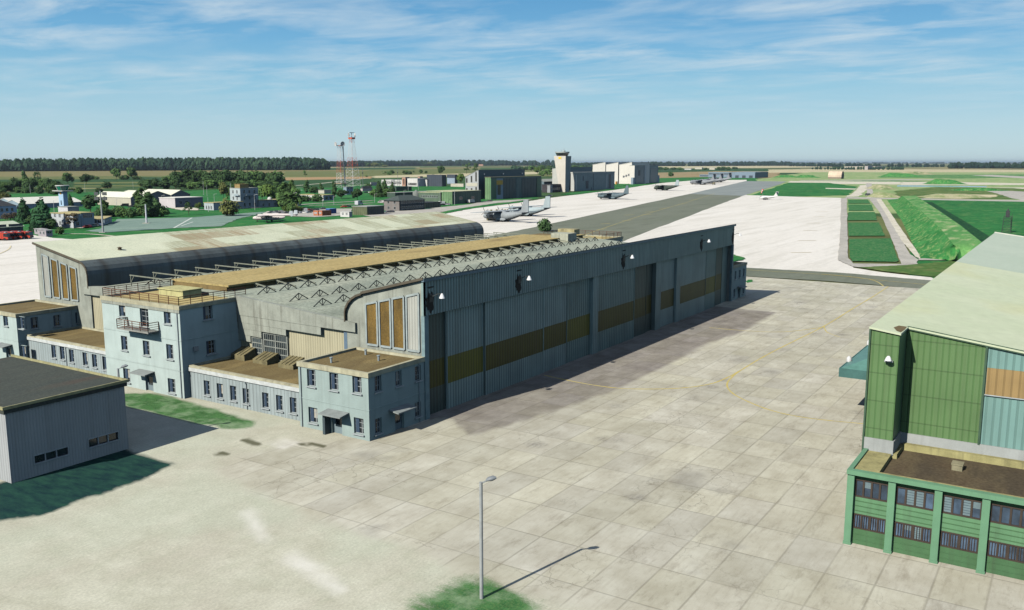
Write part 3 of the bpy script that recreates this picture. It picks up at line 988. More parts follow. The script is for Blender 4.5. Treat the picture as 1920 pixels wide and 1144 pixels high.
def make_window(w, h, parent, style=0):
    """window in its own frame: x across, y outwards (negative = out), z up; origin at the sill centre"""
    key = (round(w, 2), round(h, 2), style)
    if key in WINCACHE: return WINCACHE[key]
    mb = MB()
    t = .065
    mb.box(-w / 2, -w / 2 + t, -.05, .06, 0, h); mb.box(w / 2 - t, w / 2, -.05, .06, 0, h)
    mb.box(-w / 2 + t, w / 2 - t, -.05, .06, 0, t); mb.box(-w / 2 + t, w / 2 - t, -.05, .06, h - t, h)
    lo = -w / 2 + t + (w * .36 if style != 1 else 0)
    mid = (lo + w / 2 - t) / 2
    mb.box(mid - .035, mid + .035, -.03, .05, t, h - t)
    for k in ((.36, .68) if style != 1 else (.3, .55, .8)):
        mb.box(lo, mid - .035, -.02, .04, h * k - .02, h * k + .02); mb.box(mid + .035, w / 2 - t, -.02, .04, h * k - .02, h * k + .02)
    win = mb.build('window', WHITE)
    p = MB(); p.box(lo, w / 2 - t, .03, .05, t, h - t); p.build('pane', GLASS, win)
    if style == 2:
        p = MB(); p.box(lo + .02, (lo + w / 2) / 2 + .1, .0, .025, h * .3, h - t); p.build('curtain', plain('curtain_cream', (.42, .40, .33), .8), win)
    if style != 1:
        s = MB()
        s.box(-w / 2 + t, lo - .02, -.035, .03, t, h - t)
        n = int(h / .16)
        for k in range(n): s.box(-w / 2 + t + .05, lo - .07, -.055, -.035, t + .06 + k * (h - 2 * t - .1) / n, t + .06 + (k + .6) * (h - 2 * t - .1) / n)
        s.build('slat_panel', BLUESL, win)  # dark blue slatted panel over the left part of the opening
    s = MB(); s.box(-w / 2 - .12, w / 2 + .12, -.5, .06, -.1, -.004); s.build('sill', WHITE, win)
    WINCACHE[key] = win
    win['proto'] = 1
    return win


def put_window(parent, w, h, world, rz, style=0):
    proto = make_window(w, h, parent, style)
    loc = Vector(world) - Vector(parent.location)
    if proto.parent is None and 'proto' in proto:
        del proto['proto']
        proto.parent = parent
        proto.location = loc
        proto.rotation_euler = (0, 0, rz)
        return proto
    return cpy(proto, parent, loc, rz)


RZX = -math.pi / 2   # window facing -X : local -y (out) -> -X
RZY = 0.0            # window facing -Y


def building_walls(T, x0, x1, y0, y1, h, wallm, fx=(), fy=(), depth=.35, name='wall', plinth=None):
    """box walls with openings on the -X face (fx: (y0,y1,z0,z1)) and the -Y face (fy: (x0,x1,z0,z1))"""
    mb = MB(T.location)
    wall_holes(mb, 'x', y0, y1, 0, h, list(fx), depth, x0, 1)
    wall_holes(mb, 'y', x0, x1, 0, h, list(fy), depth, y0, 1)
    mb.add([(x1, y0, 0), (x1, y1, 0), (x1, y1, h), (x1, y0, h)], [(0, 1, 2, 3)])
    mb.add([(x0, y1, 0), (x1, y1, 0), (x1, y1, h), (x0, y1, h)], [(0, 1, 2, 3)])
    return mb.build(name, wallm, T, normals=False)


def flat_roof(T, x0, x1, y0, y1, z, rm, cm, par=.28, w=.3, over=.12):
    mb = MB(T.location); mb.box(x0 + w, x1 - w, y0 + w, y1 - w, z - .3, z); mb.build('roof', rm, T)
    mb = MB(T.location)
    a, b, c, d = x0 - over, x1 + over, y0 - over, y1 + over
    mb.box(a, a + w + over, c, d, z - .25, z + par); mb.box(b - w - over, b, c, d, z - .25, z + par)
    mb.box(a + w + over, b - w - over, c, c + w + over, z - .25, z + par); mb.box(a + w + over, b - w - over, d - w - over, d, z - .25, z + par)
    return mb.build('coping', cm, T)


def win_at(px, X=None, Y=None):
    p = at(px[0], px[1], X=X, Y=Y)
    return (p.y if X is not None else p.x), p.z


def hatch(parent, loc, L, D, z0, zf, zb, name='skylight', mat=None):
    """wedge-shaped roof light with slatted top; L along y, D along x; front (low) edge at -x"""
    m = mat or paint('skylight_tan', (.19, .165, .085), .3, 1.2, .6, .8)
    x, y, _ = loc
    mb = MB(parent.location)
    mb.prism([(x, z0), (x + D, z0), (x + D, zb), (x, zf)], 'y', y, y + L)
    n = int(L / .55)
    for k in range(n):
        yy = y + .08 + k * (L - .1) / n
        mb.bar((x - .05, yy, zf + .03), (x + D, yy, zb + .03), .12, .08)
    return mb.build(name, m, parent)


# ---------------- the big hangar (world coordinates throughout)
HX0, HX1, HY0, HY1 = 78.7, 185.3, 62.5, 141.9
H = thing('aircraft_hangar', 'huge teal-grey double hangar with amber-banded sliding doors, lattice roof trusses and a tan roof spine', 'hangar', (HX0, 102.2, 0))
near_prof = [(62.5, 16.85), (67, 15.70), (71.75, 14.5), (72.6, 14.2), (73.3, 13.8), (73.9, 13.25), (74.3, 12.6), (74.45, 12.0), (74.45, 10.9)]
rear_prof = [(127.65, 10.9), (127.65, 12.9), (127.8, 13.5), (128.15, 14.1), (128.8, 14.6), (129.6, 14.87), (135, 15.85), (141.9, 17.1)]


def gable(name, prof, ylist, panes, x, flip):
    """near-end wall of one bay: concrete sheet with recessed glazing"""
    mb = MB(H.location)
    poly = prof if not flip else prof
    # wall body
    ys = [p[0] for p in prof]
    a, b = min(ys), max(ys)
    th = .35
    out = [(a, 0), (b, 0)] + prof[::-1]
    mb.prism(out, 'x', x, x + th)
    w = mb.build('gable_wall', CONCW, H)
    for (y0, y1, z0, za, zb, m) in panes:
        # za height at y0 side, zb at y1 side
        mb = MB(H.location)
        for (p, q) in (((y0, z0), (y0, za)), ((y1, z0), (y1, zb)), ((y0, z0), (y1, z0)), ((y0, za), (y1, zb))):
            mb.bar((x - .06, p[0], p[1]), (x - .06, q[0], q[1]), .22, .24)
        f = mb.build('window', GREYTRIM, H)
        mb = MB(H.location)
        mb.prism([(y0 + .08, z0 + .08), (y1 - .08, z0 + .08), (y1 - .08, zb - .06), (y0 + .08, za - .06)], 'x', x - .05, x + .02)
        mb.build('glazing', m, f)


GREYTRIM = plain('grey_trim', (.33, .38, .37), .6)
gable('g', near_prof, None, [(69.45, 71.2, 8.42, 13.72, 13.3, AMBERW), (67.4, 69.1, 8.42, 14.2, 13.8, AMBERW), (65.35, 67.05, 8.42, 14.68, 14.3, AMBERW), (63.15, 64.95, 8.42, 15.2, 14.75, GREYC)], HX0, True)
gable('g', rear_prof, None, [(130.9, 132.65, 8.65, 13.7, 14.0, AMBERW), (133.4, 135.1, 8.65, 14.1, 14.45, AMBERW), (135.9, 137.7, 8.65, 14.6, 14.95, AMBERW), (138.4, 140.2, 8.65, 15.1, 15.45, GREYC)], HX0, False)
# far gables and back wall
mb = MB(H.location)
mb.prism([(62.5, 0), (74.45, 0)] + near_prof[::-1], 'x', HX1 - .35, HX1)
mb.prism([(127.65, 0), (141.9, 0)] + rear_prof[::-1], 'x', HX1 - .35, HX1)
mb.prism([(74.45, 0), (127.65, 0), (127.65, 10.6), (108, 12.2), (96, 12.2), (74.45, 10.6)], 'x', HX1 - .7, HX1 - .36)
mb.box(HX0 + .35, HX1 - .35, 141.55, 141.9, 0, 17)
mb.build('back_wall', CONCW, H)
# curved sheet roofs of the two door bays
mb = MB(H.location)
p2 = [(62.2, 16.93)] + near_prof[1:]
mb.strip([(y, z + .12) if i < 4 else (y + .1, z + .06) for i, (y, z) in enumerate(p2)], 'x', HX0 - .25, HX1 + .15, .14)
NR = mb.build('bay_roof', [DRUMR], H)
mb = MB(H.location)
rp = [(y, z + .14) if i > 4 else (y - .1, z + .06) for i, (y, z) in enumerate(rear_prof)]
mb.strip(rp[:6], 'x', HX0 - .25, HX1 + .15, .14)
mb.build('drum_roof', DRUMR, H)
# rear slope: cream sheets with rust patches
g = NT('rear_slope')
o = g.xyz()
cell = g.n('ShaderNodeCombineXYZ', {'X': g.math('FLOOR', g.math('DIVIDE', o[0], 5.9)), 'Y': g.math('FLOOR', g.math('DIVIDE', o[1], 4.2))}).outputs[0]
wn = g.n('ShaderNodeTexWhiteNoise', noise_dimensions='2D'); g.set(wn.inputs['Vector'], cell)
sv = g.n('ShaderNodeSeparateColor', {'Color': wn.outputs['Color']}).outputs
n1 = g.noise(.2, 6, rough=.65); n2 = g.noise(.06, 4); n3 = g.noise(1.0, 5, stretch=(2.5, .12, 1)); n4 = g.noise(3, 4)
base = g.mix(g.rng(n1, .35, .65), (.60, .635, .46), (.70, .72, .53))
old = g.mix(g.rng(n3, .4, .6), (.40, .40, .25), (.56, .58, .42))
far = g.rng(g.math('ADD', o[0], g.math('MULTIPLY', o[1], -.6)), -2, 1, 0, 1)     # the first bays were re-sheeted
col = g.mix(g.math('MULTIPLY', far, g.rng(sv[0], .45, .55, .15, 1)), base, old)
rust = g.math('MULTIPLY', far, g.math('MULTIPLY', g.rng(sv[1], .76, .8), g.rng(n3, .35, .62, .1, .75)))
col = g.mix(rust, col, (.30, .185, .085))
edge = g.math('MULTIPLY', far, g.rng(g.math('ADD', o[1], g.math('MULTIPLY', n1, 3.0)), 29.6, 28.2))
col = g.mix(g.math('MULTIPLY', edge, .7), col, (.32, .25, .12))
ped = g.rng(n2, .56, .66, 0, .5)
col = g.mix(ped, col, (.45, .44, .28))
kq = g.rng(n4, .3, .7, .9, 1.1)
col = g.mix(1.0, col, g.n('ShaderNodeCombineColor', {'Red': kq, 'Green': kq, 'Blue': kq}).outputs[0], 'MULTIPLY')
g.bump(g.rng(g.math('ABSOLUTE', g.math('SUBTRACT', g.math('FRACT', g.math('DIVIDE', o[0], 1.0)), .5)), 0, .1), .25, .04)
RSLOPE = g.done(col, .75, .3)
mb = MB(H.location)
rq = rp[5:]; rq[-1] = (142.25, 17.3)
mb.strip(rq, 'x', HX0 - .3, HX1 + .2, .16)
mb.build('sloped_roof', RSLOPE, H)
mb = MB(H.location); mb.tube((88, 133.5, 15.75), (88, 133.5, 16.1), .35, .25); mb.tube((88, 133.5, 16.1), (88, 133.5, 16.25), .5, .05)
mb.build('roof_vent', plain('vent_brown', (.12, .09, .05)), H)
BTRIM = plain('brown_trim', (.10, .085, .06), .8)
for a_, b_, pr in (((62.3, 17.0), (71.75, 14.63), near_prof[2:]), ((142.2, 17.15), (129.6, 14.9), rear_prof[:6])):
    mb = MB(H.location); mb.bar((HX0 - .32, *a_), (HX0 - .32, *b_), .16, .3)
    for i in range(len(pr) - 1): mb.bar((HX0 - .3, *pr[i]), (HX0 - .3, *pr[i + 1]), .16, .26)
    mb.build('verge_trim', BTRIM, H)
# lattice roof between the bays: falls from the spine to both gutters
mb = MB(H.location)
mb.prism([(74.3, 10.75), (74.3, 10.95), (94, 12.42), (110.4, 12.42), (127.8, 10.95), (127.8, 10.75)], 'x', HX0 + .02, HX1 - .4)
mb.build('lattice_roof', MIDR, H)
# tan spine
mb = MB(H.location); mb.box(80.6, HX1 - 8, 98.1, 110.4, 13.05, 13.3)
mb.box(HX1 - 8, HX1 - .5, 98.1, 104, 13.05, 13.3)
mb.build('spine_roof', SPINER, H)
mb = MB(H.location); mb.box(80.65, HX1 - 1, 98.5, 110.25, 12.3, 13.05)
mb.build('spine_wall', paint('spine_brown', (.20, .145, .06), .2, .8, .3, .9), H)


# trusses: lambda-shaped frames that break through the lattice roof
def truss_mb():
    mb = MB()
    a, b, c = (-1.72, 0, -.05), (1.72, 0, -.05), (0, 0, .92)
    mb.bar(a, c, .10); mb.bar(c, b, .10)
    mb.bar((0, 0, .95), (0, 0, -.12), .08)
    mb.bar((0, 0, -.05), (-.62, 0, .56), .07); mb.bar((0, 0, -.05), (.62, 0, .56), .07)
    return mb


TR = None
for (y, z, k0, k1) in ((87.0, 11.90, 0, 26), (93.1, 12.36, 0, 26), (82.65, 11.58, 0, 6), (117.6, 11.83, 0, 26)):
    for k in range(k0, k1):
        loc = Vector((82.95 + 3.88 * k, y, z)) - H.location
        if TR is None:
            TR = truss_mb().build('roof_truss', DARKM, H); TR.location = loc
        else: cpy(TR, H, loc)
BM = None
BEAMM = paint('beam_grey', (.22, .235, .18), .15, 1, .2)
for k in range(26):
    for (mir, y0) in ((1, 98.2), (-1, 110.3)):
        loc = Vector((85.4 + 3.92 * k - (5 if mir < 0 else 0), y0, 13.1)) - H.location
        if BM is None:
            mb = MB(); mb.bar((0, .6, .02), (0, -4.0, -.62), .14, .17); mb.bar((0, 0, -.9), (0, 0, 0), .1); mb.bar((0, 0, -.7), (0, -.75, -.2), .08)
            BM = mb.build('roof_beam', BEAMM, H); BM.location = loc
        elif mir > 0: cpy(BM, H, loc)
        else:
            if k == 0:
                mb = MB(); mb.bar((0, -.6, .06), (0, 9.6, .16), .13, .16); mb.bar((0, 9.4, -1.6), (0, 9.4, .1), .1); mb.bar((0, 9.4, -.9), (0, 8.6, .1), .08)
                BR = mb.build('roof_beam', BEAMM, H); BR.location = loc
            else: cpy(BR, H, loc)

# boxes and far roof terrace on the spine
m_ = paint('box_tan', (.42, .37, .2), .25, .9, .5, .8)
mb = MB(H.location); mb.box(172.6, 176.6, 96.0, 100.4, 11.6, 14.3); mb.build('roof_cabin', paint('box_pale', (.42, .43, .33), .2, .9, .5, .8), H)
mb = MB(H.location); mb.box(182.4, 185.0, 99.8, 104.2, 13.0, 14.5); mb.build('roof_cabin', m_, H)

# end wall between the bays, stepped concrete fascia over cream sheeting and tall glazing
mb = MB(H.location); mb.box(HX0 + .25, HX0 + .45, 74.45, 127.65, 0, 10.9); mb.build('end_wall', CREAMC, H)
mb = MB(H.location)
xa, xb = HX0 - .35, HX0 + .24
mb.prism([(94.2, 12.55), (94.2, 9.95), (72.8, 9.72), (72.8, 10.86)], 'x', xa, xb)
mb.prism([(94.2, 9.95), (94.2, 8.95), (78.62, 8.78), (78.62, 9.78)], 'x', xa + .06, xb)
mb.prism([(94.2, 8.95), (94.2, 8.15), (84.86, 8.02), (84.86, 8.85)], 'x', xa + .10, xb)
mb.prism([(94.2, 8.15), (94.2, 7.35), (89.5, 7.2), (89.5, 8.09)], 'x', xa + .14, xb)
mb.prism([(94.2, 7.35), (94.2, 6.5), (91.7, 6.4), (91.7, 7.28)], 'x', xa + .18, xb)
mb.build('concrete_fascia', CONCW, H)
mb = MB(H.location)
mb.prism([(110.3, 12.55), (110.3, 10.05), (129.4, 9.9), (129.4, 11.05)], 'x', xa, xb)
mb.prism([(110.3, 10.05), (110.3, 9.2), (122.0, 9.1), (122.0, 9.96)], 'x', xa + .06, xb)
mb.build('concrete_fascia', CONCW, H)
mb = MB(H.location); mb.box(HX0 - .02, HX0 + .28, 74.45, 75.0, 4, 9.75); mb.build('corner_post', plain('blue_grey_post', (.12, .18, .24), .6), H)
for (y0, y1, z1, nv) in ((89.7, 91.6, 7.15, 1), (85.0, 89.35, 7.95, 2)):
    mb = MB(H.location)
    mb.box(HX0 + .1, HX0 + .26, y0, y1, 4.3, z1)
    f = mb.build('window', glass('grid_glass', (.045, .06, .065), .3), H)
    mb = MB(H.location)
    for k in range(nv + 1):
        yy = y0 + (y1 - y0) * k / nv
        mb.box(HX0 + .0, HX0 + .14, yy - .09, yy + .09, 4.3, z1)
    n = 4
    for k in range(n + 1):
        zz = 4.4 + (z1 - 4.5) * k / n
        mb.box(HX0 + .02, HX0 + .14, y0, y1, zz - .06, zz + .06)
    nn = int((y1 - y0) / .36)
    for k in range(1, nn):
        yy = y0 + (y1 - y0) * k / nn
        mb.box(HX0 + .05, HX0 + .14, yy - .025, yy + .025, 4.3, z1)
    mb.build('frame', plain('frame_grey', (.26, .28, .25), .7), f)

# front: header and sliding doors
mb = MB(H.location); mb.box(HX0 - .05, HX1 + .05, 62.5, 62.8, 12.6, 16.85); mb.build('header', HEADM, H)
mb = MB(H.location); mb.box(HX0 - .3, HX1 + .3, 62.2, 62.55, 16.6, 16.98); mb.build('eaves_trim', plain('eaves_blue', (.13, .19, .23), .5), H)
mb = MB(H.location)
mb.box(HX0 - .02, 79.45, 62.42, 62.9, 0, 12.6); mb.build('corner_post', plain('post_teal', (.20, .29, .30), .6), H)
mb = MB(H.location); mb.box(HX1 - .6, HX1 + .02, 62.42, 62.9, 0, 12.6); mb.build('corner_post', MATS['post_teal'], H)
mb = MB(H.location); mb.box(79.45, HX1 - .6, 64.2, 64.4, 0, 12.7); mb.box(79.45, HX1 - .6, 62.82, 64.4, 12.7, 13.0); mb.build('door_track', DARKM, H)
mb = MB(H.location); mb.box(79.5, HX1 - .6, 62.3, 64, .001, .05); mb.build('door_sill', plain('sill_rust', (.16, .12, .09)), H)
DO = [(79.5, 83.75, 63.4, 2, 0), (83.75, 91.6, 63.12, 1, 1), (91.6, 106.3, 62.92, 1, 0), (106.3, 113.3, 63.05, 1, 0), (113.3, 121.0, 63.2, 0, 1),
      (122.7, 136.5, 62.95, 0, 0), (136.5, 141.9, 63.2, 2, 0), (141.9, 144.9, 63.45, 2, 0), (147.3, 154.5, 63.15, 1, 0), (156.4, 170.3, 62.92, 1, 0),
      (170.3, 176.4, 63.1, 0, 1), (176.4, 180.8, 63.35, 2, 0), (180.8, 184.7, 63.5, 0, 2)]
for (x0, x1, y, m, ym) in DO:
    b = 12.62 if y > 63.3 else 12.55
    if ym < 2:
        mb = MB(H.location)
        mb.box(x0, x1, y, y + .2, .06, 3.5); mb.box(x0, x1, y, y + .2, 6.85, b); mb.box(x0, x1, y + .1, y + .2, 3.5, 6.85)
        mb.box(x0 - .001, x0 + .12, y - .05, y + .1, .06, b); mb.box(x1 - .12, x1 + .001, y - .05, y + .1, .06, b)
        d = mb.build('sliding_door', DOORM[m], H)
        mb = MB(H.location); mb.box(x0 + .12, x1 - .12, y + .02, y + .098, 3.5, 6.85)
        mb.build('amber_band', YELM[ym], d)
    else:
        mb = MB(H.location); mb.box(x0, x1, y, y + .2, .06, b); mb.build('sliding_door', DOORM[m], H)
for (x0, x1) in ((121.0, 122.7), (144.9, 147.3), (154.5, 156.4)):
    mb = MB(H.location); mb.box(x0, x1, 62.72, 63.6, 0, 12.58); mb.build('door_jamb', DOORM[1], H)

# wall lamps on the header
lampz = 15.1
LM = None
for x in (80.0, 99.1, 131.1, 166.2, 184.7):
    loc = Vector((x, 62.5, 14.6)) - H.location
    if LM is None:
        mb = MB()
        mb.box(-.35, .35, -.12, .0, -.5, .45)
        mb.bar((0, -.1, .1), (.25, -.9, .5), .09); mb.bar((.25, -.9, .5), (.4, -1.35, .45), .09)
        LM = mb.build('wall_lamp', DARKM, H); LM.location = loc
        mb = MB(); mb.loft([(.55, .4, -1.35, .1, .1), (.42, .4, -1.35, .17, .17), (.14, .4, -1.35, .3, .3), (.0, .4, -1.35, .36, .36)], 12, ax='z')
        mb.build('lamp_shade', plain('shade_white', (.66, .67, .66), .4), LM)
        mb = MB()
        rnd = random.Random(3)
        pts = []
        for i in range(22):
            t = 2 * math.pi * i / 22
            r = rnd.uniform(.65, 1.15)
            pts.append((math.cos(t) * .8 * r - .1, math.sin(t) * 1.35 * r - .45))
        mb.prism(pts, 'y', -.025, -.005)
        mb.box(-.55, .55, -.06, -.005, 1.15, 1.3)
        mb.build('lamp_shadow', plain('lamp_shadow_dark', (.022, .022, .02), .95), LM)  # dark plate: shadow around the lamp, put in as colour
    else: cpy(LM, H, loc)


# ---------------- annexes of the hangar, each a building of its own
def annex(name, label, x0, x1, y0, y1, h, wallm, wx=(), wy=(), dx=(), dy=(), floor=None, rail=None, group=None, roofmat=None):
    """wx/wy: (centre, sill z, w, h) windows on the -X / -Y face; dx/dy: (centre, w, h) doors"""
    T = thing(name, label, 'building', (x0, y0, 0), group=group)
    holes_x = [(c - w / 2, c + w / 2, z, z + hh) for (c, z, w, hh) in wx] + [(c - w / 2, c + w / 2, .02, hh) for (c, w, hh) in dx]
    holes_y = [(c - w / 2, c + w / 2, z, z + hh) for (c, z, w, hh) in wy] + [(c - w / 2, c + w / 2, .02, hh) for (c, w, hh) in dy]
    building_walls(T, x0, x1, y0, y1, h, wallm, holes_x, holes_y)
    for (c, z, w, hh) in wx: put_window(T, w, hh, (x0 + .3, c, z), RZX, 1 if hh > 2.2 else random.choice((0, 0, 2)))
    for (c, z, w, hh) in wy: put_window(T, w, hh, (c, y0 + .3, z), RZY, random.choice((0, 0, 2)))
    for (c, w, hh) in dx: door(T, (x0 + .34, c, 0), RZX, w, hh)
    for (c, w, hh) in dy: door(T, (c, y0 + .34, 0), RZY, w, hh)
    flat_roof(T, x0, x1, y0, y1, h, roofmat or BROWNR, COPING)
    if floor:
        mb = MB(T.location)
        for z in floor:
            mb.box(x0 - .05, x0 - .002, y0 - .05, y1, z - .06, z + .06); mb.box(x0 - .002, x1, y0 - .05, y0 - .002, z - .06, z + .06)
        mb.build('string_course', wallm, T)
    return T


def door(T, w0, rz, w, h):
    mb = MB(); t = .08
    mb.box(-w / 2, -w / 2 + t, -.06, .04, 0, h); mb.box(w / 2 - t, w / 2, -.06, .04, 0, h); mb.box(-w / 2 + t, w / 2 - t, -.06, .04, h - t, h)
    mb.box(-w / 2 + t, w / 2 - t, -.02, .03, .02, h - t)
    d = mb.build('door', plain('door_grey', (.2, .26, .28), .6), T)
    mb = MB(); mb.box(-w / 2 + .25, w / 2 - .25, -.045, -.021, h * .45, h - .3); mb.build('pane', GLASS, d)
    d.location = Vector(w0) - T.location
    d.rotation_euler = (0, 0, rz)
    return d


def awning(T, face, c, z, w, d, x=None, y=None):
    mb = MB(T.location)
    if face == 'x':
        mb.prism([(x, z + .35), (x, z + .18), (x - d, z), (x - d, z + .14)], 'y', c - w / 2, c + w / 2)
    else:
        vs = [(y, z + .35), (y, z + .18), (y - d, z), (y - d, z + .14)]
        mb.prism(vs, 'x', c - w / 2, c + w / 2)
    return mb.build('awning', plain('awning_grey', (.26, .29, .28), .7), T)


def wins(pts, w, h, X=None, Y=None, dz=0.0):
    out = []
    for p in pts:
        a, z = win_at(p, X=X, Y=Y)
        out.append((a, z - h / 2 + dz, w, h))
    return out


# near corner block
B1X = wins([(583.6, 709), (625.9, 716), (669.2, 721.2)], 1.3, 1.95, X=69.1) + wins([(587, 778.9), (672.7, 799)], 1.4, 1.8, X=69.1)
B1Y = wins([(709, 719.9), (747.4, 710), (783.8, 700.3)], 1.1, 1.75, Y=62.55) + wins([(709.7, 798.9), (783.8, 768)], 1.1, 1.75, Y=62.55)
B1X = [(c, round(z, 2), w, h) for c, z, w, h in B1X]
N1 = annex('annex_building', 'two-storey blue-grey block at the near corner of the big hangar, two doors under small awnings', 69.1, 78.65, 62.55, 73.0, 7.6, WALLB, B1X, B1Y, [(67.3, 1.5, 2.5)], [(74.1, 1.5, 2.5)], [3.75], group='annex buildings round the hangar')
awning(N1, 'x', 67.0, 2.75, 3.2, 1.5, x=69.1)
awning(N1, 'y', 73.9, 2.75, 3.2, 1.4, y=62.55)
mb = MB(N1.location); mb.box(68.2, 69.08, 68.25, 68.6, 0, 2.8); mb.build('porch_wall', plain('porch_dark', (.06, .085, .095)), N1)

# single-storey wing between corner block and the stair block
ch = [(388, 727.6), (412.6, 733.4), (437.6, 737.8), (461.2, 743), (497.9, 751), (524.1, 756.2), (550, 760.5)]
WX = [(c, round(z, 2), w, h) for c, z, w, h in wins(ch, 1.15, 1.9, X=70.5)]


def low_wing(label, y0, y1, WX):
    T = annex('single_storey_wing', label, 70.5, 78.9, y0, y1, 4.3, LOWC, WX, (), group='annex buildings round the hangar')
    return T


N2 = low_wing('single-storey ribbed wing with seven windows between the near corner block and the three-storey block', 73.0, 94.0, WX)
mb = MB(N2.location); mb.box(70.3, 70.45, 73.0, 94.0, 3.85, 4.32); mb.build('fascia', plain('fascia_white', (.55, .58, .56), .7), N2)
for y in (81.9, 86.6, 90.9):
    if y < 90: hatch(N2, (76.5, y - .2, 0), 2.7, 2.0, 4.3, 4.85, 5.5)
    else: hatch(N2, (76.6, y - .1, 0), 2.6, 2.0, 4.3, 5.0, 5.7)
rch = [(100.6, 659.6), (116.7, 662.5), (134.2, 667.6), (159.7, 673.4), (177.2, 677), (196.9, 681.5), (213.6, 685.8)]
WX = [(c, round(z, 2), w, h) for c, z, w, h in wins(rch, 1.15, 1.9, X=70.5)]
N3 = low_wing('single-storey pale wing half hidden behind the dark-roofed shed', 110.4, 131.4, WX)
mb = MB(N3.location); mb.box(70.3, 70.45, 110.4, 131.4, 3.85, 4.32); mb.build('fascia', MATS['fascia_white'], N3)
hatch(N3, (75.6, 113.8, 0), 3.6, 2.2, 4.3, 5.0, 5.7)

# rear corner block
R1X = [(c, round(z, 2), w, h) for c, z, w, h in wins([(10.5, 600.5), (40, 605.6)], 1.3, 1.8, X=69.1) + wins([(43.7, 659.6)], 1.3, 1.8, X=69.1)]
R1Y = [(c, round(z, 2), w, h) for c, z, w, h in wins([(64.9, 605.6), (107.2, 601.3), (148, 595.4)], 1.15, 1.75, Y=131.5) + wins([(68.5, 662.5)], 1.2, 1.9, Y=131.5)]
dr = at(15.3, 651, X=69.1)
N4 = annex('annex_building', 'two-storey pale block with a tan roof at the far left corner of the big hangar', 69.1, 78.65, 131.5, 143.2, 7.6, WALLB2, R1X, R1Y, [(dr.y, 1.5, 2.5)], (), [3.75], group='annex buildings round the hangar')
awning(N4, 'x', dr.y + .3, 2.75, 3.2, 1.5, x=69.1)
# far right block beyond the doors
FY = [(187.6, 4.9, 1.1, 1.75), (190.4, 4.9, 1.1, 1.75), (193.2, 4.9, 1.1, 1.75), (187.3, 1.0, 1.1, 1.75), (193.4, 1.0, 1.1, 1.75)]
N5 = annex('annex_building', 'small two-storey block at the right end of the hangar doors, in shade', 185.5, 195.0, 62.6, 73.0, 7.6, WALLB, (), FY, (), [(190.5, 1.5, 2.5)], [3.75], group='annex buildings round the hangar')
awning(N5, 'y', 190.5, 2.75, 3.0, 1.3, y=62.6)

# three-storey stair block
TX = wins([(229, 580.4), (313.7, 593.5)], 1.4, 1.95, X=69.55) + wins([(233.3, 643.7), (274.4, 653), (318.5, 660)], 1.4, 1.95, X=69.55) + wins([(237.8, 704), (321.9, 723.7)], 1.5, 1.9, X=69.55)
TX = [(c, round(z, 2), w, h) for c, z, w, h in TX]
bd = at(270.3, 591, X=69.55)
TX.append((bd.y, 8.85, 1.75, 2.6))
TY = [(c, round(z, 2), w, h) for c, z, w, h in wins([(389.8, 586.5), (395.9, 651.2)], 1.5, 1.8, Y=94.05)]
gd = at(280.2, 721.4, X=69.55)
T3 = annex('stair_block', 'three-storey pale blue block with a railed roof terrace and a balcony over its door', 69.55, 80.6, 94.05, 110.4, 12.0, WALLB2, TX, TY, [(gd.y, 1.6, 2.5)], (), [3.9, 7.85], roofmat=DECKR)
awning(T3, 'x', gd.y + .3, 2.8, 3.2, 1.5, x=69.55)
mb = MB(T3.location); mb.box(69.45, 69.53, 94.0, 110.4, 11.35, 12.0); mb.build('roof_band', CONCW, T3)


def railing(T, pts, z, h=1.1, n=4, every=1.9, name='railing'):
    mb = MB(T.location)
    for i in range(len(pts) - 1):
        a = Vector((*pts[i], z)); b = Vector((*pts[i + 1], z))
        L = (b - a).length
        k = max(1, round(L / every))
        for j in range(k + 1):
            p = a.lerp(b, j / k)
            mb.bar(p, p + Vector((0, 0, h)), .07)
        for j in range(n):
            zz = h * (j + 1) / n
            mb.bar(a + Vector((0, 0, zz)), b + Vector((0, 0, zz)), .08 if j == n - 1 else .05)
    return mb.build(name, RUST, T)


railing(T3, [(80.3, 94.3), (69.7, 94.3), (69.7, 110.2), (80.3, 110.2)], 12.25)
mb = MB(T3.location); mb.box(74.8, 77.8, 100.2, 105.3, 12.0, 13.0); mb.box(74.65, 77.95, 100.05, 105.45, 13.0, 13.12)
mb.build('roof_hatch', paint('hatch_cream', (.50, .47, .22), .15, 1.2, .4, .8), T3)
by0, by1 = 98.3, 104.9
mb = MB(T3.location); mb.box(67.9, 69.5, by0, by1, 8.55, 8.72); mb.box(68.4, 69.5, by0 + .8, by1 - 2.2, 8.3, 8.55); mb.build('balcony', paint('balcony_slab', (.3, .3, .27), .2, 1, .3), T3)
railing(T3, [(69.5, by0 + .05), (67.95, by0 + .05), (67.95, by1 - .05), (69.5, by1 - .05)], 8.72, 1.15, 4, 1.6, 'balcony_railing')

def pipe(T, pts, r=.06):
    mb = MB(T.location)
    for i in range(len(pts) - 1): mb.tube(pts[i], pts[i + 1], r, n=6)
    return mb.build('drainpipe', plain('pipe_grey', (.30, .35, .36), .6), T)


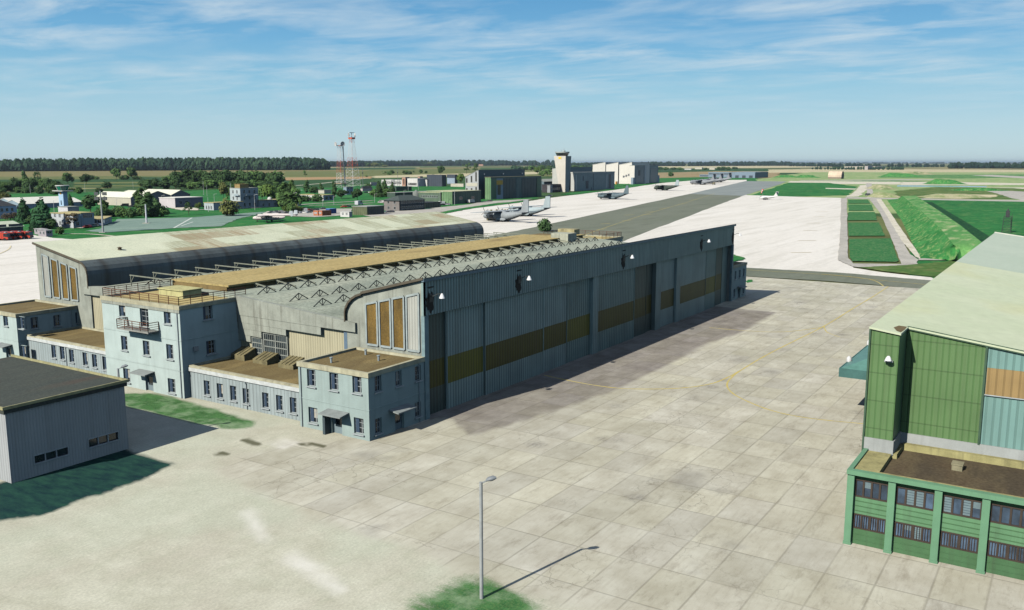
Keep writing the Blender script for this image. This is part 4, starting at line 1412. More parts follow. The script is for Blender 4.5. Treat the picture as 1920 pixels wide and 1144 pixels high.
pipe(N1, [(69.0, 72.6, 7.3), (69.0, 72.6, .1)]); pipe(N1, [(77.6, 62.45, 7.3), (77.6, 62.45, .1)])
pipe(N2, [(70.25, 83.4, 3.8), (70.42, 83.4, 3.5), (70.42, 83.4, .1)]); pipe(N3, [(70.42, 121.5, 3.8), (70.42, 121.5, .1)])
pipe(T3, [(69.45, 94.5, 11.4), (69.45, 94.5, .1)]); pipe(T3, [(79.9, 93.95, 11.6), (79.9, 93.95, 4.4)]); pipe(N4, [(77.5, 131.4, 7.2), (77.5, 131.4, 4.4)])
mb = MB(T3.location); mb.box(71.2, 71.9, 93.8, 94.03, 6.2, 6.8); mb.build('wall_box', plain('box_grey', (.3, .33, .33), .6), T3)
mb = MB(N1.location)
for (x, y) in ((71.5, 70.2), (75.2, 66.4), (76.8, 69.8)): mb.tube((x, y, 7.6), (x, y, 8.15), .12, n=8); mb.tube((x, y, 8.15), (x, y, 8.25), .2, n=8)
mb.build('vent_pipe', MATS['pipe_grey'], N1)

# matching far terrace: its railing and roof edge show over the lattice roof
T4 = thing('stair_block', 'far stair block whose rusty railed terrace shows past the roof spine', 'building', (185.7, 94.05, 0))
building_walls(T4, 185.7, 196.5, 94.05, 110.4, 11.9, WALLB, (), ())
flat_roof(T4, 185.7, 196.5, 94.05, 110.4, 11.9, DECKR, COPING)
railing(T4, [(185.9, 94.3), (196.2, 94.3), (196.2, 110.2), (185.9, 110.2)], 12.15)

# ---------------- dark-roofed shed in the left foreground
S = thing('storage_shed', 'grey ribbed flat-roofed shed with two strip windows at the lower left', 'shed', (41.4, 82.2, 0))
GREYSH = corrug('shed_cladding', (.36, .385, .375), 'x', .30, .16, .06, .15, width=.22)
GREYSH2 = corrug('shed_cladding_side', (.42, .44, .44), 'y', .42, .30, .06, .15, width=.22)
fy = [(43.7, 47.05, 1.62, 2.36), (49.23, 52.5, 1.68, 2.49)]
mb = MB(S.location)
wall_holes(mb, 'y', 41.4, 53.6, 0, 7.3, fy, .2, 82.2, 1)
mb.add([(53.6, 82.2, 0), (53.6, 104, 0), (53.6, 104, 7.3), (53.6, 82.2, 7.3)], [(0, 1, 2, 3)])
mb.add([(41.4, 104, 0), (53.6, 104, 0), (53.6, 104, 7.3), (41.4, 104, 7.3)], [(0, 1, 2, 3)])
mb.build('wall', GREYSH, S, normals=False)
mb = MB(S.location); mb.add([(41.4, 104, 0), (41.4, 82.2, 0), (41.4, 82.2, 7.3), (41.4, 104, 7.3)], [(0, 1, 2, 3)]); mb.build('side_wall', GREYSH2, S)
mb = MB(S.location)
mb.box(41.2, 53.8, 82.0, 104.2, 7.1, 7.56)
mb.build('roof', roofm('shed_roof', (.062, .072, .062), (.078, .086, .07), (.085, .07, .055), .4, (.4, 1.5, 1), .55), S)
mb = MB(S.location)
for (a, b, c, d) in ((41.05, 53.95, 81.85, 82.0), (53.8, 53.95, 82.0, 104.3), (41.05, 41.2, 82.0, 104.3)):
    mb.box(a, b, c, d, 7.52, 7.8)
mb.build('coping', paint('coping_olive', (.36, .34, .18), .2, .8, .3), S)
for (x0, x1, z0, z1) in fy:
    mb = MB(S.location)
    mb.box(x0 - .08, x1 + .08, 82.12, 82.3, z1, z1 + .1); mb.box(x0 - .08, x1 + .08, 82.1, 82.3, z0 - .1, z0)
    mb.box(x0 - .08, x0, 82.12, 82.3, z0, z1); mb.box(x1, x1 + .08, 82.12, 82.3, z0, z1)
    for k in (1, 2): mb.box(x0 + (x1 - x0) * k / 3 - .04, x0 + (x1 - x0) * k / 3 + .04, 82.2, 82.34, z0, z1)
    w = mb.build('window', WHITE, S)
    mb = MB(S.location); mb.box(x0, x1, 82.35, 82.4, z0, z1); mb.build('pane', GLASS, w)

# ---------------- green hangar on the right and its office annex
GREENC = corrug('green_cladding', (.12, .215, .085), 'y', .48, .35, .10, .3, width=.12, hj=2.35, groove=(.04, .13, .03))
GREENX = corrug('green_cladding_side', (.09, .18, .11), 'x', .48, .35, .10, .3, width=.12)
TEALC = corrug('teal_cladding', (.19, .335, .30), 'y', .55, .45, .08, .2, width=.2, groove=(.08, .15, .13))
TANC = corrug('tan_sheet', (.33, .225, .095), 'y', .55, .35, .15, .3, width=.12)
G = thing('green_hangar', 'large green-clad hangar with a pale lean-to roof filling the right edge', 'hangar', (79.5, 13.8, 0))
GR = lambda y: 16.42 + .132 * (y - 11.59)
yb = -22
mb = MB(G.location)
mb.prism([(11.6, 6.3), (5.6, 6.3), (5.6, GR(5.6) - .15), (11.6, GR(11.6) - .15)], 'x', 79.5, 79.8)
mb.box(79.5, 79.8, 5.6, 11.6, 0, 6.3)
mb.prism([(13.8, 0), (11.62, 0), (11.62, GR(11.62) - .15), (13.8, GR(13.8) - .15)], 'x', 76.0, 76.3)
mb.build('wall', GREENC, G)
mb = MB(G.location)
mb.prism([(76.3, 0), (79.5, 0), (79.5, GR(11.62) - .15), (76.3, GR(11.62) - .15)], 'y', 11.62, 11.9)
mb.prism([(76.3, 0), (193, 0), (193, GR(13.8) - .15), (76.3, GR(13.8) - .15)], 'y', 13.5, 13.79)
mb.prism([(13.8, 0), (yb, 0), (yb, GR(yb) - .15), (13.8, GR(13.8) - .15)], 'x', 192.7, 193)
mb.build('side_wall', GREENX, G)
mb = MB(G.location)
mb.prism([(5.6, 0), (yb, 0), (yb, GR(yb) - .15), (5.6, GR(5.6) - .15)], 'x', 79.55, 79.8)
mb.build('teal_panel', TEALC, G)
mb = MB(G.location); mb.box(79.42, 79.54, yb, 5.45, 11.45, 13.65); mb.build('tan_band', TANC, G)
mb = MB(G.location); mb.box(79.38, 79.54, yb, 5.5, 11.38, 11.46); mb.build('drip_rail', WHITE, G)
mb = MB(G.location)
mb.box(79.36, 79.49, yb, 11.6, 6.0, 7.25); mb.box(75.88, 75.99, 11.5, 13.85, 6.2, 7.4); mb.box(75.99, 79.36, 11.48, 11.6, 6.2, 7.35)
mb.build('flashing', paint('flashing_grey', (.36, .38, .36), .1, .6, .2), G)
mb = MB(G.location)
def slab(x0, x1, y0, y1, z=0):
    mb.add([(x0, y0, GR(y0) + z), (x1, y0, GR(y0) + z), (x1, y1, GR(y1) + z), (x0, y1, GR(y1) + z), (x0, y0, GR(y0) - .15 + z), (x1, y0, GR(y0) - .15 + z), (x1, y1, GR(y1) - .15 + z), (x0, y1, GR(y1) - .15 + z)],
           [(0, 1, 2, 3), (7, 6, 5, 4), (0, 4, 5, 1), (1, 5, 6, 2), (2, 6, 7, 3), (3, 7, 4, 0)])
slab(79.3, 133, yb, 13.95)
slab(75.8, 79.3, 11.5, 13.95)
PALER = roofm('pale_green_roof', (.54, .60, .41), (.61, .65, .47), (.56, .58, .34), .09, (1, 1, 1), .52, fine=.05)
mb.build('roof', PALER, G)
mb = MB(G.location); slab(133, 193.2, yb, 13.95); mb.build('roof', roofm('grey_green_roof', (.45, .53, .42), (.49, .56, .45), None, .1, fine=.04), G)
mb = MB(G.location); slab(192.6, 193.5, yb, 14.0, .12); mb.build('roof_edge', plain('edge_cream', (.7, .7, .58)), G)
# mossy dirt at the inner corner of the roof
mb = MB(G.location)
def dirt(pts):
    mb.add([(x, y, GR(y) + .012) for x, y in pts], [tuple(range(len(pts)))])
dirt([(76.3, 11.6), (76.5, 11.95), (77.7, 12.4), (79.0, 12.2), (79.25, 11.6), (77.8, 11.55)])
dirt([(79.4, 11.4), (79.5, 9.6), (79.62, 8.0), (79.75, 9.4), (79.7, 11.2)])
mb.build('roof_dirt', plain('moss_brown', (.15, .11, .05), .95), G)
mb = MB(G.location); mb.bar((75.9, 13.86, 0), (75.9, 13.86, GR(13.8) - .1), .14); mb.bar((79.4, 11.6, GR(11.6) - .1), (79.4, yb, GR(yb) - .1), .14, .3)
mb.bar((79.4, 5.6, 7.2), (79.4, 5.6, GR(5.6) - .2), .16)
mb.build('trim', plain('dark_green_trim', (.05, .1, .06), .7), G)
# lamp on the projecting bay
p = at(1667.5, 671.5, X=75.9)
mb = MB(G.location); mb.box(75.6, 75.99, p.y - .32, p.y + .32, p.z - .3, p.z - .18); mb.bar((75.9, p.y, p.z), (75.4, p.y, p.z + .1), .1)
w = mb.build('wall_lamp', STEEL, G)
mb = MB(G.location); mb.loft([(p.z + .25, 75.5, p.y, .09, .09), (p.z + .1, 75.47, p.y, .18, .2), (p.z - .12, 75.42, p.y, .24, .28)], 10, ax='z'); mb.build('lamp_shade', MATS['shade_white'], w)
# canopy on the apron side
CANT = plain('canopy_teal', (.105, .24, .20), .5)
mb = MB(G.location)
cx0, cx1, cy = 106.9, 150, 22.6
mb.add([(cx0, cy, 6.0), (cx1, cy, 6.0), (cx1 - 9, 13.9, 9.5), (cx0 + 9, 13.9, 9.5), (cx0, 13.9, 6.0), (cx1, 13.9, 6.0)], [(0, 1, 2, 3), (0, 3, 4), (1, 5, 2), (0, 4, 5, 1)])
cn = mb.build('canopy', CANT, G)
mb = MB(G.location); mb.box(cx0 - .1, cx0, 13.9, cy + .1, 5.0, 6.05); mb.box(cx0, cx1, cy, cy + .1, 5.0, 6.05); mb.build('canopy_fascia', plain('canopy_fascia_teal', (.06, .15, .135), .5), cn)
mb = MB(G.location)
for (u, v) in ((1592, 674), (1631, 643)):
    q = gp(u, v, 6.3)
    mb.loft([(6.0, q.x, 22.5, .3, .3), (6.5, q.x, 22.5, .3, .3), (6.7, q.x, 22.5, .12, .12)], 10, ax='z')
mb.build('canopy_lamp', MATS['shade_white'], cn)

O = thing('office_annex', 'two-storey green office block with pillars and ribbon windows at the lower right', 'building', (69.7, 13.6, 0))
ye = -8.4
BRG = paint('office_green', (.12, .255, .13), .10, .8, .25, .7)
BRG2 = paint('office_green_deep', (.075, .17, .075), .12, .8, .35, .7)
PIL = paint('pillar_green', (.145, .30, .175), .08, .8, .15, .6)
X = 70.15
mb = MB(O.location)
mb.box(X, X + .25, ye, 13.6, 2.85, 4.22); mb.build('spandrel', BRG, O)
mb = MB(O.location); mb.box(X, X + .25, ye, 13.6, 0, 1.62); mb.box(X, X + .25, ye, 13.6, 5.66, 6.1); mb.box(X + .25, 79.4, 13.35, 13.6, 0, 6.1)
mb.build('wall', BRG2, O)
mb = MB(O.location)
for z in (.75, 3.1, 3.5, 3.9, 1.2):
    mb.box(X - .03, X - .001, ye, 13.5, z - .03, z + .03)
mb.build('seam', BRG2, O)
mb = MB(O.location); mb.box(69.55, 70.1, ye, 13.75, 6.1, 6.45); mb.box(70.1, 76, 13.4, 13.75, 6.1, 6.448); mb.box(70.1, X + .25, ye, 13.4, 6.1, 6.3)
mb.build('cornice', PIL, O)
pils = [13.45, 10.46, 7.24, 4.1, .95, -2.2, -5.4]
PL = None
for y in pils:
    loc = Vector((69.7, y, 0)) - O.location
    if PL is None:
        mb = MB(); mb.box(0, .44, -.26, .26, .55, 6.1); mb.box(-.04, .44, -.3, .3, 0, .55)
        PL = mb.build('pillar', PIL, O); PL.location = loc
    else: cpy(PL, O, loc)
FRB = plain('frame_brown', (.055, .04, .03), .6)
rnd = random.Random(5)
CURT = plain('blind_pale', (.16, .225, .24), .7)
for i in range(len(pils) - 1):
    y1, y0 = pils[i] - .3, pils[i + 1] + .3
    for (z0, z1, nn) in ((1.67, 2.8, 4), (4.27, 5.61, 4)):
        mb = MB(O.location)
        mb.box(X - .02, X + .12, y0, y1, z0 - .05, z0 + .06); mb.box(X - .02, X + .12, y0, y1, z1 - .06, z1 + .05)
        for k in range(nn + 1):
            yy = y0 + (y1 - y0) * k / nn
            mb.box(X - .02, X + .12, max(y0, yy - .07), min(y1, yy + .07), z0 + .06, z1 - .06)
        if z0 < 2:
            for k in range(14):
                yy = y0 + (y1 - y0) * (k + .5) / 14
                mb.box(X - .05, X - .021, yy - .02, yy + .02, z0 + .05, z1 - .05)
        w = mb.build('window', FRB, O)
        mb = MB(O.location); mb.box(X + .08, X + .11, y0, y1, z0, z1); mb.build('pane', GLASSB, w)
        for k in range(nn):
            if rnd.random() < (.14 if i else .4):
                mb = MB(O.location)
                a = y0 + (y1 - y0) * k / nn + .08; b = y0 + (y1 - y0) * (k + 1) / nn - .08
                zl = z0 + .08 + rnd.choice((0, 0, .35, .5)) * (z1 - z0)
                for q in range(6):
                    zz = zl + (z1 - .08 - zl) * q / 6
                    mb.box(X + .05, X + .075, a, b, zz, zz + (z1 - .08 - zl) / 6 * .8)
                mb.build('blind', CURT, w)
mb = MB(O.location)
mb.box(70.4, 79.3, ye, 13.4, 5.6, 5.9)
mb.build('roof', roofm('gravel_roof', (.10, .075, .045), (.13, .105, .06), (.075, .06, .04), .35, (.6, 1.6, 1), .54), O)
mb = MB(O.location)
mb.box(70.1, 76.0, 11.6, 13.4, 5.9, 6.3)          # broad parapet strip
mb.box(76.0, 79.3, 11.2, 11.6, 5.9, 6.3)
mb.box(78.8, 79.3, ye, 11.2, 5.9, 6.45)
mb.box(70.1, 70.5, ye, 11.6, 6.305, 6.40)
mb.build('parapet', paint('parapet_moss', (.36, .33, .15), .25, .8, .45, .9), O)
p = gp(1795, 880, 5.9)
mb = MB(O.location); mb.box(p.x - .45, p.x + .45, p.y - .38, p.y + .38, 5.9, 6.35); mb.box(p.x - .5, p.x + .5, p.y - .43, p.y + .43, 6.35, 6.45); mb.build('roof_vent', paint('vent_olive', (.26, .24, .15), .2, 2, .3), O)

# ---------------- street lamps
def street_lamp(label, base, h, arm, rz):
    T = thing('street_lamp', label, 'street lamp', base, rz, 'street lamps')
    mb = MB(); mb.box(-.45, .45, -.45, .45, 0, .3); mb.build('base', paint('lamp_base', (.4, .4, .37), .15, 2), T)
    mb = MB(); mb.tube((0, 0, .3), (0, 0, h), .14, .12, 10); mb.bar((0, 0, h - .1), (arm * .45, 0, h + .12), .1)
    mb.build('pole', STEEL, T)
    mb = MB(); mb.loft([(arm * .35, 0, h + .12, .1, .07), (arm * .5, 0, h + .2, .22, .14), (arm * .85, 0, h + .28, .25, .17), (arm * 1.1, 0, h + .3, .1, .07)], 10); mb.build('lamp_head', plain('lamp_grey', (.22, .24, .25), .5), T)
    return T


b = gp(903, 1131)
street_lamp('lone grey street lamp on the grass patch in the foreground', b, zat(904, 903, b), .95, HEAD - math.pi / 2)
b = gp(221, 691, 8.7); b.z = 0
street_lamp('grey street lamp by the stair block, its foot hidden by the dark-roofed shed', b, 8.7, .95, HEAD - math.pi / 2)
# ------------------------------------------------------------------ far buildings
def srgb(*c): return lin(*c)


FW = {}


def far_windows(T, face, n, rows, w, h, L, z0, dz, margin=1.2, mat=None, inset=0.0, wall=0.0, x0=0.0):
    """rows of small windows on the local y=0 ('r') or x=0 ('l') face"""
    mat = mat or GLASS
    key = (round(w, 1), round(h, 1), mat.name)
    for r in range(rows):
        for i in range(n):
            a = x0 + margin + (L - 2 * margin) * (i + .5) / n
            loc = (a, 0, z0 + r * dz) if face == 'r' else (0, a, z0 + r * dz)
            rz = 0 if face == 'r' else RZX
            if key not in FW:
                mb = MB()
                mb.box(-w / 2 - .12, w / 2 + .12, -.10, .05, -.12, 0); mb.box(-w / 2 - .12, w / 2 + .12, -.06, .05, h, h + .12)
                mb.box(-w / 2 - .12, -w / 2, -.06, .05, 0, h); mb.box(w / 2, w / 2 + .12, -.06, .05, 0, h); mb.box(-.05, .05, -.05, .05, 0, h)
                o = mb.build('window', WHITE, T)
                mb = MB(); mb.box(-w / 2, w / 2, -.03, .04, 0, h); mb.build('pane', mat, o)
                o.location = loc; o.rotation_euler = (0, 0, rz)
                FW[key] = o
            else: cpy(FW[key], T, loc, rz)


def bld(name, label, cat, c, top, l=None, r=None, w=None, d=None, wall=None, wall2=None, roof=None, kind='flat', rise=2.0, group=None, rot=None, over=.25, par=.3, h=None):
    """box building: c = near bottom corner (photo point), l / r = points on its left / right ground edges.
    local x runs along the shaded right-hand face, local y along the sunny left-hand face"""
    C = gp(*c)
    if rot is None: rot = 0.0
    if rot == 'free':
        q = gp(*r) - C; rot = math.atan2(q.y, q.x); w = q.length
        if l is not None: d = (gp(*l) - C).length
    else:
        if l is not None: d = at(l[0], l[1], X=C.x).y - C.y
        if r is not None: w = at(r[0], r[1], Y=C.y).x - C.x
    h = h or zat(top, c[0], C)
    T = thing(name, label, cat, C, rot, group)
    T['w'] = 0
    mb = MB()
    if kind in ('flat', 'none', 'para'):
        mb.box(0, w, 0, d, 0, h)
    elif kind == 'gable_x':      # ridge along x
        mb.prism([(0, 0), (d, 0), (d, h), (d / 2, h + rise), (0, h)], 'x', 0, w)
    elif kind == 'gable_y':      # ridge along y
        mb.prism([(0, 0), (w, 0), (w, h), (w / 2, h + rise), (0, h)], 'y', 0, d)
    elif kind == 'hip':
        mb.box(0, w, 0, d, 0, h)
    elif kind == 'mono':         # falls away from the right-hand face
        mb.prism([(0, 0), (d, 0), (d, h - rise), (0, h)], 'x', 0, w)
    elif kind == 'arch':
        n = 9
        mb.prism([(0, 0), (w, 0)] + [(w / 2 + w / 2 * math.cos(math.pi * i / n), h + rise * math.sin(math.pi * i / n)) for i in range(n + 1)], 'y', 0, d)
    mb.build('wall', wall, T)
    if wall2:
        mb = MB()
        if kind == 'gable_x': mb.prism([(0.02, 0), (d - .02, 0), (d - .02, h - .02), (d / 2, h + rise - .02), (.02, h - .02)], 'x', -.03, 0)
        elif kind == 'mono': mb.prism([(.02, 0), (d - .02, 0), (d - .02, h - rise - .02), (.02, h - .02)], 'x', -.03, 0)
        else: mb.box(-.03, 0, .02, d - .02, 0, h - .02)
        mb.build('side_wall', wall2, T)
    mb = MB(); o = over
    if kind == 'flat':
        mb.box(-o, w + o, -o, d + o, h, h + par)
    elif kind == 'para':
        mb.box(.3, w - .3, .3, d - .3, h, h + .05)
        mb.box(-.05, w + .05, -.05, .3, h, h + .5); mb.box(-.05, w + .05, d - .3, d + .05, h, h + .5); mb.box(-.05, .3, .3, d - .3, h, h + .5); mb.box(w - .3, w + .05, .3, d - .3, h, h + .5)
    elif kind == 'gable_x':
        k = rise / (d / 2)
        mb.prism([(-o, h - o * k + .12), (d / 2, h + rise + .12), (d + o, h - o * k + .12), (d + o, h - o * k + .3), (d / 2, h + rise + .32), (-o, h - o * k + .3)], 'x', -o, w + o)
    elif kind == 'gable_y':
        k = rise / (w / 2)
        mb.prism([(-o, h - o * k + .12), (w / 2, h + rise + .12), (w + o, h - o * k + .12), (w + o, h - o * k + .3), (w / 2, h + rise + .32), (-o, h - o * k + .3)], 'y', -o, d + o)
    elif kind == 'mono':
        k = rise / d
        mb.prism([(-o, h + .05 + o * k), (d + o, h - rise + .05 - o * k), (d + o, h - rise + .3 - o * k), (-o, h + .3 + o * k)], 'x', -o, w + o)
    elif kind == 'arch':
        n = 9
        a_ = [(w / 2 + (w / 2 + .2) * math.cos(math.pi * i / n), h + .1 + (rise + .15) * math.sin(math.pi * i / n)) for i in range(n + 1)]
        b_ = [(w / 2 + (w / 2 + .05) * math.cos(math.pi * i / n), h + .05 + (rise + .02) * math.sin(math.pi * i / n)) for i in range(n + 1)]
        mb.prism(a_ + b_[::-1], 'y', -.3, d + .3)
    elif kind == 'hip':
        m = min(w, d) / 2
        if w >= d: t = [(m, d / 2), (w - m, d / 2)]
        else: t = [(w / 2, m), (w / 2, d - m)]
        vs = [(-o, -o, h), (w + o, -o, h), (w + o, d + o, h), (-o, d + o, h), (*t[0], h + rise), (*t[1], h + rise)]
        if w >= d: fs = [(0, 1, 5, 4), (1, 2, 5), (2, 3, 4, 5), (3, 0, 4), (3, 2, 1, 0)]
        else: fs = [(0, 1, 4), (1, 2, 5, 4), (2, 3, 5), (3, 0, 4, 5), (3, 2, 1, 0)]
        mb.add(vs, fs)
    if kind != 'none': mb.build('roof', roof, T)
    del T['w']
    return T, w, d, h


ROOFTAN = roofm('far_tan_roof', (.42, .36, .16), (.5, .44, .24), None, .2)
ROOFGREY = roofm('far_grey_roof', (.30, .32, .29), (.36, .38, .34), None, .2)
ROOFPALE = roofm('far_pale_roof', (.66, .66, .52), (.72, .72, .58), None, .05, fine=.08)
ROOFWHITE = roofm('far_white_roof', (.74, .73, .64), (.78, .77, .68), None, .05, fine=.06)
ROOFDARK = roofm('far_dark_roof', (.05, .055, .06), (.065, .07, .075), None, .2)
ROOFTEAL = roofm('far_green_roof', (.50, .55, .42), (.55, .60, .46), None, .1, fine=.1)
ROOFOL = roofm('far_olive_roof', (.5, .5, .3), (.55, .55, .36), None, .1, fine=.1)
PBLUE = paint('far_pale_blue', (.36, .48, .58), .1, .2, .1)
GBLUE = paint('far_grey_blue', (.25, .33, .38), .12, .2, .15)
GREYW = paint('far_grey_wall', (.32, .34, .34), .12, .2, .2)
CREAMW = paint('far_cream_wall', (.52, .5, .4), .1, .2, .15)
LIGHTW = paint('far_white_wall', (.62, .62, .58), .08, .2, .1)
BEIGEW = paint('far_beige_wall', (.5, .45, .42), .1, .2, .15)
DGREEN = corrug('far_dark_green', (.075, .125, .09), 'x', 2.2, .5, .15, .3, width=.2)
DGREENY = corrug('far_green_y', (.15, .27, .13), 'y', 2.2, .4, .15, .2, width=.2)
OLIVEY = corrug('far_olive_y', (.14, .16, .085), 'y', 1.5, .5, .2, .3, width=.3)
OLIVEX = corrug('far_olive_x', (.06, .08, .06), 'x', 2.6, .6, .2, .3, width=.2)
TEALX = corrug('far_teal_x', (.06, .12, .125), 'x', 1.9, .6, .15, .2, width=.15)
GREYX = corrug('far_grey_x', (.17, .24, .26), 'x', 2.4, .35, .1, .2, width=.1)
NAVY = plain('far_navy', (.05, .065, .085), .6)
BRICK = paint('far_brick', (.4, .24, .17), .15, .3, .2)

# old barracks and sheds at the far left
C = gp(33, 409)
bld('barracks', 'long pale blue building with a dark hipped roof at the left edge', 'building', (33, 409), 385.5, w=46, d=11, wall=PBLUE, roof=ROOFDARK, kind='hip', rise=3.2)
T = [o for o in COL.objects if o.get('label', '').startswith('long pale blue building')][0]
T.location = C + Vector((-46, 0, 0))
far_windows(T, 'r', 16, 1, 1.2, 1.6, 46, 4.0, 3)
for i, (c, r, top, ri, lab) in enumerate([((40, 392.5), (155, 387.5), 383.5, 2.6, 'front white-roofed low shed behind the dark conifers'), ((22, 386.5), (135, 382), 379.5, 2.6, 'rear white-roofed low shed beside the bright green field')]):
    bld('store_shed', lab, 'shed', c, top, r=r, d=20, wall=GBLUE, roof=ROOFWHITE, kind='gable_x', rise=ri, group='white-roofed sheds')
t_, w_, d_, h_ = bld('engine_shelter', 'open-fronted dark shelter with a pale green roof behind the fire engines', 'shelter', (44, 437.3), 424.5, w=30, d=17, wall=plain('shelter_dark', (.03, .04, .045)), roof=ROOFTEAL, kind='gable_x', rise=1.8, over=.6)
t_.location = gp(44, 437.3) + Vector((-30, 0, 0))
for k in range(4):
    mb = MB(); mb.box(3 + 7 * k, 9 + 7 * k, -.12, -.02, .2, 4.2); mb.build('bay_door', plain('bay_grey', (.06, .07, .08)), t_)
CAB = paint('cabin_mauve', (.42, .38, .40), .08, .8, .15)
for (c, l, r, top, lab) in [((87, 444.8), (72, 442), (99.2, 443.3), 432.4, 'nearer of two small pale site cabins beside the fire engines'), ((78, 440.5), (65, 440.5), (90, 438.5), 430, 'rear site cabin, partly hidden behind its neighbour')]:
    t_, w_, d_, h_ = bld('site_cabin', lab, 'cabin', c, top, l=l, r=r, wall=CAB, roof=plain('cabin_roof', (.5, .48, .46)), par=.12, group='site cabins')
    far_windows(t_, 'l', 2, 1, .9, .9, d_, 1.2, 2, .5)
    far_windows(t_, 'r', 1, 1, 1.8, .7, w_, 1.6, 2, .4)

# old blue control tower and its buildings
OW = 'old control tower'
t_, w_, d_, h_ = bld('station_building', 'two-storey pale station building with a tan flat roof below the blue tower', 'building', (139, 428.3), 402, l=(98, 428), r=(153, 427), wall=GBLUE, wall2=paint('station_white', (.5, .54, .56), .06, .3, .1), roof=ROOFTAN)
far_windows(t_, 'l', 4, 2, 1.5, 1.7, d_, 1.2, 3.6)
far_windows(t_, 'r', 1, 2, 1.4, 1.7, w_, 1.2, 3.6)
t_, w_, d_, h_ = bld('station_wing', 'two-storey blue-grey wing with a tan roof to the right of the station building', 'building', (153.5, 426.5), 401.5, r=(178, 425), d=17, wall=GBLUE, roof=ROOFTAN, h=6.5)
far_windows(t_, 'r', 4, 1, 1.3, 1.7, w_, 4.4, 3.6)
t_, w_, d_, h_ = bld('station_wing', 'low blue-grey wing with pillared end beside the parked red and white cars', 'building', (196.5, 422.5), 411, r=(210, 416.8), l=(152, 424), wall=GBLUE, roof=ROOFTAN, rot='free')
far_windows(t_, 'l', 4, 1, 1.4, 1.7, d_, 1.0, 3)
far_windows(t_, 'r', 3, 1, 1.4, 2.0, w_, .7, 3)
t_, w_, d_, h_ = bld('plant_room', 'pale plant room at the foot of the blue control tower', 'building', (129, 417), 388.5, l=(111, 417), r=(150, 415.5), wall=GREYW, wall2=plain('plant_white', (.6, .6, .6)), roof=ROOFGREY, par=.2)
C = gp(125, 414)
hb, ht, hc = zat(388, 121, C), zat(358.5, 121, C), zat(347.5, 121, C)
T = thing('control_tower', 'old pale blue control tower with a green-glazed cab', 'control tower', C)
mb = MB(); mb.box(-1.2, 1.2, -.6, 3.6, 0, ht); mb.build('shaft', paint('tower_blue', (.36, .52, .66), .06, .3, .1), T)
mb = MB(); mb.box(-1.23, -1.2, 1.2, 2.0, hb + 1, hb + 3.3); mb.build('window', GLASS, T)
mb = MB(); mb.box(-3, 3, -3.2, 6, ht, ht + .3); mb.build('gallery', LIGHTW, T)
def frustum(mb, x, y, r0, r1, z0, z1, n=8, mi=0):
    mb.loft([(z0, x, y, r0, r0), (z1, x, y, r1, r1)], n, mi, ax='z')
mb = MB(); frustum(mb, 0, 1.5, 2.3, 3.3, ht + .3, hc - .35); mb.build('cab_glazing', plain('cab_green', (.02, .25, .15), .2, .5), T)
mb = MB(); frustum(mb, 0, 1.5, 3.5, 3.5, hc - .35, hc); mb.build('cab_roof', LIGHTW, T)
mb = MB(); mb.box(-1.32, -1.22, .9, 2.1, ht - 1.6, ht - .3); mb.build('sign', plain('sign_orange', (.75, .38, .03)), T)
mb = MB()
for k in range(8):
    a = math.pi * 2 * k / 8
    mb.bar((2.35 * math.cos(a), 1.5 + 2.35 * math.sin(a), ht + .3), (3.35 * math.cos(a), 1.5 + 3.35 * math.sin(a), hc - .35), .12)
mb.build('cab_mullion', LIGHTW, T)

# pale gabled store hangars
for (c, l, r, ridge, lab) in [((246, 386.5), (183, 381.5), (272, 384), 358.5, 'nearest of the cream-roofed store hangars, left of the tall trees'),
                              ((272, 384), (218, 379), (321, 381), 357.8, 'middle cream-roofed store hangar between the tall trees and the white store'),
                              ((322, 381.5), (262, 377), (357, 378), 357.2, 'right-hand cream-roofed store hangar beside the green field')]:
    C = gp(*c); w = at(r[0], r[1], Y=C.y).x - C.x
    he = zat(c[1] - 15.5, c[0], C)
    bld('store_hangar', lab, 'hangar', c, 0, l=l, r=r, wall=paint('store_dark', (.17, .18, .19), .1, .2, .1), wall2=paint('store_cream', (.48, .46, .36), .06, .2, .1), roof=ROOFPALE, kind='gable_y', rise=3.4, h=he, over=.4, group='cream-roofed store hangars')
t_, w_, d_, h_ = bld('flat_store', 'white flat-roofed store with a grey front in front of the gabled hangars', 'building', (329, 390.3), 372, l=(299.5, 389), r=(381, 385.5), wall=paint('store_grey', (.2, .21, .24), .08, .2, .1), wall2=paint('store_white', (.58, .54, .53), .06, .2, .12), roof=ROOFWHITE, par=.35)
far_windows(t_, 'r', 2, 1, 2.0, 2.0, w_ * .6, 2.6, 3, 2)

# old watch house with side wings
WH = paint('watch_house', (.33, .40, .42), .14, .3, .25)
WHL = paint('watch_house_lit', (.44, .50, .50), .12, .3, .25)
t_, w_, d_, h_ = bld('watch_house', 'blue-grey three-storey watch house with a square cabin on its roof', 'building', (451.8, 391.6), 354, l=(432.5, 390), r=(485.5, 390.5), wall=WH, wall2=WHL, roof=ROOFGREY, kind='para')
far_windows(t_, 'r', 3, 3, 1.2, 2.0, w_, 1.6, 4.2)
far_windows(t_, 'l', 2, 3, 1.2, 2.0, d_, 1.6, 4.2)
mb = MB(); mb.box(.8, 8.2, 1, 6, h_, h_ + 2.8); mb.box(.6, 8.4, .8, 6.2, h_ + 2.8, h_ + 3.0); mb.build('roof_cabin', paint('cabin_ochre', (.35, .25, .1), .15, .5, .3), t_)
mb = MB(); mb.box(4, 10.5, -1.2, 0, h_ - 4.6, h_ - 4.3); mb.box(4, 10.5, -1.2, -1.1, h_ - 4.3, h_ - 3.4); mb.box(-1.2, 0, .5, 5, h_ - 4.6, h_ - 4.3); mb.box(-1.2, -1.1, .5, 5, h_ - 4.3, h_ - 3.4); mb.build('balcony', WH, t_)
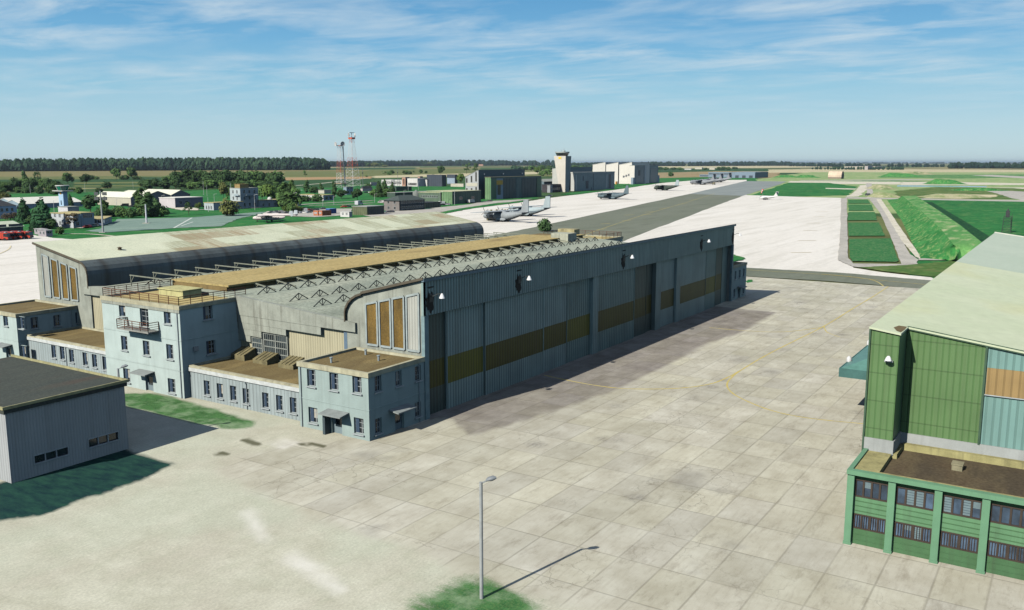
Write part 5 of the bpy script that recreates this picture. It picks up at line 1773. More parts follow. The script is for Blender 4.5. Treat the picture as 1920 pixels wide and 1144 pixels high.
mb = MB(); mb.tube((.3, d_ - .6, h_), (.3, d_ - .6, h_ + 3.4), .12); mb.build('antenna', WHITE, t_)
t_, w_, d_, h_ = bld('watch_house_wing', 'low blue-grey wing with seven windows and a white dome, right of the watch house', 'building', (486, 390), 376.5, w=38, d=9, wall=WH, roof=ROOFTAN)
far_windows(t_, 'r', 7, 1, 1.1, 2.0, w_, .9, 3)
mb = MB(); mb.loft([(h_ + .3, 14, 5, 1.6, 1.6), (h_ + 1.1, 14, 5, 1.5, 1.5), (h_ + 1.7, 14, 5, 1.05, 1.05), (h_ + 2.05, 14, 5, .3, .3)], 12, ax='z'); mb.build('dome', LIGHTW, t_)
t_, w_, d_, h_ = bld('watch_house_wing', 'low wing with a tan roof behind the round bush, left of the watch house', 'building', (401, 394.8), 381, l=(383.2, 394), w=24, wall=WH, wall2=WHL, roof=ROOFTAN)
far_windows(t_, 'l', 3, 1, 1.1, 2.0, d_, .8, 3)
far_windows(t_, 'r', 3, 1, 1.1, 2.0, w_, .8, 3)

# blocks around the radio masts
t_, w_, d_, h_ = bld('crew_house', 'white single-storey house with a grey end behind two round bushes', 'building', (606.5, 376.6), 366.5, l=(557, 374), r=(626, 375), wall=GBLUE, wall2=LIGHTW, roof=ROOFTAN)
far_windows(t_, 'r', 2, 1, 2.6, 2.4, w_, .9, 3)
t_, w_, d_, h_ = bld('mast_house', 'small blue-grey two-storey house at the foot of the radio masts', 'building', (650, 365.3), 351, l=(644, 365), r=(662.5, 364.5), wall=GBLUE, roof=ROOFGREY)
far_windows(t_, 'r', 2, 2, 1.6, 2.0, w_, 1.2, 4)
bld('bungalow', 'small pale bungalow right of the radio masts', 'building', (680, 358.8), 353.5, l=(676, 358.6), r=(698.5, 358), wall=BEIGEW, roof=ROOFDARK, kind='hip', rise=2.4)
bld('bungalow', 'small cream house between the two poplars', 'building', (608, 363.5), 357, l=(597, 363), r=(621, 362.8), wall=CREAMW, roof=ROOFGREY)
bld('box_trailer', 'white box trailer parked on the grass near the poplars', 'trailer', (695.5, 348.6), 343.5, l=(694.5, 348.4), r=(707, 348), wall=LIGHTW, roof=LIGHTW, h=4.5, par=.1)

# containers and cabins on the near grass
CON = corrug('container_rust', (.36, .12, .05), 'x', .9, .5, .15, .3, width=.4)
CONY = paint('container_orange', (.55, .18, .07), .12, 1, .3)
for (c, l, lab) in [((596.8, 405.4), (588, 405), 'left end of the pair of orange containers'), ((604.3, 405.6), (597.2, 405.4), 'right-hand one of the pair of orange containers, long rusty side towards us')]:
    t_, w_, d_, h_ = bld('shipping_container', lab.replace('left end of', 'left-hand one of'), 'container', c, 395.3, l=l, w=7.2, wall=CON, wall2=CONY, roof=plain('container_top', (.3, .2, .17)), par=.08, over=0, group='orange shipping containers')
    mb = MB()
    for k in (.2, .45, .55, .8): mb.box(-.1, -.03, d_ * k - .03, d_ * k + .03, .2, h_ - .2)
    mb.box(-.12, -.03, d_ * .2, d_ * .8, h_ * .45, h_ * .7)
    mb.build('door_bar', WHITE, t_)
BLU = plain('container_blue', (.02, .07, .28), .5)
t_, w_, d_, h_ = bld('box_trailer', 'bright blue box trailer behind the orange containers', 'trailer', (618, 401.8), 391.8, l=(611, 402), r=(631, 401), wall=BLU, roof=plain('trailer_light_blue', (.2, .42, .7)), par=.1, over=0)
t_, w_, d_, h_ = bld('site_office', 'small white site office right of the orange containers', 'cabin', (655, 407.6), 397.6, l=(638.3, 407), r=(660.5, 407), wall=GREYW, wall2=LIGHTW, roof=LIGHTW, par=.15)
far_windows(t_, 'l', 2, 1, 1.2, 1.1, d_, 1.3, 3, .5)
mb = MB(); mb.box(.3, w_ - .3, -.06, -.01, .1, 2.2); mb.build('door', GREYTRIM, t_)

# green and dark sheds along the apron road
t_, w_, d_, h_ = bld('workshop', 'long dark green shed with a grey flat roof beside the parked cars', 'shed', (688.5, 404.3), 388.3, l=(661, 403.5), r=(720.5, 401.5), wall=OLIVEX, wall2=OLIVEY, roof=ROOFGREY)
for k in range(4):
    mb = MB(); mb.box(1.2 + k * w_ / 4.2, 1.2 + (k + .8) * w_ / 4.2, -.08, -.02, .1, h_ - 1.2); mb.build('bay_door', MATS['shelter_dark'], t_)
t_, w_, d_, h_ = bld('crew_building', 'dark two-storey house with a shallow hipped roof near the apron', 'building', (749, 396.3), 376.5, l=(720, 394), r=(796.5, 391.5), wall=paint('crew_dark', (.05, .06, .065), .1, .3, .2), wall2=paint('crew_grey', (.22, .2, .185), .1, .3, .2), roof=roofm('crew_roof', (.065, .085, .08), (.08, .1, .095)), kind='hip', rise=3.0, over=.8)
far_windows(t_, 'r', 10, 2, 1.5, 1.7, w_, 1.2, 3.4)
far_windows(t_, 'l', 2, 2, 1.4, 1.6, d_, 1.2, 3.4)
bld('garage', 'windowless dark garage joined to the right of the dark two-storey house', 'garage', (797, 391), 381, w=17, d=12, wall=OLIVEX, roof=ROOFDARK)
t_, w_, d_, h_ = bld('workshop', 'pale-roofed green workshop in front of the big dark green hangar', 'shed', (848, 383.5), 359.8, l=(800, 380), r=(902, 375), wall=DGREEN, wall2=DGREENY, roof=ROOFOL, par=.25)
far_windows(t_, 'r', 2, 1, 4, 2.2, w_, 3, 3, 3)
t_, w_, d_, h_ = bld('workshop', 'lower green workshop with a row of windows left of the pale-roofed one', 'shed', (826, 383), 362, l=(785, 380), r=(840, 381.5), wall=OLIVEX, wall2=paint('workshop_green', (.1, .15, .1), .15, .3, .3), roof=ROOFOL, h=8.2)
far_windows(t_, 'l', 8, 1, 1.6, 1.6, d_, 4.6, 3, 2)
bld('fuel_store', 'long low dark green store with a thin roof behind the dark house', 'shed', (741, 370.5), 362, w=70, d=9, wall=paint('store_green', (.06, .1, .075), .12, .3, .2), roof=ROOFGREY)
bld('fuel_store', 'plain dark green block above the low green store', 'shed', (743, 358.8), 351, r=(772, 357.2), d=12, wall=MATS['store_green'], roof=MATS['store_green'])
T = thing('water_tank', 'grey round tank rising between the green workshops', 'tank', gp(780.5, 371))
mb = MB(); z1 = zat(357.5, 780, T.location); mb.loft([(0, 0, 0, 3, 3), (z1 - 1.2, 0, 0, 3, 3), (z1, 0, 0, 1.2, 1.2)], 14, ax='z'); mb.build('shell', paint('tank_grey', (.2, .22, .2), .12, .5, .3), T)
mb = MB(); mb.tube((0, 0, z1), (0, 0, z1 + .7), .5); mb.build('hatch', WHITE, T)

# modern white and brick blocks, dark cubes
t_, w_, d_, h_ = bld('office_block', 'long white office block with dark windows behind the conifers', 'building', (754, 349), 338, l=(715.5, 347), w=16, wall=LIGHTW, wall2=LIGHTW, roof=LIGHTW)
far_windows(t_, 'l', 12, 1, 2.2, 3.4, d_, 2.4, 4)
for (c, l, r, top, lab) in [((760.5, 349.5), (754, 349), (768, 348.5), 332.6, 'brick and grey stair tower in the middle of the white office block'), ((787.5, 349), (783.5, 349), (793, 348.5), 331.2, 'right-hand brick stair tower beside the dark cube')]:
    t_, w_, d_, h_ = bld('stair_tower', lab, 'tower', c, top, l=l, r=r, wall=paint('far_mauve', (.15, .13, .15), .1, .3, .1), wall2=BRICK, roof=ROOFGREY, group='brick stair towers')
    mb = MB(); mb.box(-.1, -.02, d_ * .35, d_ * .6, 2, h_ - 2); mb.build('window', GLASS, t_)
t_, w_, d_, h_ = bld('office_block', 'white block between the two brick stair towers', 'building', (783, 350), 335, l=(764, 349.3), w=22, wall=LIGHTW, wall2=LIGHTW, roof=LIGHTW)
far_windows(t_, 'l', 6, 1, 2.2, 3.0, d_, 1.5, 4)
bld('office_block', 'narrow white block squeezed against the dark cube', 'building', (801, 349.6), 336.8, l=(792, 349), w=10, wall=LIGHTW, wall2=LIGHTW, roof=NAVY)
t_, w_, d_, h_ = bld('simulator_hall', 'near one of two black windowless cube halls', 'hall', (829, 350), 328.5, l=(800.5, 349.5), r=(837, 348.5), wall=plain('cube_black', (.03, .038, .05), .5), wall2=corrug('cube_navy', (.06, .075, .095), 'y', 3, .3, .08, .1), roof=NAVY, group='black cube halls')
t_, w_, d_, h_ = bld('simulator_hall', 'rear one of two black cube halls, with a pale blue-grey front', 'hall', (853.5, 346), 327.8, l=(838, 347.5), r=(858, 345), wall=MATS['cube_black'], wall2=MATS['cube_navy'], roof=NAVY, group='black cube halls')
mb = MB(); mb.box(-.4, -.05, .5, d_ * .95, 1, h_ * .66); mb.build('front_panel', paint('front_blue', (.3, .38, .45), .1, .3, .1), t_)
bld('boundary_wall', 'low pale wall with stepped top left of the big dark green hangar', 'wall', (869, 350.5), 344.5, l=(845, 351.5), w=1.0, wall=CREAMW, wall2=CREAMW, roof=CREAMW, par=.1)

# big dark green hangar with a grey shed roof behind
t_, w_, d_, h_ = bld('aircraft_hangar', 'big dark green hangar with a yellow panel beside its doors, behind the grey transport planes', 'hangar', (920, 374.6), 332.8, l=(909.5, 373.2), r=(1014.5, 362), wall=TEALX, wall2=DGREENY, roof=roofm('hangar_roof_tan', (.2, .2, .12), (.26, .25, .16)))
D_ = 26
mb = MB(); mb.box(.0, w_ * .1, -.5, 0, 0, h_ - 1); mb.box(w_ * .9, w_, -.5, 0, 0, h_ - 1); mb.build('pier', corrug('pier_green', (.06, .14, .085), 'x', 1.9, .5, .15, .2), t_)
mb = MB(); mb.box(w_ * .1 + .1, w_ * .225, -.3, -.02, 0, h_ - 1); p_ = mb.build('door_leaf', GBLUE, t_)
mb = MB(); mb.box(w_ * .1 + .2, w_ * .22, -.36, -.31, h_ * .66, h_ * .86); mb.build('yellow_panel', plain('panel_yellow', (.55, .34, .03)), t_)
mb = MB(); mb.box(w_ * .12, w_ * .18, -.36, -.31, h_ * .2, h_ * .66); mb.build('dark_panel', plain('panel_olive', (.05, .055, .03)), t_)
mb = MB(); mb.box(w_ * .48, w_ * .54, -.3, -.02, 0, h_ - 1); mb.build('centre_post', paint('post_grey', (.13, .18, .17), .1, .4, .2), t_)
NN = 11
for k in range(NN):
    a = w_ * .23 + (w_ * .67) * k / NN
    if w_ * .46 < a < w_ * .54: continue
    mb = MB(); mb.box(a + .1, a + w_ * .67 / NN - .1, -.2, -.03, .1, h_ - 1.2); mb.build('sliding_door', corrug('far_door', (.035, .065, .075), 'x', .9, .5, .15, .1), t_)
# rear bay: stepped grey gable and clerestory
t2, w2, d2, h2 = bld('hangar_bay', 'taller pale grey rear bay with stepped side windows behind the dark green hangar', 'hangar', (920.3, 372.5), 319, w=w_ - 8, d=at(873, 369.5, X=t_.location.x + 1.5).y - t_.location.y - D_ * .5, wall=plain('bay_teal', (.075, .115, .13), .6), wall2=paint('bay_pale', (.42, .44, .44), .08, .2, .15), roof=ROOFGREY, kind='mono', rise=5.5)
t2.location = t_.location + Vector((1.5, D_ * .5, 0))
for (a, z0, z1) in ((.12, 1, 10), (.47, 2, 9), (.84, 2, 9), (.12, 14.5, 22), (.47, 13.8, 19), (.84, 13.4, 17)):
    mb = MB(); mb.box(-.12, -.04, a * d2, a * d2 + d2 * .12, z0, min(z1, h2 - .6 - a * 5.5)); mb.build('window', plain('bay_dark', (.055, .055, .045)), t2)
mb = MB()
for k in (.1, .5, .92): mb.loft([(h2 - 3.8, w2 * k, -.8, .5, .5), (h2 - 3.0, w2 * k, -.8, .5, .5), (h2 - 2.8, w2 * k, -.8, .2, .2)], 8, ax='z')
mb.build('floodlight', MATS['shade_white'], t2)
mb = MB(); mb.box(-.2, -.03, 1, d2 - 1, 10.6, 13.2); mb.build('gantry', CREAMW, t2)

# modern control tower
C = gp(1059.5, 360.3)
T = thing('control_tower', 'tall white control tower that widens upwards to a dark glazed cab', 'control tower', C)
s_ = 1 / ppm(C)
ht = zat(292.5, 1062, C)
hw = (1070 - 1050) / 2 * s_
k = 1.0
mb = MB()
b0, b1 = 7.4, 11.0
def quadpr(mb, x0, x1, y0, y1, X0, X1, Y0, Y1, z0, z1):
    mb.add([(x0, y0, z0), (x1, y0, z0), (x1, y1, z0), (x0, y1, z0), (X0, Y0, z1), (X1, Y0, z1), (X1, Y1, z1), (X0, Y1, z1)],
           [(3, 2, 1, 0), (4, 5, 6, 7), (0, 1, 5, 4), (1, 2, 6, 5), (2, 3, 7, 6), (3, 0, 4, 7)])
quadpr(mb, 0, 8, 0, 6.5, -1, 11, -.8, 13, 0, ht)
mb.build('shaft', paint('tower_white', (.62, .58, .50), .08, .12, .3, dirt=(.35, .24, .12)), T)
mb = MB(); quadpr(mb, .3, 7.7, -.12, -.02, -.6, 10.6, -.95, -.83, 0, ht - .3); mb.build('side_panel', paint('tower_grey', (.24, .29, .29), .1, .3, .2), T)
mb = MB(); mb.box(-1.1, -1.0, 4.2, 7.6, ht - 3, ht - 1); mb.build('sign', plain('sign_yellow', (.75, .55, .05)), T)
zc0, zc1 = ht, zat(284.5, 1053, C)
mb = MB(); frustum(mb, 5, 6.5, 5.6, 7.2, zc0, zc1 - 1.2, 10); mb.build('cab_glazing', plain('cab_dark', (.03, .035, .04), .15, .6), T)
mb = MB(); frustum(mb, 5, 6.5, 7.5, 7.6, zc1 - 1.2, zc1, 10); mb.build('cab_roof', paint('cab_grey', (.42, .46, .44), .08, .4, .1), T)
mb = MB()
for (x, y, h_) in ((2, 3, 2.6), (6, 5, 3.6), (8, 9, 2.4)): mb.tube((x, y, zc1), (x, y, zc1 + h_), .15)
mb.box(5, 7, 4, 6, zc1, zc1 + 1.2)
mb.build('antenna', WHITE, T)
# low dark clutter of buildings beside the tower
t_, w_, d_, h_ = bld('ops_building', 'dark low operations building at the left foot of the white tower', 'building', (1031, 361.3), 346.5, l=(1016, 360), r=(1051, 359.5), wall=paint('ops_dark', (.05, .045, .05), .2, .5, .2), wall2=MATS['ops_dark'] if 'ops_dark' in MATS else None, roof=ROOFDARK)
far_windows(t_, 'r', 6, 1, 2.2, 2.2, w_, 2.5, 4)
bld('ops_hall', 'pale-roofed hall between the dark green hangar and the white tower', 'building', (1020, 357), 341, w=40, d=16, wall=plain('ops_shade', (.14, .19, .21)), roof=ROOFGREY, kind='gable_x', rise=2.5)
t_, w_, d_, h_ = bld('guard_hut', 'small grey hut with a blue base in front of the dark operations building', 'hut', (1031.5, 361.5), 348.0, l=(1026, 361.5), r=(1036, 361), wall=GREYW, wall2=GREYW, roof=ROOFGREY)
far_windows(t_, 'r', 1, 1, 2.4, 1.4, w_, 3.6, 3, .3)

# grey hangar to the right of the tower
t_, w_, d_, h_ = bld('aircraft_hangar', 'grey-panelled hangar with a low rear roof right of the white control tower', 'hangar', (1076.5, 358.5), 325, l=(1070, 357.5), r=(1152, 348.5), wall=GREYX, wall2=paint('hangar_pale', (.5, .5, .46), .06, .2, .1), roof=roofm('hangar_roof_cream', (.5, .5, .44), (.56, .56, .5)), par=1.2)
for (a, b, z0, z1, m) in ((.27, .33, 2, h_ * .55, NAVY), (.03, .05, 1, h_ - 2, WHITE), (.45, .455, .5, h_ - 1, NAVY), (.2, .21, h_ * .55, h_ * .85, NAVY), (.78, .8, 2, h_ * .9, WHITE), (.85, .9, 1, h_ - 2, NAVY), (.4, .41, .5, 3, NAVY)):
    mb = MB(); mb.box(w_ * a, w_ * b + .5, -.15, -.03, z0, z1); mb.build('panel', m, t_)
t2, w2, d2, h2 = bld('hangar_bay', 'upper grey bay with one floodlight behind the grey-panelled hangar', 'hangar', (1084, 357), 313.8, w=w_ * .72, d=12, wall=plain('bay_grey_teal', (.14, .19, .21), .6), wall2=paint('bay_cream', (.46, .47, .42), .06, .2, .1), roof=ROOFGREY, kind='mono', rise=1.5)
t2.location = t_.location + Vector((2, 16, 0))

# white saw-tooth maintenance halls
WT = paint('hall_white', (.68, .66, .58), .05, .1, .08)
base = gp(1162, 346)
saw = [((1112, 352), 312.5, 308), ((1138, 349), 310, 305.5)]
t_, w_, d_, h_ = bld('maintenance_hall', 'blue-grey fronted maintenance hall with a tall open bay, nearest of the white saw-tooth halls', 'hall', (1189, 345.7), 310.5, l=(1180, 345), r=(1211, 343), wall=GREYX, wall2=WT, roof=ROOFGREY, group='white saw-tooth maintenance halls')
mb = MB(); mb.box(w_ * .12, w_ * .78, -.2, -.02, 0, h_ - 2); mb.build('bay_door', plain('bay_slate', (.10, .14, .17), .4), t_)
mb = MB(); mb.box(w_ * .3, w_ * .48, -.3, -.21, h_ * .45, h_ * .75); mb.build('dark_panel', NAVY, t_)
mb = MB(); mb.box(-4, -.1, -.3, 3, 0, h_ * .36); mb.build('porch', GBLUE, t_)
mb = MB(); mb.box(-.5, .4, -.4, -.01, 0, h_); mb.box(w_ * .85, w_, -.4, -.01, 0, h_); mb.build('pier', LIGHTW, t_)
t_, w_, d_, h_ = bld('maintenance_hall', 'blue-grey fronted maintenance hall at the right end of the white saw-tooth halls', 'hall', (1216.5, 343.4), 310, l=(1211, 343), r=(1233.5, 341.3), wall=GREYX, wall2=WT, roof=ROOFGREY, group='white saw-tooth maintenance halls')
mb = MB(); mb.box(w_ * .15, w_ * .8, -.2, -.02, 0, h_ - 4); mb.build('bay_door', MATS['bay_slate'], t_)
mb = MB(); mb.box(-.5, .5, -.4, -.01, 0, h_); mb.build('pier', LIGHTW, t_)
mb = MB(); mb.box(w_, w_ + 8, 1, 12, 0, h_ * .42); mb.build('porch', GBLUE, t_)
t3, w3, d3, h3 = bld('workshop_hut', 'small dark hut against the white halls, beside an orange box', 'hut', (1159, 338.5), 331.8, l=(1154.5, 338), w=8, wall=GBLUE, wall2=GBLUE, roof=ROOFGREY)
for (u0, v0, u1, vt0, vt1, vb, wpx, lab) in [(1184, 340, 1160.5, 304.8, 309.5, 337, 20, 'white saw-tooth hall with three dark emblems on its side'),
                                             (1158.5, 340, 1136, 305, 309.5, 337, 14, 'second white saw-tooth hall, half hidden by the grey hangar'),
                                             (1134.5, 342, 1111, 305, 309.5, 339, 10, 'rearmost white saw-tooth hall, only its roof tip showing')]:
    C = gp(1180, 345)
    C.y = at(u0, 344, X=C.x).y
    d = at(u1, 342, X=C.x).y - C.y
    h0 = zat(vt0, u0, C); far_p = Vector((C.x, C.y + d, 0)); h1 = zat(vt1, u1, far_p)
    T = thing('maintenance_hall', lab, 'hall', C, 0, 'white saw-tooth maintenance halls')
    w = 60
    mb = MB(); mb.prism([(0, 0), (d, 0), (d, h1), (0, h0)], 'x', 0, w); mb.build('wall', WT, T)
    mb = MB(); mb.prism([(-.3, h0 + .05), (d + .3, h1 + .05), (d + .3, h1 + .5), (-.3, h0 + .5)], 'x', -.3, w + .3); mb.build('roof', ROOFWHITE, T)
    mb = MB(); mb.box(1.2, 4.2, -.1, -.02, h0 * .42, h0 * .8); mb.build('window', plain('glass_green', (.1, .34, .28), .3), T)
    if 'emblems' in lab:
        for (a, z) in ((.22, .42), (.42, .38), (.62, .34)):
            rnd = random.Random(a)
            mb = MB()
            pts = [(d * a + (2.2 if i % 2 else 1.0) * math.cos(i * math.pi / 5), h0 * z + (2.2 if i % 2 else 1.0) * math.sin(i * math.pi / 5)) for i in range(10)]
            mb.prism(pts, 'x', -.12, -.02); mb.build('emblem', NAVY, T)
t_, w_, d_, h_ = bld('container', 'orange box standing at the left of the white halls\' apron fence', 'container', (1155.5, 345.8), 340.5, l=(1153.5, 345.8), r=(1158, 345.3), wall=plain('orange_box', (.7, .35, .08)), roof=plain('orange_box_top', (.75, .45, .12)), par=.1, over=0)
p0, p1 = gp(1159, 344.3), gp(1179.5, 344.0)
T = thing('barrier_fence', 'low blue and white barrier fence in front of the white halls', 'fence', p0)
d = p1 - p0; n = 22
mb = MB(); mb2 = MB()
for k in range(n):
    (mb if k % 3 else mb2).bar(d * (k / n) + Vector((0, 0, 1.4)), d * ((k + .98) / n) + Vector((0, 0, 1.4)), .3, 2.4)
mb.build('blue_panel', plain('fence_blue', (.05, .06, .22)), T); mb2.build('white_panel', LIGHTW, T)

# far blue-grey sheds behind the tail planes, buildings on the horizon
t_, w_, d_, h_ = bld('hardened_shed', 'long blue-grey shed with dark doors behind the three big tailed planes', 'shed', (1415.5, 334), 323.2, l=(1372, 333.5), r=(1440, 333), wall=plain('shed_slate', (.12, .16, .2)), wall2=plain('shed_blue', (.2, .27, .33)), roof=plain('shed_blue_roof', (.3, .4, .45)))
for k in range(3):
    mb = MB(); mb.box(-.2, -.04, d_ * (.1 + .3 * k), d_ * (.25 + .3 * k), 0, h_ * .45); mb.build('bay_door', NAVY, t_)
t_, w_, d_, h_ = bld('hardened_shed', 'lower striped blue-grey shed left of the long one', 'shed', (1371, 333), 323.5, l=(1328, 331.5), w=40, wall=MATS['shed_slate'], wall2=MATS['shed_blue'], roof=MATS['shed_blue_roof'])
mb = MB(); mb.box(-.3, -.04, 1, d_ - 1, h_ * .62, h_ * .8); mb.build('window_band', NAVY, t_)
t_, w_, d_, h_ = bld('hardened_shed', 'small low blue shed beside the tail fins', 'shed', (1347, 331.8), 328, l=(1311.5, 331), w=16, wall=MATS['shed_slate'], wall2=MATS['shed_blue'], roof=MATS['shed_blue_roof'])
mb = MB(); mb.box(-.3, -.04, 1, d_ - 1, h_ * .3, h_ * .7); mb.build('window_band', NAVY, t_)
t_, w_, d_, h_ = bld('storage_bunker', 'cream arched bunker with a dark open end among the mounds', 'bunker', (1577, 335.5), 330.5, l=(1552.5, 334.5), w=22, wall=paint('bunker_shade', (.3, .24, .18), .2, .1, .3), roof=paint('bunker_cream', (.62, .5, .36), .2, .06, .3), kind='arch', rise=11, h=3)
mb = MB(); mb.prism([(3, .1), (18, .1), (18, 6), (15, 9), (6, 9), (3, 6)], 'y', -.4, -.06); mb.build('portal', plain('portal_dark', (.05, .04, .035)), t_)
for (c, l, r, top, m, m2, lab) in [((1640, 317.5), (1583, 317), (1660, 317.3), 312.6, CREAMW, paint('hz_cream', (.5, .45, .36)), 'long pale factory on the right horizon'),
                                  ((1627, 318.5), (1621, 318.3), (1636, 318.2), 311.6, GREYW, BEIGEW, 'grey block in front of the pale factory'),
                                  ((1316, 317.5), (1303, 317.5), (1313 + 6, 317.4), 314.3, CREAMW, CREAMW, 'round pale tank on the horizon above the tail fins'),
                                  ((1340, 318.5), (1330, 318.3), (1341, 318.2), 314.8, CREAMW, CREAMW, 'pale square house on the horizon above the tail fins'),
                                  ((1296, 318.5), (1283.5, 318.3), (1298, 318.3), 316.6, LIGHTW, LIGHTW, 'low white roofs on the horizon left of the round tank'),
                                  ((906, 311.5), (897.5, 311.3), (906.5, 311.2), 308.2, BRICK, BRICK, 'far red barn at the edge of the wood')]:
    bld('horizon_building', lab, 'building', c, top, l=l, r=r, wall=m, wall2=m2, roof=m2, par=.6)


# ------------------------------------------------------------------ masts, poles, lattice towers
RED = plain('mast_red', (.55, .12, .07), .6); MWH = plain('mast_white', (.7, .7, .68), .6)


def lattice(T, h, w0, w1, secs, th=.28, mats=(MWH, RED), name='lattice'):
    mb = MB()
    for k in range(secs):
        z0, z1 = h * k / secs, h * (k + 1) / secs
        a, b = (w0 + (w1 - w0) * k / secs) / 2, (w0 + (w1 - w0) * (k + 1) / secs) / 2
        fr_ = (k + .5) / secs; mi = 1 if .38 < fr_ < .64 or fr_ > .96 else 0
        cs = [(-1, -1), (1, -1), (1, 1), (-1, 1)]
        for i in range(4):
            x, y = cs[i]; X, Y = cs[(i + 1) % 4]
            mb.bar((x * a, y * a, z0), (x * b, y * b, z1), th, mi=mi)
            mb.bar((x * a, y * a, z0), (X * b, Y * b, z1), th * .45, mi=mi)
            mb.bar((X * a, Y * a, z0), (x * b, y * b, z1), th * .45, mi=mi)
            mb.bar((x * b, y * b, z1), (X * b, Y * b, z1), th * .6, mi=mi)
    return mb.build(name, list(mats), T)


def dish(T, c, r, rz):
    mb = MB()
    mb.loft([(0, 0, 0, r * .2, r * .2), (.12 * r, 0, 0, r * .75, r * .75), (.4 * r, 0, 0, r, r), (.46 * r, 0, 0, r, r), (.46 * r, 0, 0, r * .9, r * .9), (.2 * r, 0, 0, r * .5, r * .5)], 14)
    mb.tube((.2 * r, 0, 0), (.8 * r, 0, 0), .12)
    o = mb.build('dish', paint('dish_grey', (.5, .5, .48), .1, .5, .1), T)
    o.location = c; o.rotation_euler = (0, 0, rz)
    return o


C = gp(640, 353)
hm = zat(272, 640, C)
T = thing('radio_mast', 'shorter red and white lattice mast carrying two round dishes', 'mast', C, 0, 'red and white radio masts')
lattice(T, hm, 8.5, 3.6, 14, .2)
mb = MB(); mb.tube((3.2, -3.2, 0), (2.4, -2.4, hm), .6, .5, 8); mb.build('cable_duct', plain('duct_grey', (.14, .17, .2)), T)
mb = MB(); mb.box(-4, 3, -3, 3, hm - 1.2, hm - .6); mb.build('platform', RED, T)
dish(T, (-4.5, 1.5, hm + 1), 2.6, math.pi * .9); dish(T, (1.2, -2.2, hm + 1.2), 2.9, -1.9)
mb = MB(); mb.box(-6, 6, -6, 6, 5.5, 6.1); mb.build('lower_platform', paint('platform_tan', (.5, .36, .25)), T)
C = gp(662, 350.5)
hm = zat(261, 660, C)
T = thing('radio_mast', 'taller red and white lattice mast with a forked head', 'mast', C, 0, 'red and white radio masts')
lattice(T, hm, 13.5, 3.6, 13, .22)
mb = MB(); mb.box(-3, 3, -3, 3, hm, hm + 2.2); mb.build('platform', RED, T)
dish(T, (-3.2, 1, hm + 5), 2.4, 2.6); dish(T, (2.4, -2, hm + 5), 2.6, -.6)
mb = MB(); mb.box(-4.5, 4.5, -.6, .6, hm + 7.5, hm + 8.2); mb.tube((0, 0, hm + 2), (0, 0, hm + 8), .4); mb.build('head_frame', MWH, T)


def pole(label, u, vb, vt, r=.16, mat=None, head=None, group=None, name='light_pole', cat='pole'):
    C = gp(u, vb)
    h = zat(vt, u, C)
    T = thing(name, label, cat, C, HEAD, group)
    mb = MB(); mb.tube((0, 0, 0), (0, 0, h), r, r * .65, 8); mb.build('pole', mat or STEEL, T)
    if head == 'flood':
        mb = MB()
        for zz in (h - 1.2, h - 3.2): mb.bar((0, -2.4, zz), (0, 2.4, zz), .2)
        for zz in (h - 1.2, h - 3.2):
            for y in (-2.2, -1.3, 1.3, 2.2): mb.box(-.3, .3, y - .42, y + .42, zz - .7, zz + .7)
        mb.build('floodlight', plain('flood_dark', (.10, .11, .11)), T)
        mb = MB(); mb.box(-1.3, 1.3, -1.3, 1.3, 0, .35); mb.build('base', paint('lamp_base', (.4, .4, .37)), T)
    elif head == 'lamp':
        mb = MB(); mb.bar((0, 0, h - .1), (0, -1.4, h + .15), .12); mb.box(-.16, .16, -2.1, -1.2, h + .08, h + .26); mb.build('lamp_head', LIGHTW, T)
    elif head == 'sensor':
        mb = MB(); mb.box(-.5, .5, -.5, .5, h * .62, h * .68); mb.box(-.2, 1.6, -.1, .1, h * .6, h * .62); mb.build('sensor_box', DARKM, T)
    elif head == 'base':
        mb = MB(); mb.box(-1.6, 1.6, -1.6, 1.6, 0, .4); mb.build('base', paint('pad_cream', (.55, .52, .42)), T)
    return T


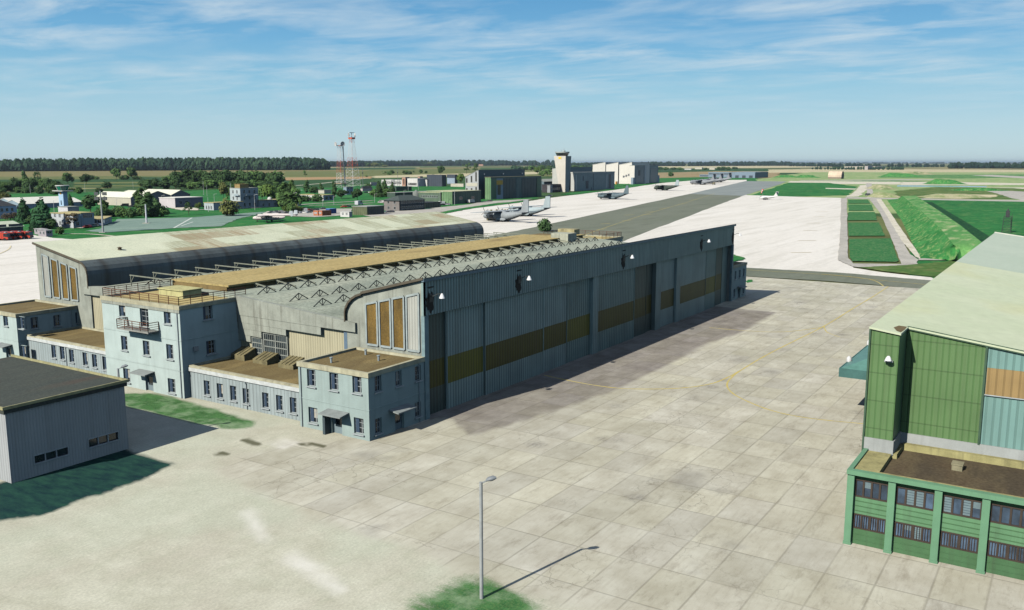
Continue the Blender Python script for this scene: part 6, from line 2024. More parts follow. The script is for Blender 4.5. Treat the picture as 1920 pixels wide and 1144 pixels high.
pole('tall floodlight mast with two banks of lamps on the grass behind the hangar roof', 193.5, 436.5, 358, .42, None, 'flood', name='floodlight_mast', cat='floodlight')
pole('white tapering pole on a square pad in the middle of the old tarmac', 275, 419.5, 383, .5, plain('pole_white', (.6, .63, .66)), 'base', name='signal_pole')
for i, (u, vb, vt, h, lab) in enumerate([(102, 401, 376, 'lamp', 'thin lamp pole left of the blue tower'), (57.2, 363.5, 345, None, 'thin white pole at the edge of the far bright green field'), (159.5, 361, 343, None, 'thin white pole beyond the blue tower'),
                                       (249.8, 354, 340, None, 'thin pole among the far dark fields'), (219, 391, 372, 'lamp', 'lamp pole at the left corner of the cream store hangar'), (234, 377, 358, 'lamp', 'lamp pole in front of the cream hangar wall'),
                                       (304.5, 389, 366.5, 'lamp', 'lamp pole at the corner of the white store'), (382, 366, 339.5, None, 'tall thin pole at the left end of the copse'), (388.3, 368, 347, None, 'thin pole by the tan-roofed wing'),
                                       (391, 397.5, 370, None, 'thin mast in front of the tan-roofed wing'), (402, 381, 364, 'lamp', 'small lamp pole behind the tan-roofed wing'), (478, 394, 365, 'lamp', 'lamp pole standing before the watch house'),
                                       (551.5, 396, 362, 'lamp', 'lamp pole before the tall poplars'), (558.8, 393, 370, 'lamp', 'lamp pole at the head of the car park'), (562.5, 378, 357, 'lamp', 'lamp pole left of the white crew house'),
                                       (605.5, 387, 375, None, 'thin pole on the verge in front of the crew house'), (626, 384, 368, 'lamp', 'lamp pole at the right corner of the crew house'), (702.5, 380, 364, 'lamp', 'lamp pole on the lawn by the conifers'),
                                       (757.5, 370.5, 357, 'lamp', 'lamp pole above the dark house roof'), (765.5, 358, 344, 'lamp', 'lamp pole against the plain green block'), (784.5, 357, 340, 'lamp', 'lamp pole in front of the right brick stair tower'),
                                       (825.5, 384, 360, 'lamp', 'lamp pole beside the white vans'), (852.5, 385, 356, None, 'thin pole against the pale-roofed workshop')]):
    pole(lab, u, vb, vt, .14, plain('thin_pole', (.5, .52, .5)), h, 'slender poles around the old base')
pole('dark sensor mast right of the radio masts', 680.8, 353, 309, .3, plain('mast_slate', (.16, .18, .2)), 'sensor', name='sensor_mast', cat='mast')
pole('slim sensor mast in front of the white office block', 746, 349, 310, .26, MATS['mast_slate'], 'sensor', name='sensor_mast', cat='mast')
C = gp(1886.5, 437)
T = thing('lattice_tower', 'dark lattice tower with a boxy head beyond the pale hangar roof', 'tower', C)
hl = zat(405, 1886, C)
lattice(T, hl, 3.4, 2.6, 6, .10, (DARKM, DARKM))
mb = MB(); mb.box(-.75, .75, -.75, .75, hl - .6, hl + 2.2); mb.loft([(hl + 2.2, 0, 0, .5, .5), (hl + 3.2, 0, 0, .1, .1)], 8, ax='z'); mb.build('head', DARKM, T)
mb = MB()
for k in range(9): mb.bar((2.4, -1.6, hl * k / 9), (2.4, -1.6, hl * (k + .6) / 9), .35)
mb.bar((2.4, -1.6, 0), (2.4, -1.6, hl + 1), .12); mb.build('ladder', DARKM, T)
# windsock
C = gp(1430, 365.5)
T = thing('windsock', 'red and white windsock on a pole at the edge of the grass', 'windsock', C)
h_ = zat(354.5, 1430, C)
mb = MB(); mb.tube((0, 0, 0), (0, 0, h_), .15, .1); mb.build('pole', STEEL, T)
mb = MB()
for k in range(5):
    f = lambda t: (t, -.0, h_ - .6 - t * 1.3)
    a, b = k / 5 * 3.2, (k + 1) / 5 * 3.2
    mb.tube((-a * .5, a * .3, h_ - .5 - a * 1.1), (-b * .5, b * .3, h_ - .5 - b * 1.1), .95 - .1 * k, .86 - .1 * k, 8, mi=k % 2)
mb.build('sock', [plain('sock_red', (.7, .1, .06)), LIGHTW], T)
# ------------------------------------------------------------------ aircraft
TYRE = plain('tyre_black', (.02, .02, .02), .8)


def aircraft(label, c, heading, spec, skin, fin_skin=None, scale=1.0, group=None, rot=0.0):
    """c: ground point under the wing; local +x is the nose"""
    s = spec
    T = thing('transport_plane' if s.get('big', 1) else 'light_plane', label, 'plane', c, heading, group)
    T.scale = (scale,) * 3
    r, zc, xn, xt = s['r'], s['z'], s['nose'], s['tail']
    mb = MB()
    zt = s['ztail']
    mb.loft([(xn, 0, zc - r * .35, .15, .15), (xn - .35, 0, zc - r * .3, r * .35, r * .32), (xn - 1.2, 0, zc - r * .2, r * .66, r * .6), (xn - 2.6, 0, zc - .06 * r, r * .9, r * .88), (xn - 4.4, 0, zc, r, r),
             (xt * .22, 0, zc, r, r), (xt * .45, 0, zc + (zt - zc) * .28, r * .93, r * .84), (xt * .7, 0, zc + (zt - zc) * .68, r * .66, r * .56), (xt * .9, 0, zc + (zt - zc) * .94, r * .36, r * .3), (xt, 0, zt, r * .12, r * .12)], 18)
    fu = mb.build('fuselage', skin, T)
    mb = MB()
    mb.loft([(xn - 1.25, 0, zc + r * .22, r * .55, r * .27), (xn - 1.9, 0, zc + r * .32, r * .72, r * .36), (xn - 2.5, 0, zc + r * .36, r * .76, r * .34)], 14, cap=True)
    mb.build('cockpit_glazing', plain('cockpit_dark', (.02, .025, .03), .2, .6), T)
    # wing
    zw, ch, ct, sp, xw = s['zw'], s['chord'], s['ctip'], s['span'] / 2, s.get('xw', 0)
    mb = MB()
    vs = []; sw = s.get('sweep', 0)
    secs = [(-sp, ct, .12, -sw), (-s.get('mid', sp * .35), ch, .3, 0), (0, ch, .34, 0), (s.get('mid', sp * .35), ch, .3, 0), (sp, ct, .12, -sw)]
    for (y, c_, t, dx) in secs:
        zz = zw - abs(y) / sp * s.get('anh', 0)
        x0 = xw + c_ * .45 + dx
        for (k, tz) in ((0, 0), (.25, t), (.6, t * .7), (1, 0), (.6, -t * .5), (.2, -t * .6)): vs.append((x0 - c_ * k, y, zz + tz))
    n = 6
    fs = [(k * n + i, k * n + (i + 1) % n, (k + 1) * n + (i + 1) % n, (k + 1) * n + i) for k in range(4) for i in range(n)]
    fs += [tuple(range(n - 1, -1, -1)), tuple(range(4 * n, 5 * n))]
    mb.add(vs, fs, 0, True)
    mb.build('wing', skin, T)
    if s.get('big', 1):
        mb = MB(); mb.loft([(xw + ch * .75, 0, zw - .4, .3, .2), (xw + ch * .4, 0, zw - .25, r * .6, .55), (xw - ch * .5, 0, zw - .25, r * .6, .5), (xw - ch, 0, zw - .4, .3, .2)], 12); mb.build('wing_fairing', skin, T)
    # engines and propellers
    for y in s['eng']:
        for sg in (-1, 1):
            ze = zw - abs(y) / sp * s.get('anh', 0) - .45 * s.get('er', .75)
            er = s.get('er', .75)
            xe = xw + ch * .45 + s.get('elen', 2.2) - sw * abs(y) / sp
            mb = MB(); mb.loft([(xe, sg * y, ze, er * .35, er * .35), (xe - .5, sg * y, ze, er * .85, er * .9), (xe - 1.4, sg * y, ze, er, er), (xe - 3.2, sg * y, ze, er * .9, er), (xe - s.get('elen', 2.2) - ch * .8, sg * y, ze + .15, er * .2, er * .25)], 12)
            nb = mb.build('nacelle', skin, T)
            mb = MB()
            R_ = s.get('prop', 2.7); nbld = s.get('blades', 4)
            for k in range(nbld):
                a = 2 * math.pi * k / nbld + .5 + y
                p = Vector((xe + .1, sg * y, ze)); q = p + Vector((0, math.cos(a) * R_, math.sin(a) * R_))
                mb.bar(p, q, .3 * R_ / 2.7, .07)
            mb.loft([(xe + .5, sg * y, ze, .05, .05), (xe + .2, sg * y, ze, er * .28, er * .28), (xe - .1, sg * y, ze, er * .36, er * .36)], 10)
            mb.build('propeller', DARKM, nb)
    # tail
    f = s['fin']  # list of (x,z)
    mb = MB()
    for yf in s.get('finy', (0,)):
        mb.prism(f, 'y', yf - .2, yf + .2)
    mb.build('fin', fin_skin or skin, T)
    x, z, cr, ct_, half, swp = s['stab']
    mb = MB()
    vs = []
    for (y, c_, t, dx) in ((-half, ct_, .08, -swp), (0, cr, .2, 0), (half, ct_, .08, -swp)):
        for (k, tz) in ((0, 0), (.4, t), (1, 0), (.4, -t)): vs.append((x + dx - c_ * k, y, z + tz))
    fs = [(k * 4 + i, k * 4 + (i + 1) % 4, k * 4 + 4 + (i + 1) % 4, k * 4 + 4 + i) for k in range(2) for i in range(4)] + [(3, 2, 1, 0), (8, 9, 10, 11)]
    mb.add(vs, fs)
    mb.build('tailplane', skin, T)
    # gear
    g = s['gear']
    for sg in (-1, 1):
        if g.get('pod'):
            mb = MB(); mb.loft([(g['x'] + 3.4, sg * r * .95, g['pz'], .15, .15), (g['x'] + 2.4, sg * r * .95, g['pz'], .6, .75), (g['x'] - 2.2, sg * r * .95, g['pz'], .65, .8), (g['x'] - 3.6, sg * r * .95, g['pz'] + .2, .15, .15)], 12)
            mb.build('gear_pod', skin, T)
        mb = MB()
        for dx in g['dx']:
            mb.tube((g['x'] + dx, sg * g['y'] - .28, g['wr']), (g['x'] + dx, sg * g['y'] + .28, g['wr']), g['wr'], n=14)
        mb.bar((g['x'], sg * g['y'], g['wr']), (g['x'], sg * g['y'], zw - .3 if not g.get('pod') else g['pz']), .3)
        mb.build('main_wheel', TYRE, T)
    mb = MB(); mb.tube((xn - 3.6, -.3, g['wr'] * .8), (xn - 3.6, .3, g['wr'] * .8), g['wr'] * .8, n=12); mb.bar((xn - 3.6, 0, g['wr'] * .8), (xn - 3.6, 0, zc - r * .8), .25); mb.build('nose_wheel', TYRE, T)
    return T, fu


GREYP = paint('plane_grey', (.30, .33, .34), .14, .3, .15, .55, bump=0)
GREYL = paint('plane_pale_grey', (.36, .43, .44), .10, .3, .12, .55)
GREYD = paint('plane_slate', (.13, .18, .20), .18, .25, .2, .55)
CAMO = roofm('plane_camouflage', (.045, .065, .055), (.09, .11, .085), (.16, .19, .18), .22, t3=.55)
GREYA = paint('plane_mid_grey', (.27, .29, .31), .12, .3, .15, .55)
TWIN = dict(r=2.15, z=3.1, nose=13.2, tail=-18.6, ztail=5.4, zw=5.35, chord=5.2, ctip=2.5, span=40, xw=1.5, eng=(5.3,), er=.85, elen=3.0, prop=2.75,
            fin=[(-6.5, 4.7), (-11.5, 5.7), (-13.6, 6.5), (-15.4, 11.7), (-18.6, 11.7), (-18.4, 5.4), (-16, 4.8)], stab=(-14.6, 5.6, 4.0, 2.2, 7.2, 1.2), gear=dict(x=-1, y=2.35, pz=1.35, dx=(-1.2, 1.2), wr=.6, pod=1))
FOUR = dict(r=2.15, z=2.9, nose=15.0, tail=-15.5, ztail=5.0, zw=4.95, chord=4.9, ctip=2.4, span=40.4, xw=2.2, eng=(4.9, 10.2), er=.62, elen=2.6, prop=2.05,
            fin=[(-8.5, 4.6), (-11.0, 5.5), (-13.6, 11.6), (-15.6, 11.6), (-16, 5.0), (-14, 4.5)], stab=(-11.8, 5.1, 3.6, 1.8, 8.0, .9), gear=dict(x=-.5, y=2.3, pz=1.3, dx=(-1, 1), wr=.65, pod=1))
JUMBO = dict(r=2.7, z=3.7, nose=20.5, tail=-24.3, ztail=6.6, zw=6.6, chord=7.0, ctip=2.6, span=42.4, xw=1.8, eng=(5.2, 11.2), er=.8, elen=3.2, prop=2.65, blades=8, sweep=3.4, anh=1.6,
             fin=[(-13, 6.3), (-15.5, 7.4), (-19.5, 14.6), (-24.6, 14.6), (-22.4, 6.4), (-18, 5.8)], stab=(-18.6, 14.7, 4.8, 2.2, 9.2, 3.6), gear=dict(x=-1.5, y=2.9, pz=1.7, dx=(-1.8, 0, 1.8), wr=.65, pod=1))
HDG = math.pi / 2 - R(11)
GRP = 'grey military transport planes'
P1, fu = aircraft('nearest dark grey twin-propeller transport plane, its nose in front of khaki netted gear', gp(941, 416), HDG, TWIN, GREYP, group=GRP)
mb = MB(); mb.loft([(9.0, 0, 3.1, 2.19, 2.19), (4.4, 0, 3.1, 2.19, 2.19)], 20, cap=False); mb.build('dark_panel', plain('panel_charcoal', (.035, .045, .055), .6), P1)
aircraft('pale grey twin-propeller transport plane parked just behind the nearest one', gp(985, 405.8), HDG, TWIN, GREYL, group=GRP)
aircraft('dark slate four-propeller transport plane alone in the middle of the apron', gp(1148, 374), HDG + R(2), FOUR, GREYD, group=GRP)
aircraft('green camouflaged twin-propeller transport plane with a pale tail further up the apron', gp(1245, 357.5), HDG, TWIN, CAMO, fin_skin=GREYL, group=GRP)
aircraft('nearest of three big grey high-tailed transport planes at the far end of the apron', gp(1316, 346.6), HDG - R(8), JUMBO, GREYA, group=GRP)
aircraft('middle of three big grey high-tailed transport planes in a row', gp(1331, 344.6), HDG - R(8), JUMBO, GREYA, group=GRP)
aircraft('farthest of three big grey high-tailed transport planes, tail nearest the blue shed', gp(1347, 342.2), HDG - R(8), JUMBO, GREYA, group=GRP)
WHP = paint('plane_white', (.66, .60, .56), .10, .35, .25, .55, dirt=(.3, .2, .16))
LIGHT = dict(big=0, r=.85, z=1.75, nose=5.4, tail=-6.8, ztail=2.3, zw=1.5, chord=2.2, ctip=1.1, span=15, xw=.8, eng=(2.6,), er=.45, elen=1.6, prop=1.15, blades=3,
             fin=[(-3.4, 2.4), (-4.8, 2.9), (-6.2, 5.3), (-7.6, 5.3), (-7.0, 2.2)], stab=(-5.8, 5.2, 1.5, .8, 2.9, .5), gear=dict(x=.2, y=2.4, dx=(0,), wr=.4))
aircraft('small white twin-propeller plane alone on the right-hand apron', gp(1437, 374.8), HDG + R(14), LIGHT, plain('plane_bright_white', (.75, .74, .7)), scale=1.25)

# white twin-boom veteran on the grass
C = gp(508, 416.5)
T = thing('twin_boom_plane', 'old white twin-boom transport plane displayed on the grass', 'plane', C, HEAD + math.pi / 2 - R(6))
T.scale = (1, .85, .78)
mb = MB()
mb.loft([(9.4, 0, 2.6, .3, .3), (9.1, 0, 2.6, .9, .8), (8.0, 0, 2.7, 1.5, 1.35), (6.2, 0, 2.9, 1.75, 1.75), (-3, 0, 2.9, 1.75, 1.7), (-6.2, 0, 3.1, 1.35, 1.15), (-7.6, 0, 3.4, .3, .3)], 16)
mb.build('fuselage', WHP, T)
mb = MB(); mb.loft([(8.1, 0, 3.55, 1.0, .45), (7.3, 0, 3.9, 1.15, .6), (6.4, 0, 4.1, 1.2, .5)], 12); mb.build('cockpit_glazing', MATS['cockpit_dark'], T)
mb = MB()
for k in range(8):
    for sg in (-1, 1): mb.box(4.2 - k * 1.25 - .3, 4.2 - k * 1.25 + .3, sg * 1.76 - .04, sg * 1.76 + .04, 2.7, 3.3)
mb.build('window', MATS['cockpit_dark'], T)
mb = MB()
vs = []
for (y, c_, t) in ((-16, 2.2, .15), (-4, 4.2, .4), (4, 4.2, .4), (16, 2.2, .15)):
    for (kx, tz) in ((0, 0), (.3, t), (1, 0), (.3, -t * .7)): vs.append((2.2 + c_ * .3 - c_ * kx, y, 4.6 + abs(y) * .02 + tz))
fs = [(k * 4 + i, k * 4 + (i + 1) % 4, k * 4 + 4 + (i + 1) % 4, k * 4 + 4 + i) for k in range(3) for i in range(4)] + [(3, 2, 1, 0), (12, 13, 14, 15)]
mb.add(vs, fs); mb.build('wing', WHP, T)
for sg in (-1, 1):
    mb = MB(); mb.loft([(5.6, sg * 4, 4.5, .3, .3), (5.2, sg * 4, 4.5, .85, .85), (3, sg * 4, 4.5, .95, .95), (-1, sg * 4, 4.7, .7, .75), (-11.5, sg * 4, 4.9, .3, .4), (-12.4, sg * 4, 5.0, .1, .15)], 12); b_ = mb.build('tail_boom', WHP, T)
    mb = MB()
    for k in range(4):
        a = math.pi / 4 + k * math.pi / 2
        mb.bar((5.7, sg * 4, 4.5), (5.7, sg * 4 + 1.8 * math.cos(a), 4.5 + 1.8 * math.sin(a)), .22, .07)
    mb.build('propeller', DARKM, b_)
    mb = MB(); mb.prism([(-10.6, 5.0), (-11.3, 7.6), (-12.9, 7.6), (-13.0, 4.4), (-12.2, 4.0)], 'y', sg * 4 - .15, sg * 4 + .15); mb.build('fin', paint('fin_pale', (.52, .58, .6), .08, .4, .1), T)
    mb = MB(); mb.tube((.8, sg * 4 - .25, .55), (.8, sg * 4 + .25, .55), .55, n=12); mb.bar((.8, sg * 4, .5), (.8, sg * 4, 4.2), .22); mb.build('main_wheel', TYRE, T)
mb = MB(); mb.box(-13.1, -11.4, -4, 4, 4.95, 5.12); mb.build('tailplane', WHP, T)
mb = MB(); mb.tube((7.2, -.2, .4), (7.2, .2, .4), .4, n=12); mb.bar((7.2, 0, .4), (7.2, 0, 1.6), .2); mb.build('nose_wheel', TYRE, T)

# ------------------------------------------------------------------ vehicles
CGLASS = plain('car_glass', (.015, .02, .025), .15, .6)


def car(label, c, rz, colr, kind='car', group=None, cat=None, name='parked_car'):
    T = thing(name, label, cat or 'car', c, rz, group)
    m = plain('car_paint_%d_%d_%d' % tuple(int(x * 99) for x in colr), colr, .35, .5)
    mb = MB()
    if kind == 'car':
        prof = [(-2.1, .35), (2.1, .35), (2.15, .75), (1.15, .95), (.45, 1.42), (-1.2, 1.45), (-2.0, .98), (-2.15, .7)]
        w = .85; gl = [(1.0, .98), (.45, 1.36), (-1.15, 1.38), (-1.8, .99)]
    elif kind == 'van':
        prof = [(-2.6, .4), (2.6, .4), (2.65, 1.0), (2.0, 1.25), (1.5, 2.15), (-2.6, 2.2)]
        w = 1.0; gl = [(1.95, 1.28), (1.5, 2.0), (-.2, 2.02), (-.2, 1.3)]
    else:   # bus / coach
        prof = [(-4.6, .45), (4.6, .45), (4.7, 1.2), (4.4, 2.9), (-4.6, 2.95)]
        w = 1.2; gl = [(4.55, 1.45), (4.4, 2.6), (-4.4, 2.6), (-4.4, 1.45)]
    mb.prism(prof, 'y', -w, w)
    mb.build('body', m, T)
    mb = MB(); mb.prism(gl, 'y', -w - .015, w + .015); mb.build('window', CGLASS, T)
    xs = (-1.3, 1.35) if kind == 'car' else (-1.7, 1.75) if kind == 'van' else (-2.9, 3.1)
    for x in xs:
        for sg in (-1, 1):
            mb = MB(); mb.tube((x, sg * (w - .1), .34), (x, sg * (w + .04), .34), .34, n=10); mb.build('wheel', TYRE, T)
    return T


CARS = [  # u, v, colour words, rgb, kind, where
    (164, 427.6, 'dark red car parked under the brown tree', (.28, .03, .03), 'car'), (176, 425.4, 'grey car between the red and white cars by the blue-grey wing', (.2, .22, .24), 'car'), (184, 424.2, 'white car parked beside the blue-grey wing', (.7, .7, .68), 'car'),
    (505, 402.5, None, (.05, .055, .06), 'car'), (513, 401.5, None, (.2, .2, .21), 'car'), (521, 401.2, None, (.05, .055, .06), 'car'), (529, 401.2, None, (.2, .2, .21), 'car'), (537, 401, None, (.05, .055, .06), 'car'),
    (509, 399.6, None, (.05, .055, .06), 'car'), (518, 398.8, None, (.05, .055, .06), 'car'), (527, 398.6, None, (.2, .2, .21), 'car'),
    (553, 401, 'dark car at the left of the white vans in the car park', (.04, .045, .05), 'car'), (559, 400.6, 'silver grey car close behind the white plane fin', (.3, .31, .32), 'car'),
    (568, 397.3, 'taller white van in the car park left of the orange containers', (.72, .72, .7), 'van'), (570.5, 400.3, 'white car in front of the white van in the car park', (.7, .7, .68), 'car'),
    (578, 400, 'grey car just left of the orange containers', (.22, .23, .24), 'car'), (584, 398, 'black car just behind the orange containers', (.03, .03, .035), 'car'), (580.5, 395.5, 'dark red car at the back of the car park', (.22, .04, .04), 'car'),
    (592, 394.8, 'black car behind the roof of the orange containers', (.03, .03, .035), 'car'), (605, 393.2, 'dark grey car behind the blue box trailer', (.1, .11, .12), 'car'),
    (567, 377, 'maroon car half hidden by the round bush', (.16, .03, .04), 'car'),
    (644.5, 389.3, 'red car on the road behind the green shed', (.5, .08, .05), 'car'), (652.5, 388.7, 'black car beside the red car behind the green shed', (.03, .035, .04), 'car'),
    (686, 362, 'black car in front of the pale bungalow', (.03, .035, .04), 'car'), (692.5, 361.8, 'white car in front of the pale bungalow', (.7, .7, .68), 'car'),
    (234, 387.5, 'black truck-like car by the cream hangar wall', (.025, .025, .03), 'van'), (246, 388.8, 'low black car beside the cream hangar wall', (.02, .02, .025), 'car'),
    (727, 399.5, 'grey car in the shade of the dark two-storey house', (.16, .16, .17), 'car'), (733, 399, 'dark car by the corner of the dark two-storey house', (.07, .07, .08), 'car'),
    (829, 385.5, 'black car in front of the white vans', (.03, .03, .035), 'car'), (839, 384.8, 'grey car at the right of the white vans', (.3, .31, .32), 'car'),
    (827, 383.3, 'front one of two white vans beside the green workshop', (.74, .74, .72), 'van'), (833.5, 382.5, 'rear one of two white vans beside the green workshop', (.74, .74, .72), 'van'),
    (1031, 368.2, 'small pale car with a black hood on the apron below the white tower', (.45, .45, .42), 'car'),
    (918, 378.2, 'dark pickup at the foot of the big dark green hangar', (.07, .075, .075), 'car')]
for i, (u, v, lab, colr, kind) in enumerate(CARS):
    sh = lab is None
    if sh: lab = 'dark car in the crowded row behind the white twin-boom plane' if colr[0] < .1 else 'silver car in the crowded row behind the white twin-boom plane'
    rz = HEAD + math.pi / 2 + (.5 if i % 2 else -.4) if not sh else HEAD + .5
    car(lab, gp(u, v), rz, colr, kind, 'parked cars')
car('dark van driving on the pale service road between the berms', gp(1626.5, 367), HEAD + .25, (.07, .08, .09), 'van', name='van', cat='van')
T = car('pale coach on the road above the green shed', gp(673, 385), HEAD - .3, (.6, .62, .64), 'van', name='van', cat='van')
T['label'] = 'white van with dark windows on the road above the green shed roof'
T.scale = (1.5, 1.3, 1.5)
T = car('white and red van at the left edge of the dark house roof', gp(715, 381), HEAD + 1.7, (.66, .6, .58), 'van', name='van', cat='van')


def truck(label, c, rz, cabc, loadc, L=7.5, group=None):
    T = thing('truck', label, 'truck', c, rz, group)
    mb = MB(); mb.prism([(L / 2 - 2, .7), (L / 2, .7), (L / 2 + .05, 1.5), (L / 2 - .4, 2.7), (L / 2 - 2, 2.75)], 'y', -1.15, 1.15); cb = mb.build('cab', plain('cab_%d' % int(cabc[0] * 999), cabc, .4), T)
    mb = MB(); mb.prism([(L / 2 - .34, 1.6), (L / 2 - .46, 2.5), (L / 2 + .02, 1.6)], 'y', -1.0, 1.0); mb.build('windscreen', CGLASS, cb)
    mb = MB(); mb.box(-L / 2, L / 2 - 2.2, -1.2, 1.2, .9, 2.9); mb.build('load_bed', plain('bed_%d' % int(loadc[0] * 999), loadc, .6), T)
    for x in (-L / 2 + 1, -L / 2 + 2.3, L / 2 - 1):
        for sg in (-1, 1):
            mb = MB(); mb.tube((x, sg * 1.0, .5), (x, sg * 1.2, .5), .5, n=10); mb.build('wheel', TYRE, T)
    return T


truck('pale tanker truck parked along the front of the green workshop', gp(883, 381.5), .1, (.6, .6, .57), (.55, .54, .5))
truck('second pale truck with a dark load at the end of the green workshop', gp(894, 379.5), .1, (.62, .62, .6), (.16, .15, .14))
# khaki netted gear behind the first plane
T = thing('netted_cargo', 'heap of khaki netted cargo showing behind the wing of the nearest grey plane', 'cargo', gp(938, 412.5))
mb = MB(); rnd = random.Random(11)
for k in range(26):
    x, y = rnd.uniform(-6, 7), rnd.uniform(-3, 4)
    r = rnd.uniform(.9, 1.8)
    mb.loft([(0, x, y, r, r), (rnd.uniform(1.6, 3.2), x, y, r * .85, r * .8), (rnd.uniform(3.4, 5.6), x + rnd.uniform(-.3, .3), y, r * .3, r * .35)], 6, ax='z')
mb.build('net', roofm('khaki_net', (.09, .09, .04), (.25, .23, .12), (.4, .37, .25), .6, t3=.6), T)
T = thing('loader_vehicle', 'small khaki loader vehicle under the tails of the big grey planes', 'vehicle', gp(1338, 346.5), .2)
mb = MB(); mb.box(-4, 2.5, -1.6, 1.6, .8, 2.2); mb.box(2.6, 5, -1.4, 1.4, .8, 3.2); mb.build('body', plain('khaki', (.22, .2, .13)), T)
for x in (-3, 3.6):
    for sg in (-1, 1):
        mb = MB(); mb.tube((x, sg * 1.4, .7), (x, sg * 1.75, .7), .7, n=10); mb.build('wheel', TYRE, T)

# fire engines
FRED = plain('fire_red', (.62, .07, .04), .4)
for (u, v, lab) in [(-2, 451.5, 'fire engine cut by the left edge of the picture, only its front showing'), (10, 450.2, 'left one of the two whole red fire engines in the row'), (24, 449.4, 'middle red fire engine seen between two others'), (39.5, 448.6, 'right-hand red fire engine nearest the pale site cabins')]:
    T = thing('fire_engine', lab, 'fire engine', gp(u, v), -math.pi / 2 + .55, 'red fire engines')
    mb = MB(); mb.box(-4.2, 1.8, -1.25, 1.25, .9, 3.2); mb.prism([(1.85, .7), (4.3, .7), (4.4, 1.5), (4.0, 3.0), (1.85, 3.1)], 'y', -1.25, 1.25); mb.build('body', FRED, T)
    mb = MB(); mb.prism([(4.3, 1.5), (4.42, 1.52), (4.06, 2.85), (2.6, 2.85), (2.6, 1.7)], 'y', -1.28, 1.28); mb.build('windscreen', CGLASS, T)
    mb = MB(); mb.box(4.36, 4.5, -1.2, 1.2, .6, 1.2); mb.build('bumper', plain('bumper_grey', (.12, .12, .13)), T)
    mb = MB(); mb.box(-3.9, 1.2, -1.27, -1.251, 1.7, 2.0); mb.box(-3.9, 1.2, 1.251, 1.27, 1.7, 2.0); mb.build('stripe', WHITE, T)
    mb = MB(); mb.box(2.6, 3.2, -.6, .6, 3.12, 3.4); mb.build('beacon', WHITE, T)
    for x in (-3, -1.4, 3):
        for sg in (-1, 1):
            mb = MB(); mb.tube((x, sg * 1.1, .6), (x, sg * 1.32, .6), .6, n=12); mb.build('wheel', TYRE, T)

# ------------------------------------------------------------------ trees
BARK = plain('bark', (.09, .065, .045), .9)
LD = leafm('leaf_dark', (.04, .082, .03), (.075, .14, .045))
LM_ = leafm('leaf_mid', (.06, .125, .035), (.115, .195, .055))
LL = leafm('leaf_light', (.08, .15, .03), (.14, .2, .05))
LO = leafm('leaf_olive', (.10, .12, .035), (.17, .18, .06))
LB = leafm('leaf_brown', (.075, .06, .035), (.14, .115, .07))
LC = leafm('leaf_conifer', (.026, .08, .034), (.05, .13, .05))


def crown_mesh(name, kind, seed, n, leaf):
    """unit crown: height 1 from z=0 to z=1, made of many small leaf clumps spread through the volume"""
    rnd = random.Random(seed)
    mb = MB()
    if kind == 'broad': blobs = [(0, 0, .62, .34, .36)] + [(rnd.uniform(-.26, .26), rnd.uniform(-.26, .26), rnd.uniform(.38, .82), rnd.uniform(.13, .22), rnd.uniform(.12, .2)) for _ in range(9)]
    elif kind == 'poplar': blobs = [(rnd.uniform(-.05, .05), rnd.uniform(-.05, .05), .14 + .09 * k, .13 * (1.1 - abs(k - 4) * .11), .10) for k in range(10)]
    elif kind == 'conifer': blobs = [(rnd.uniform(-.04, .04), rnd.uniform(-.04, .04), .08 + .1 * k, .30 * (1.0 - (k / 9) ** 1.8 * .82), .08) for k in range(10)]
    elif kind == 'bush': blobs = [(0, 0, .42, .46, .4)] + [(rnd.uniform(-.36, .36), rnd.uniform(-.36, .36), rnd.uniform(.25, .7), rnd.uniform(.18, .28), rnd.uniform(.16, .26)) for _ in range(8)]
    else: blobs = [(rnd.uniform(-.3, .3), rnd.uniform(-.3, .3), rnd.uniform(.4, .95), rnd.uniform(.08, .16), rnd.uniform(.06, .12)) for _ in range(13)]   # sparse
    tot = sum(b[3] ** 2 for b in blobs)
    for (x, y, z, r, h) in blobs:
        for _ in range(max(6, int(n * r * r / tot))):
            th = rnd.uniform(0, 2 * math.pi); cz = rnd.uniform(-1, 1); k = rnd.uniform(.55, 1.08)
            s = math.sqrt(1 - cz * cz)
            p = Vector((x + math.cos(th) * s * r * k, y + math.sin(th) * s * r * k, max(.015, z + cz * h * k)))
            nrm = Vector((math.cos(th) * s, math.sin(th) * s, cz * .8 + .35)).normalized()
            nrm = (nrm + Vector((rnd.uniform(-.6, .6), rnd.uniform(-.6, .6), rnd.uniform(-.4, .6)))).normalized()
            a = nrm.cross(Vector((rnd.uniform(-1, 1), rnd.uniform(-1, 1), rnd.uniform(-1, 1)))).normalized()
            b = nrm.cross(a)
            sz = leaf * rnd.uniform(.6, 1.5)
            q = [p + a * sz, p + b * sz * .7, p - a * sz, p - b * sz * .7]
            mid = p + nrm * sz * .35
            mb.add(q + [mid], [(0, 1, 4), (1, 2, 4), (2, 3, 4), (3, 0, 4)])
    zm = sorted(p[2] for p in mb.v)[int(len(mb.v) * .995)]
    rm = sorted(max(abs(p[0]), abs(p[1])) for p in mb.v)[int(len(mb.v) * .97)]
    me = bpy.data.meshes.new(name)
    me.from_pydata([(p[0] / rm * .5, p[1] / rm * .5, p[2] / zm) for p in mb.v], [], mb.f)
    return me


KINDS = {}


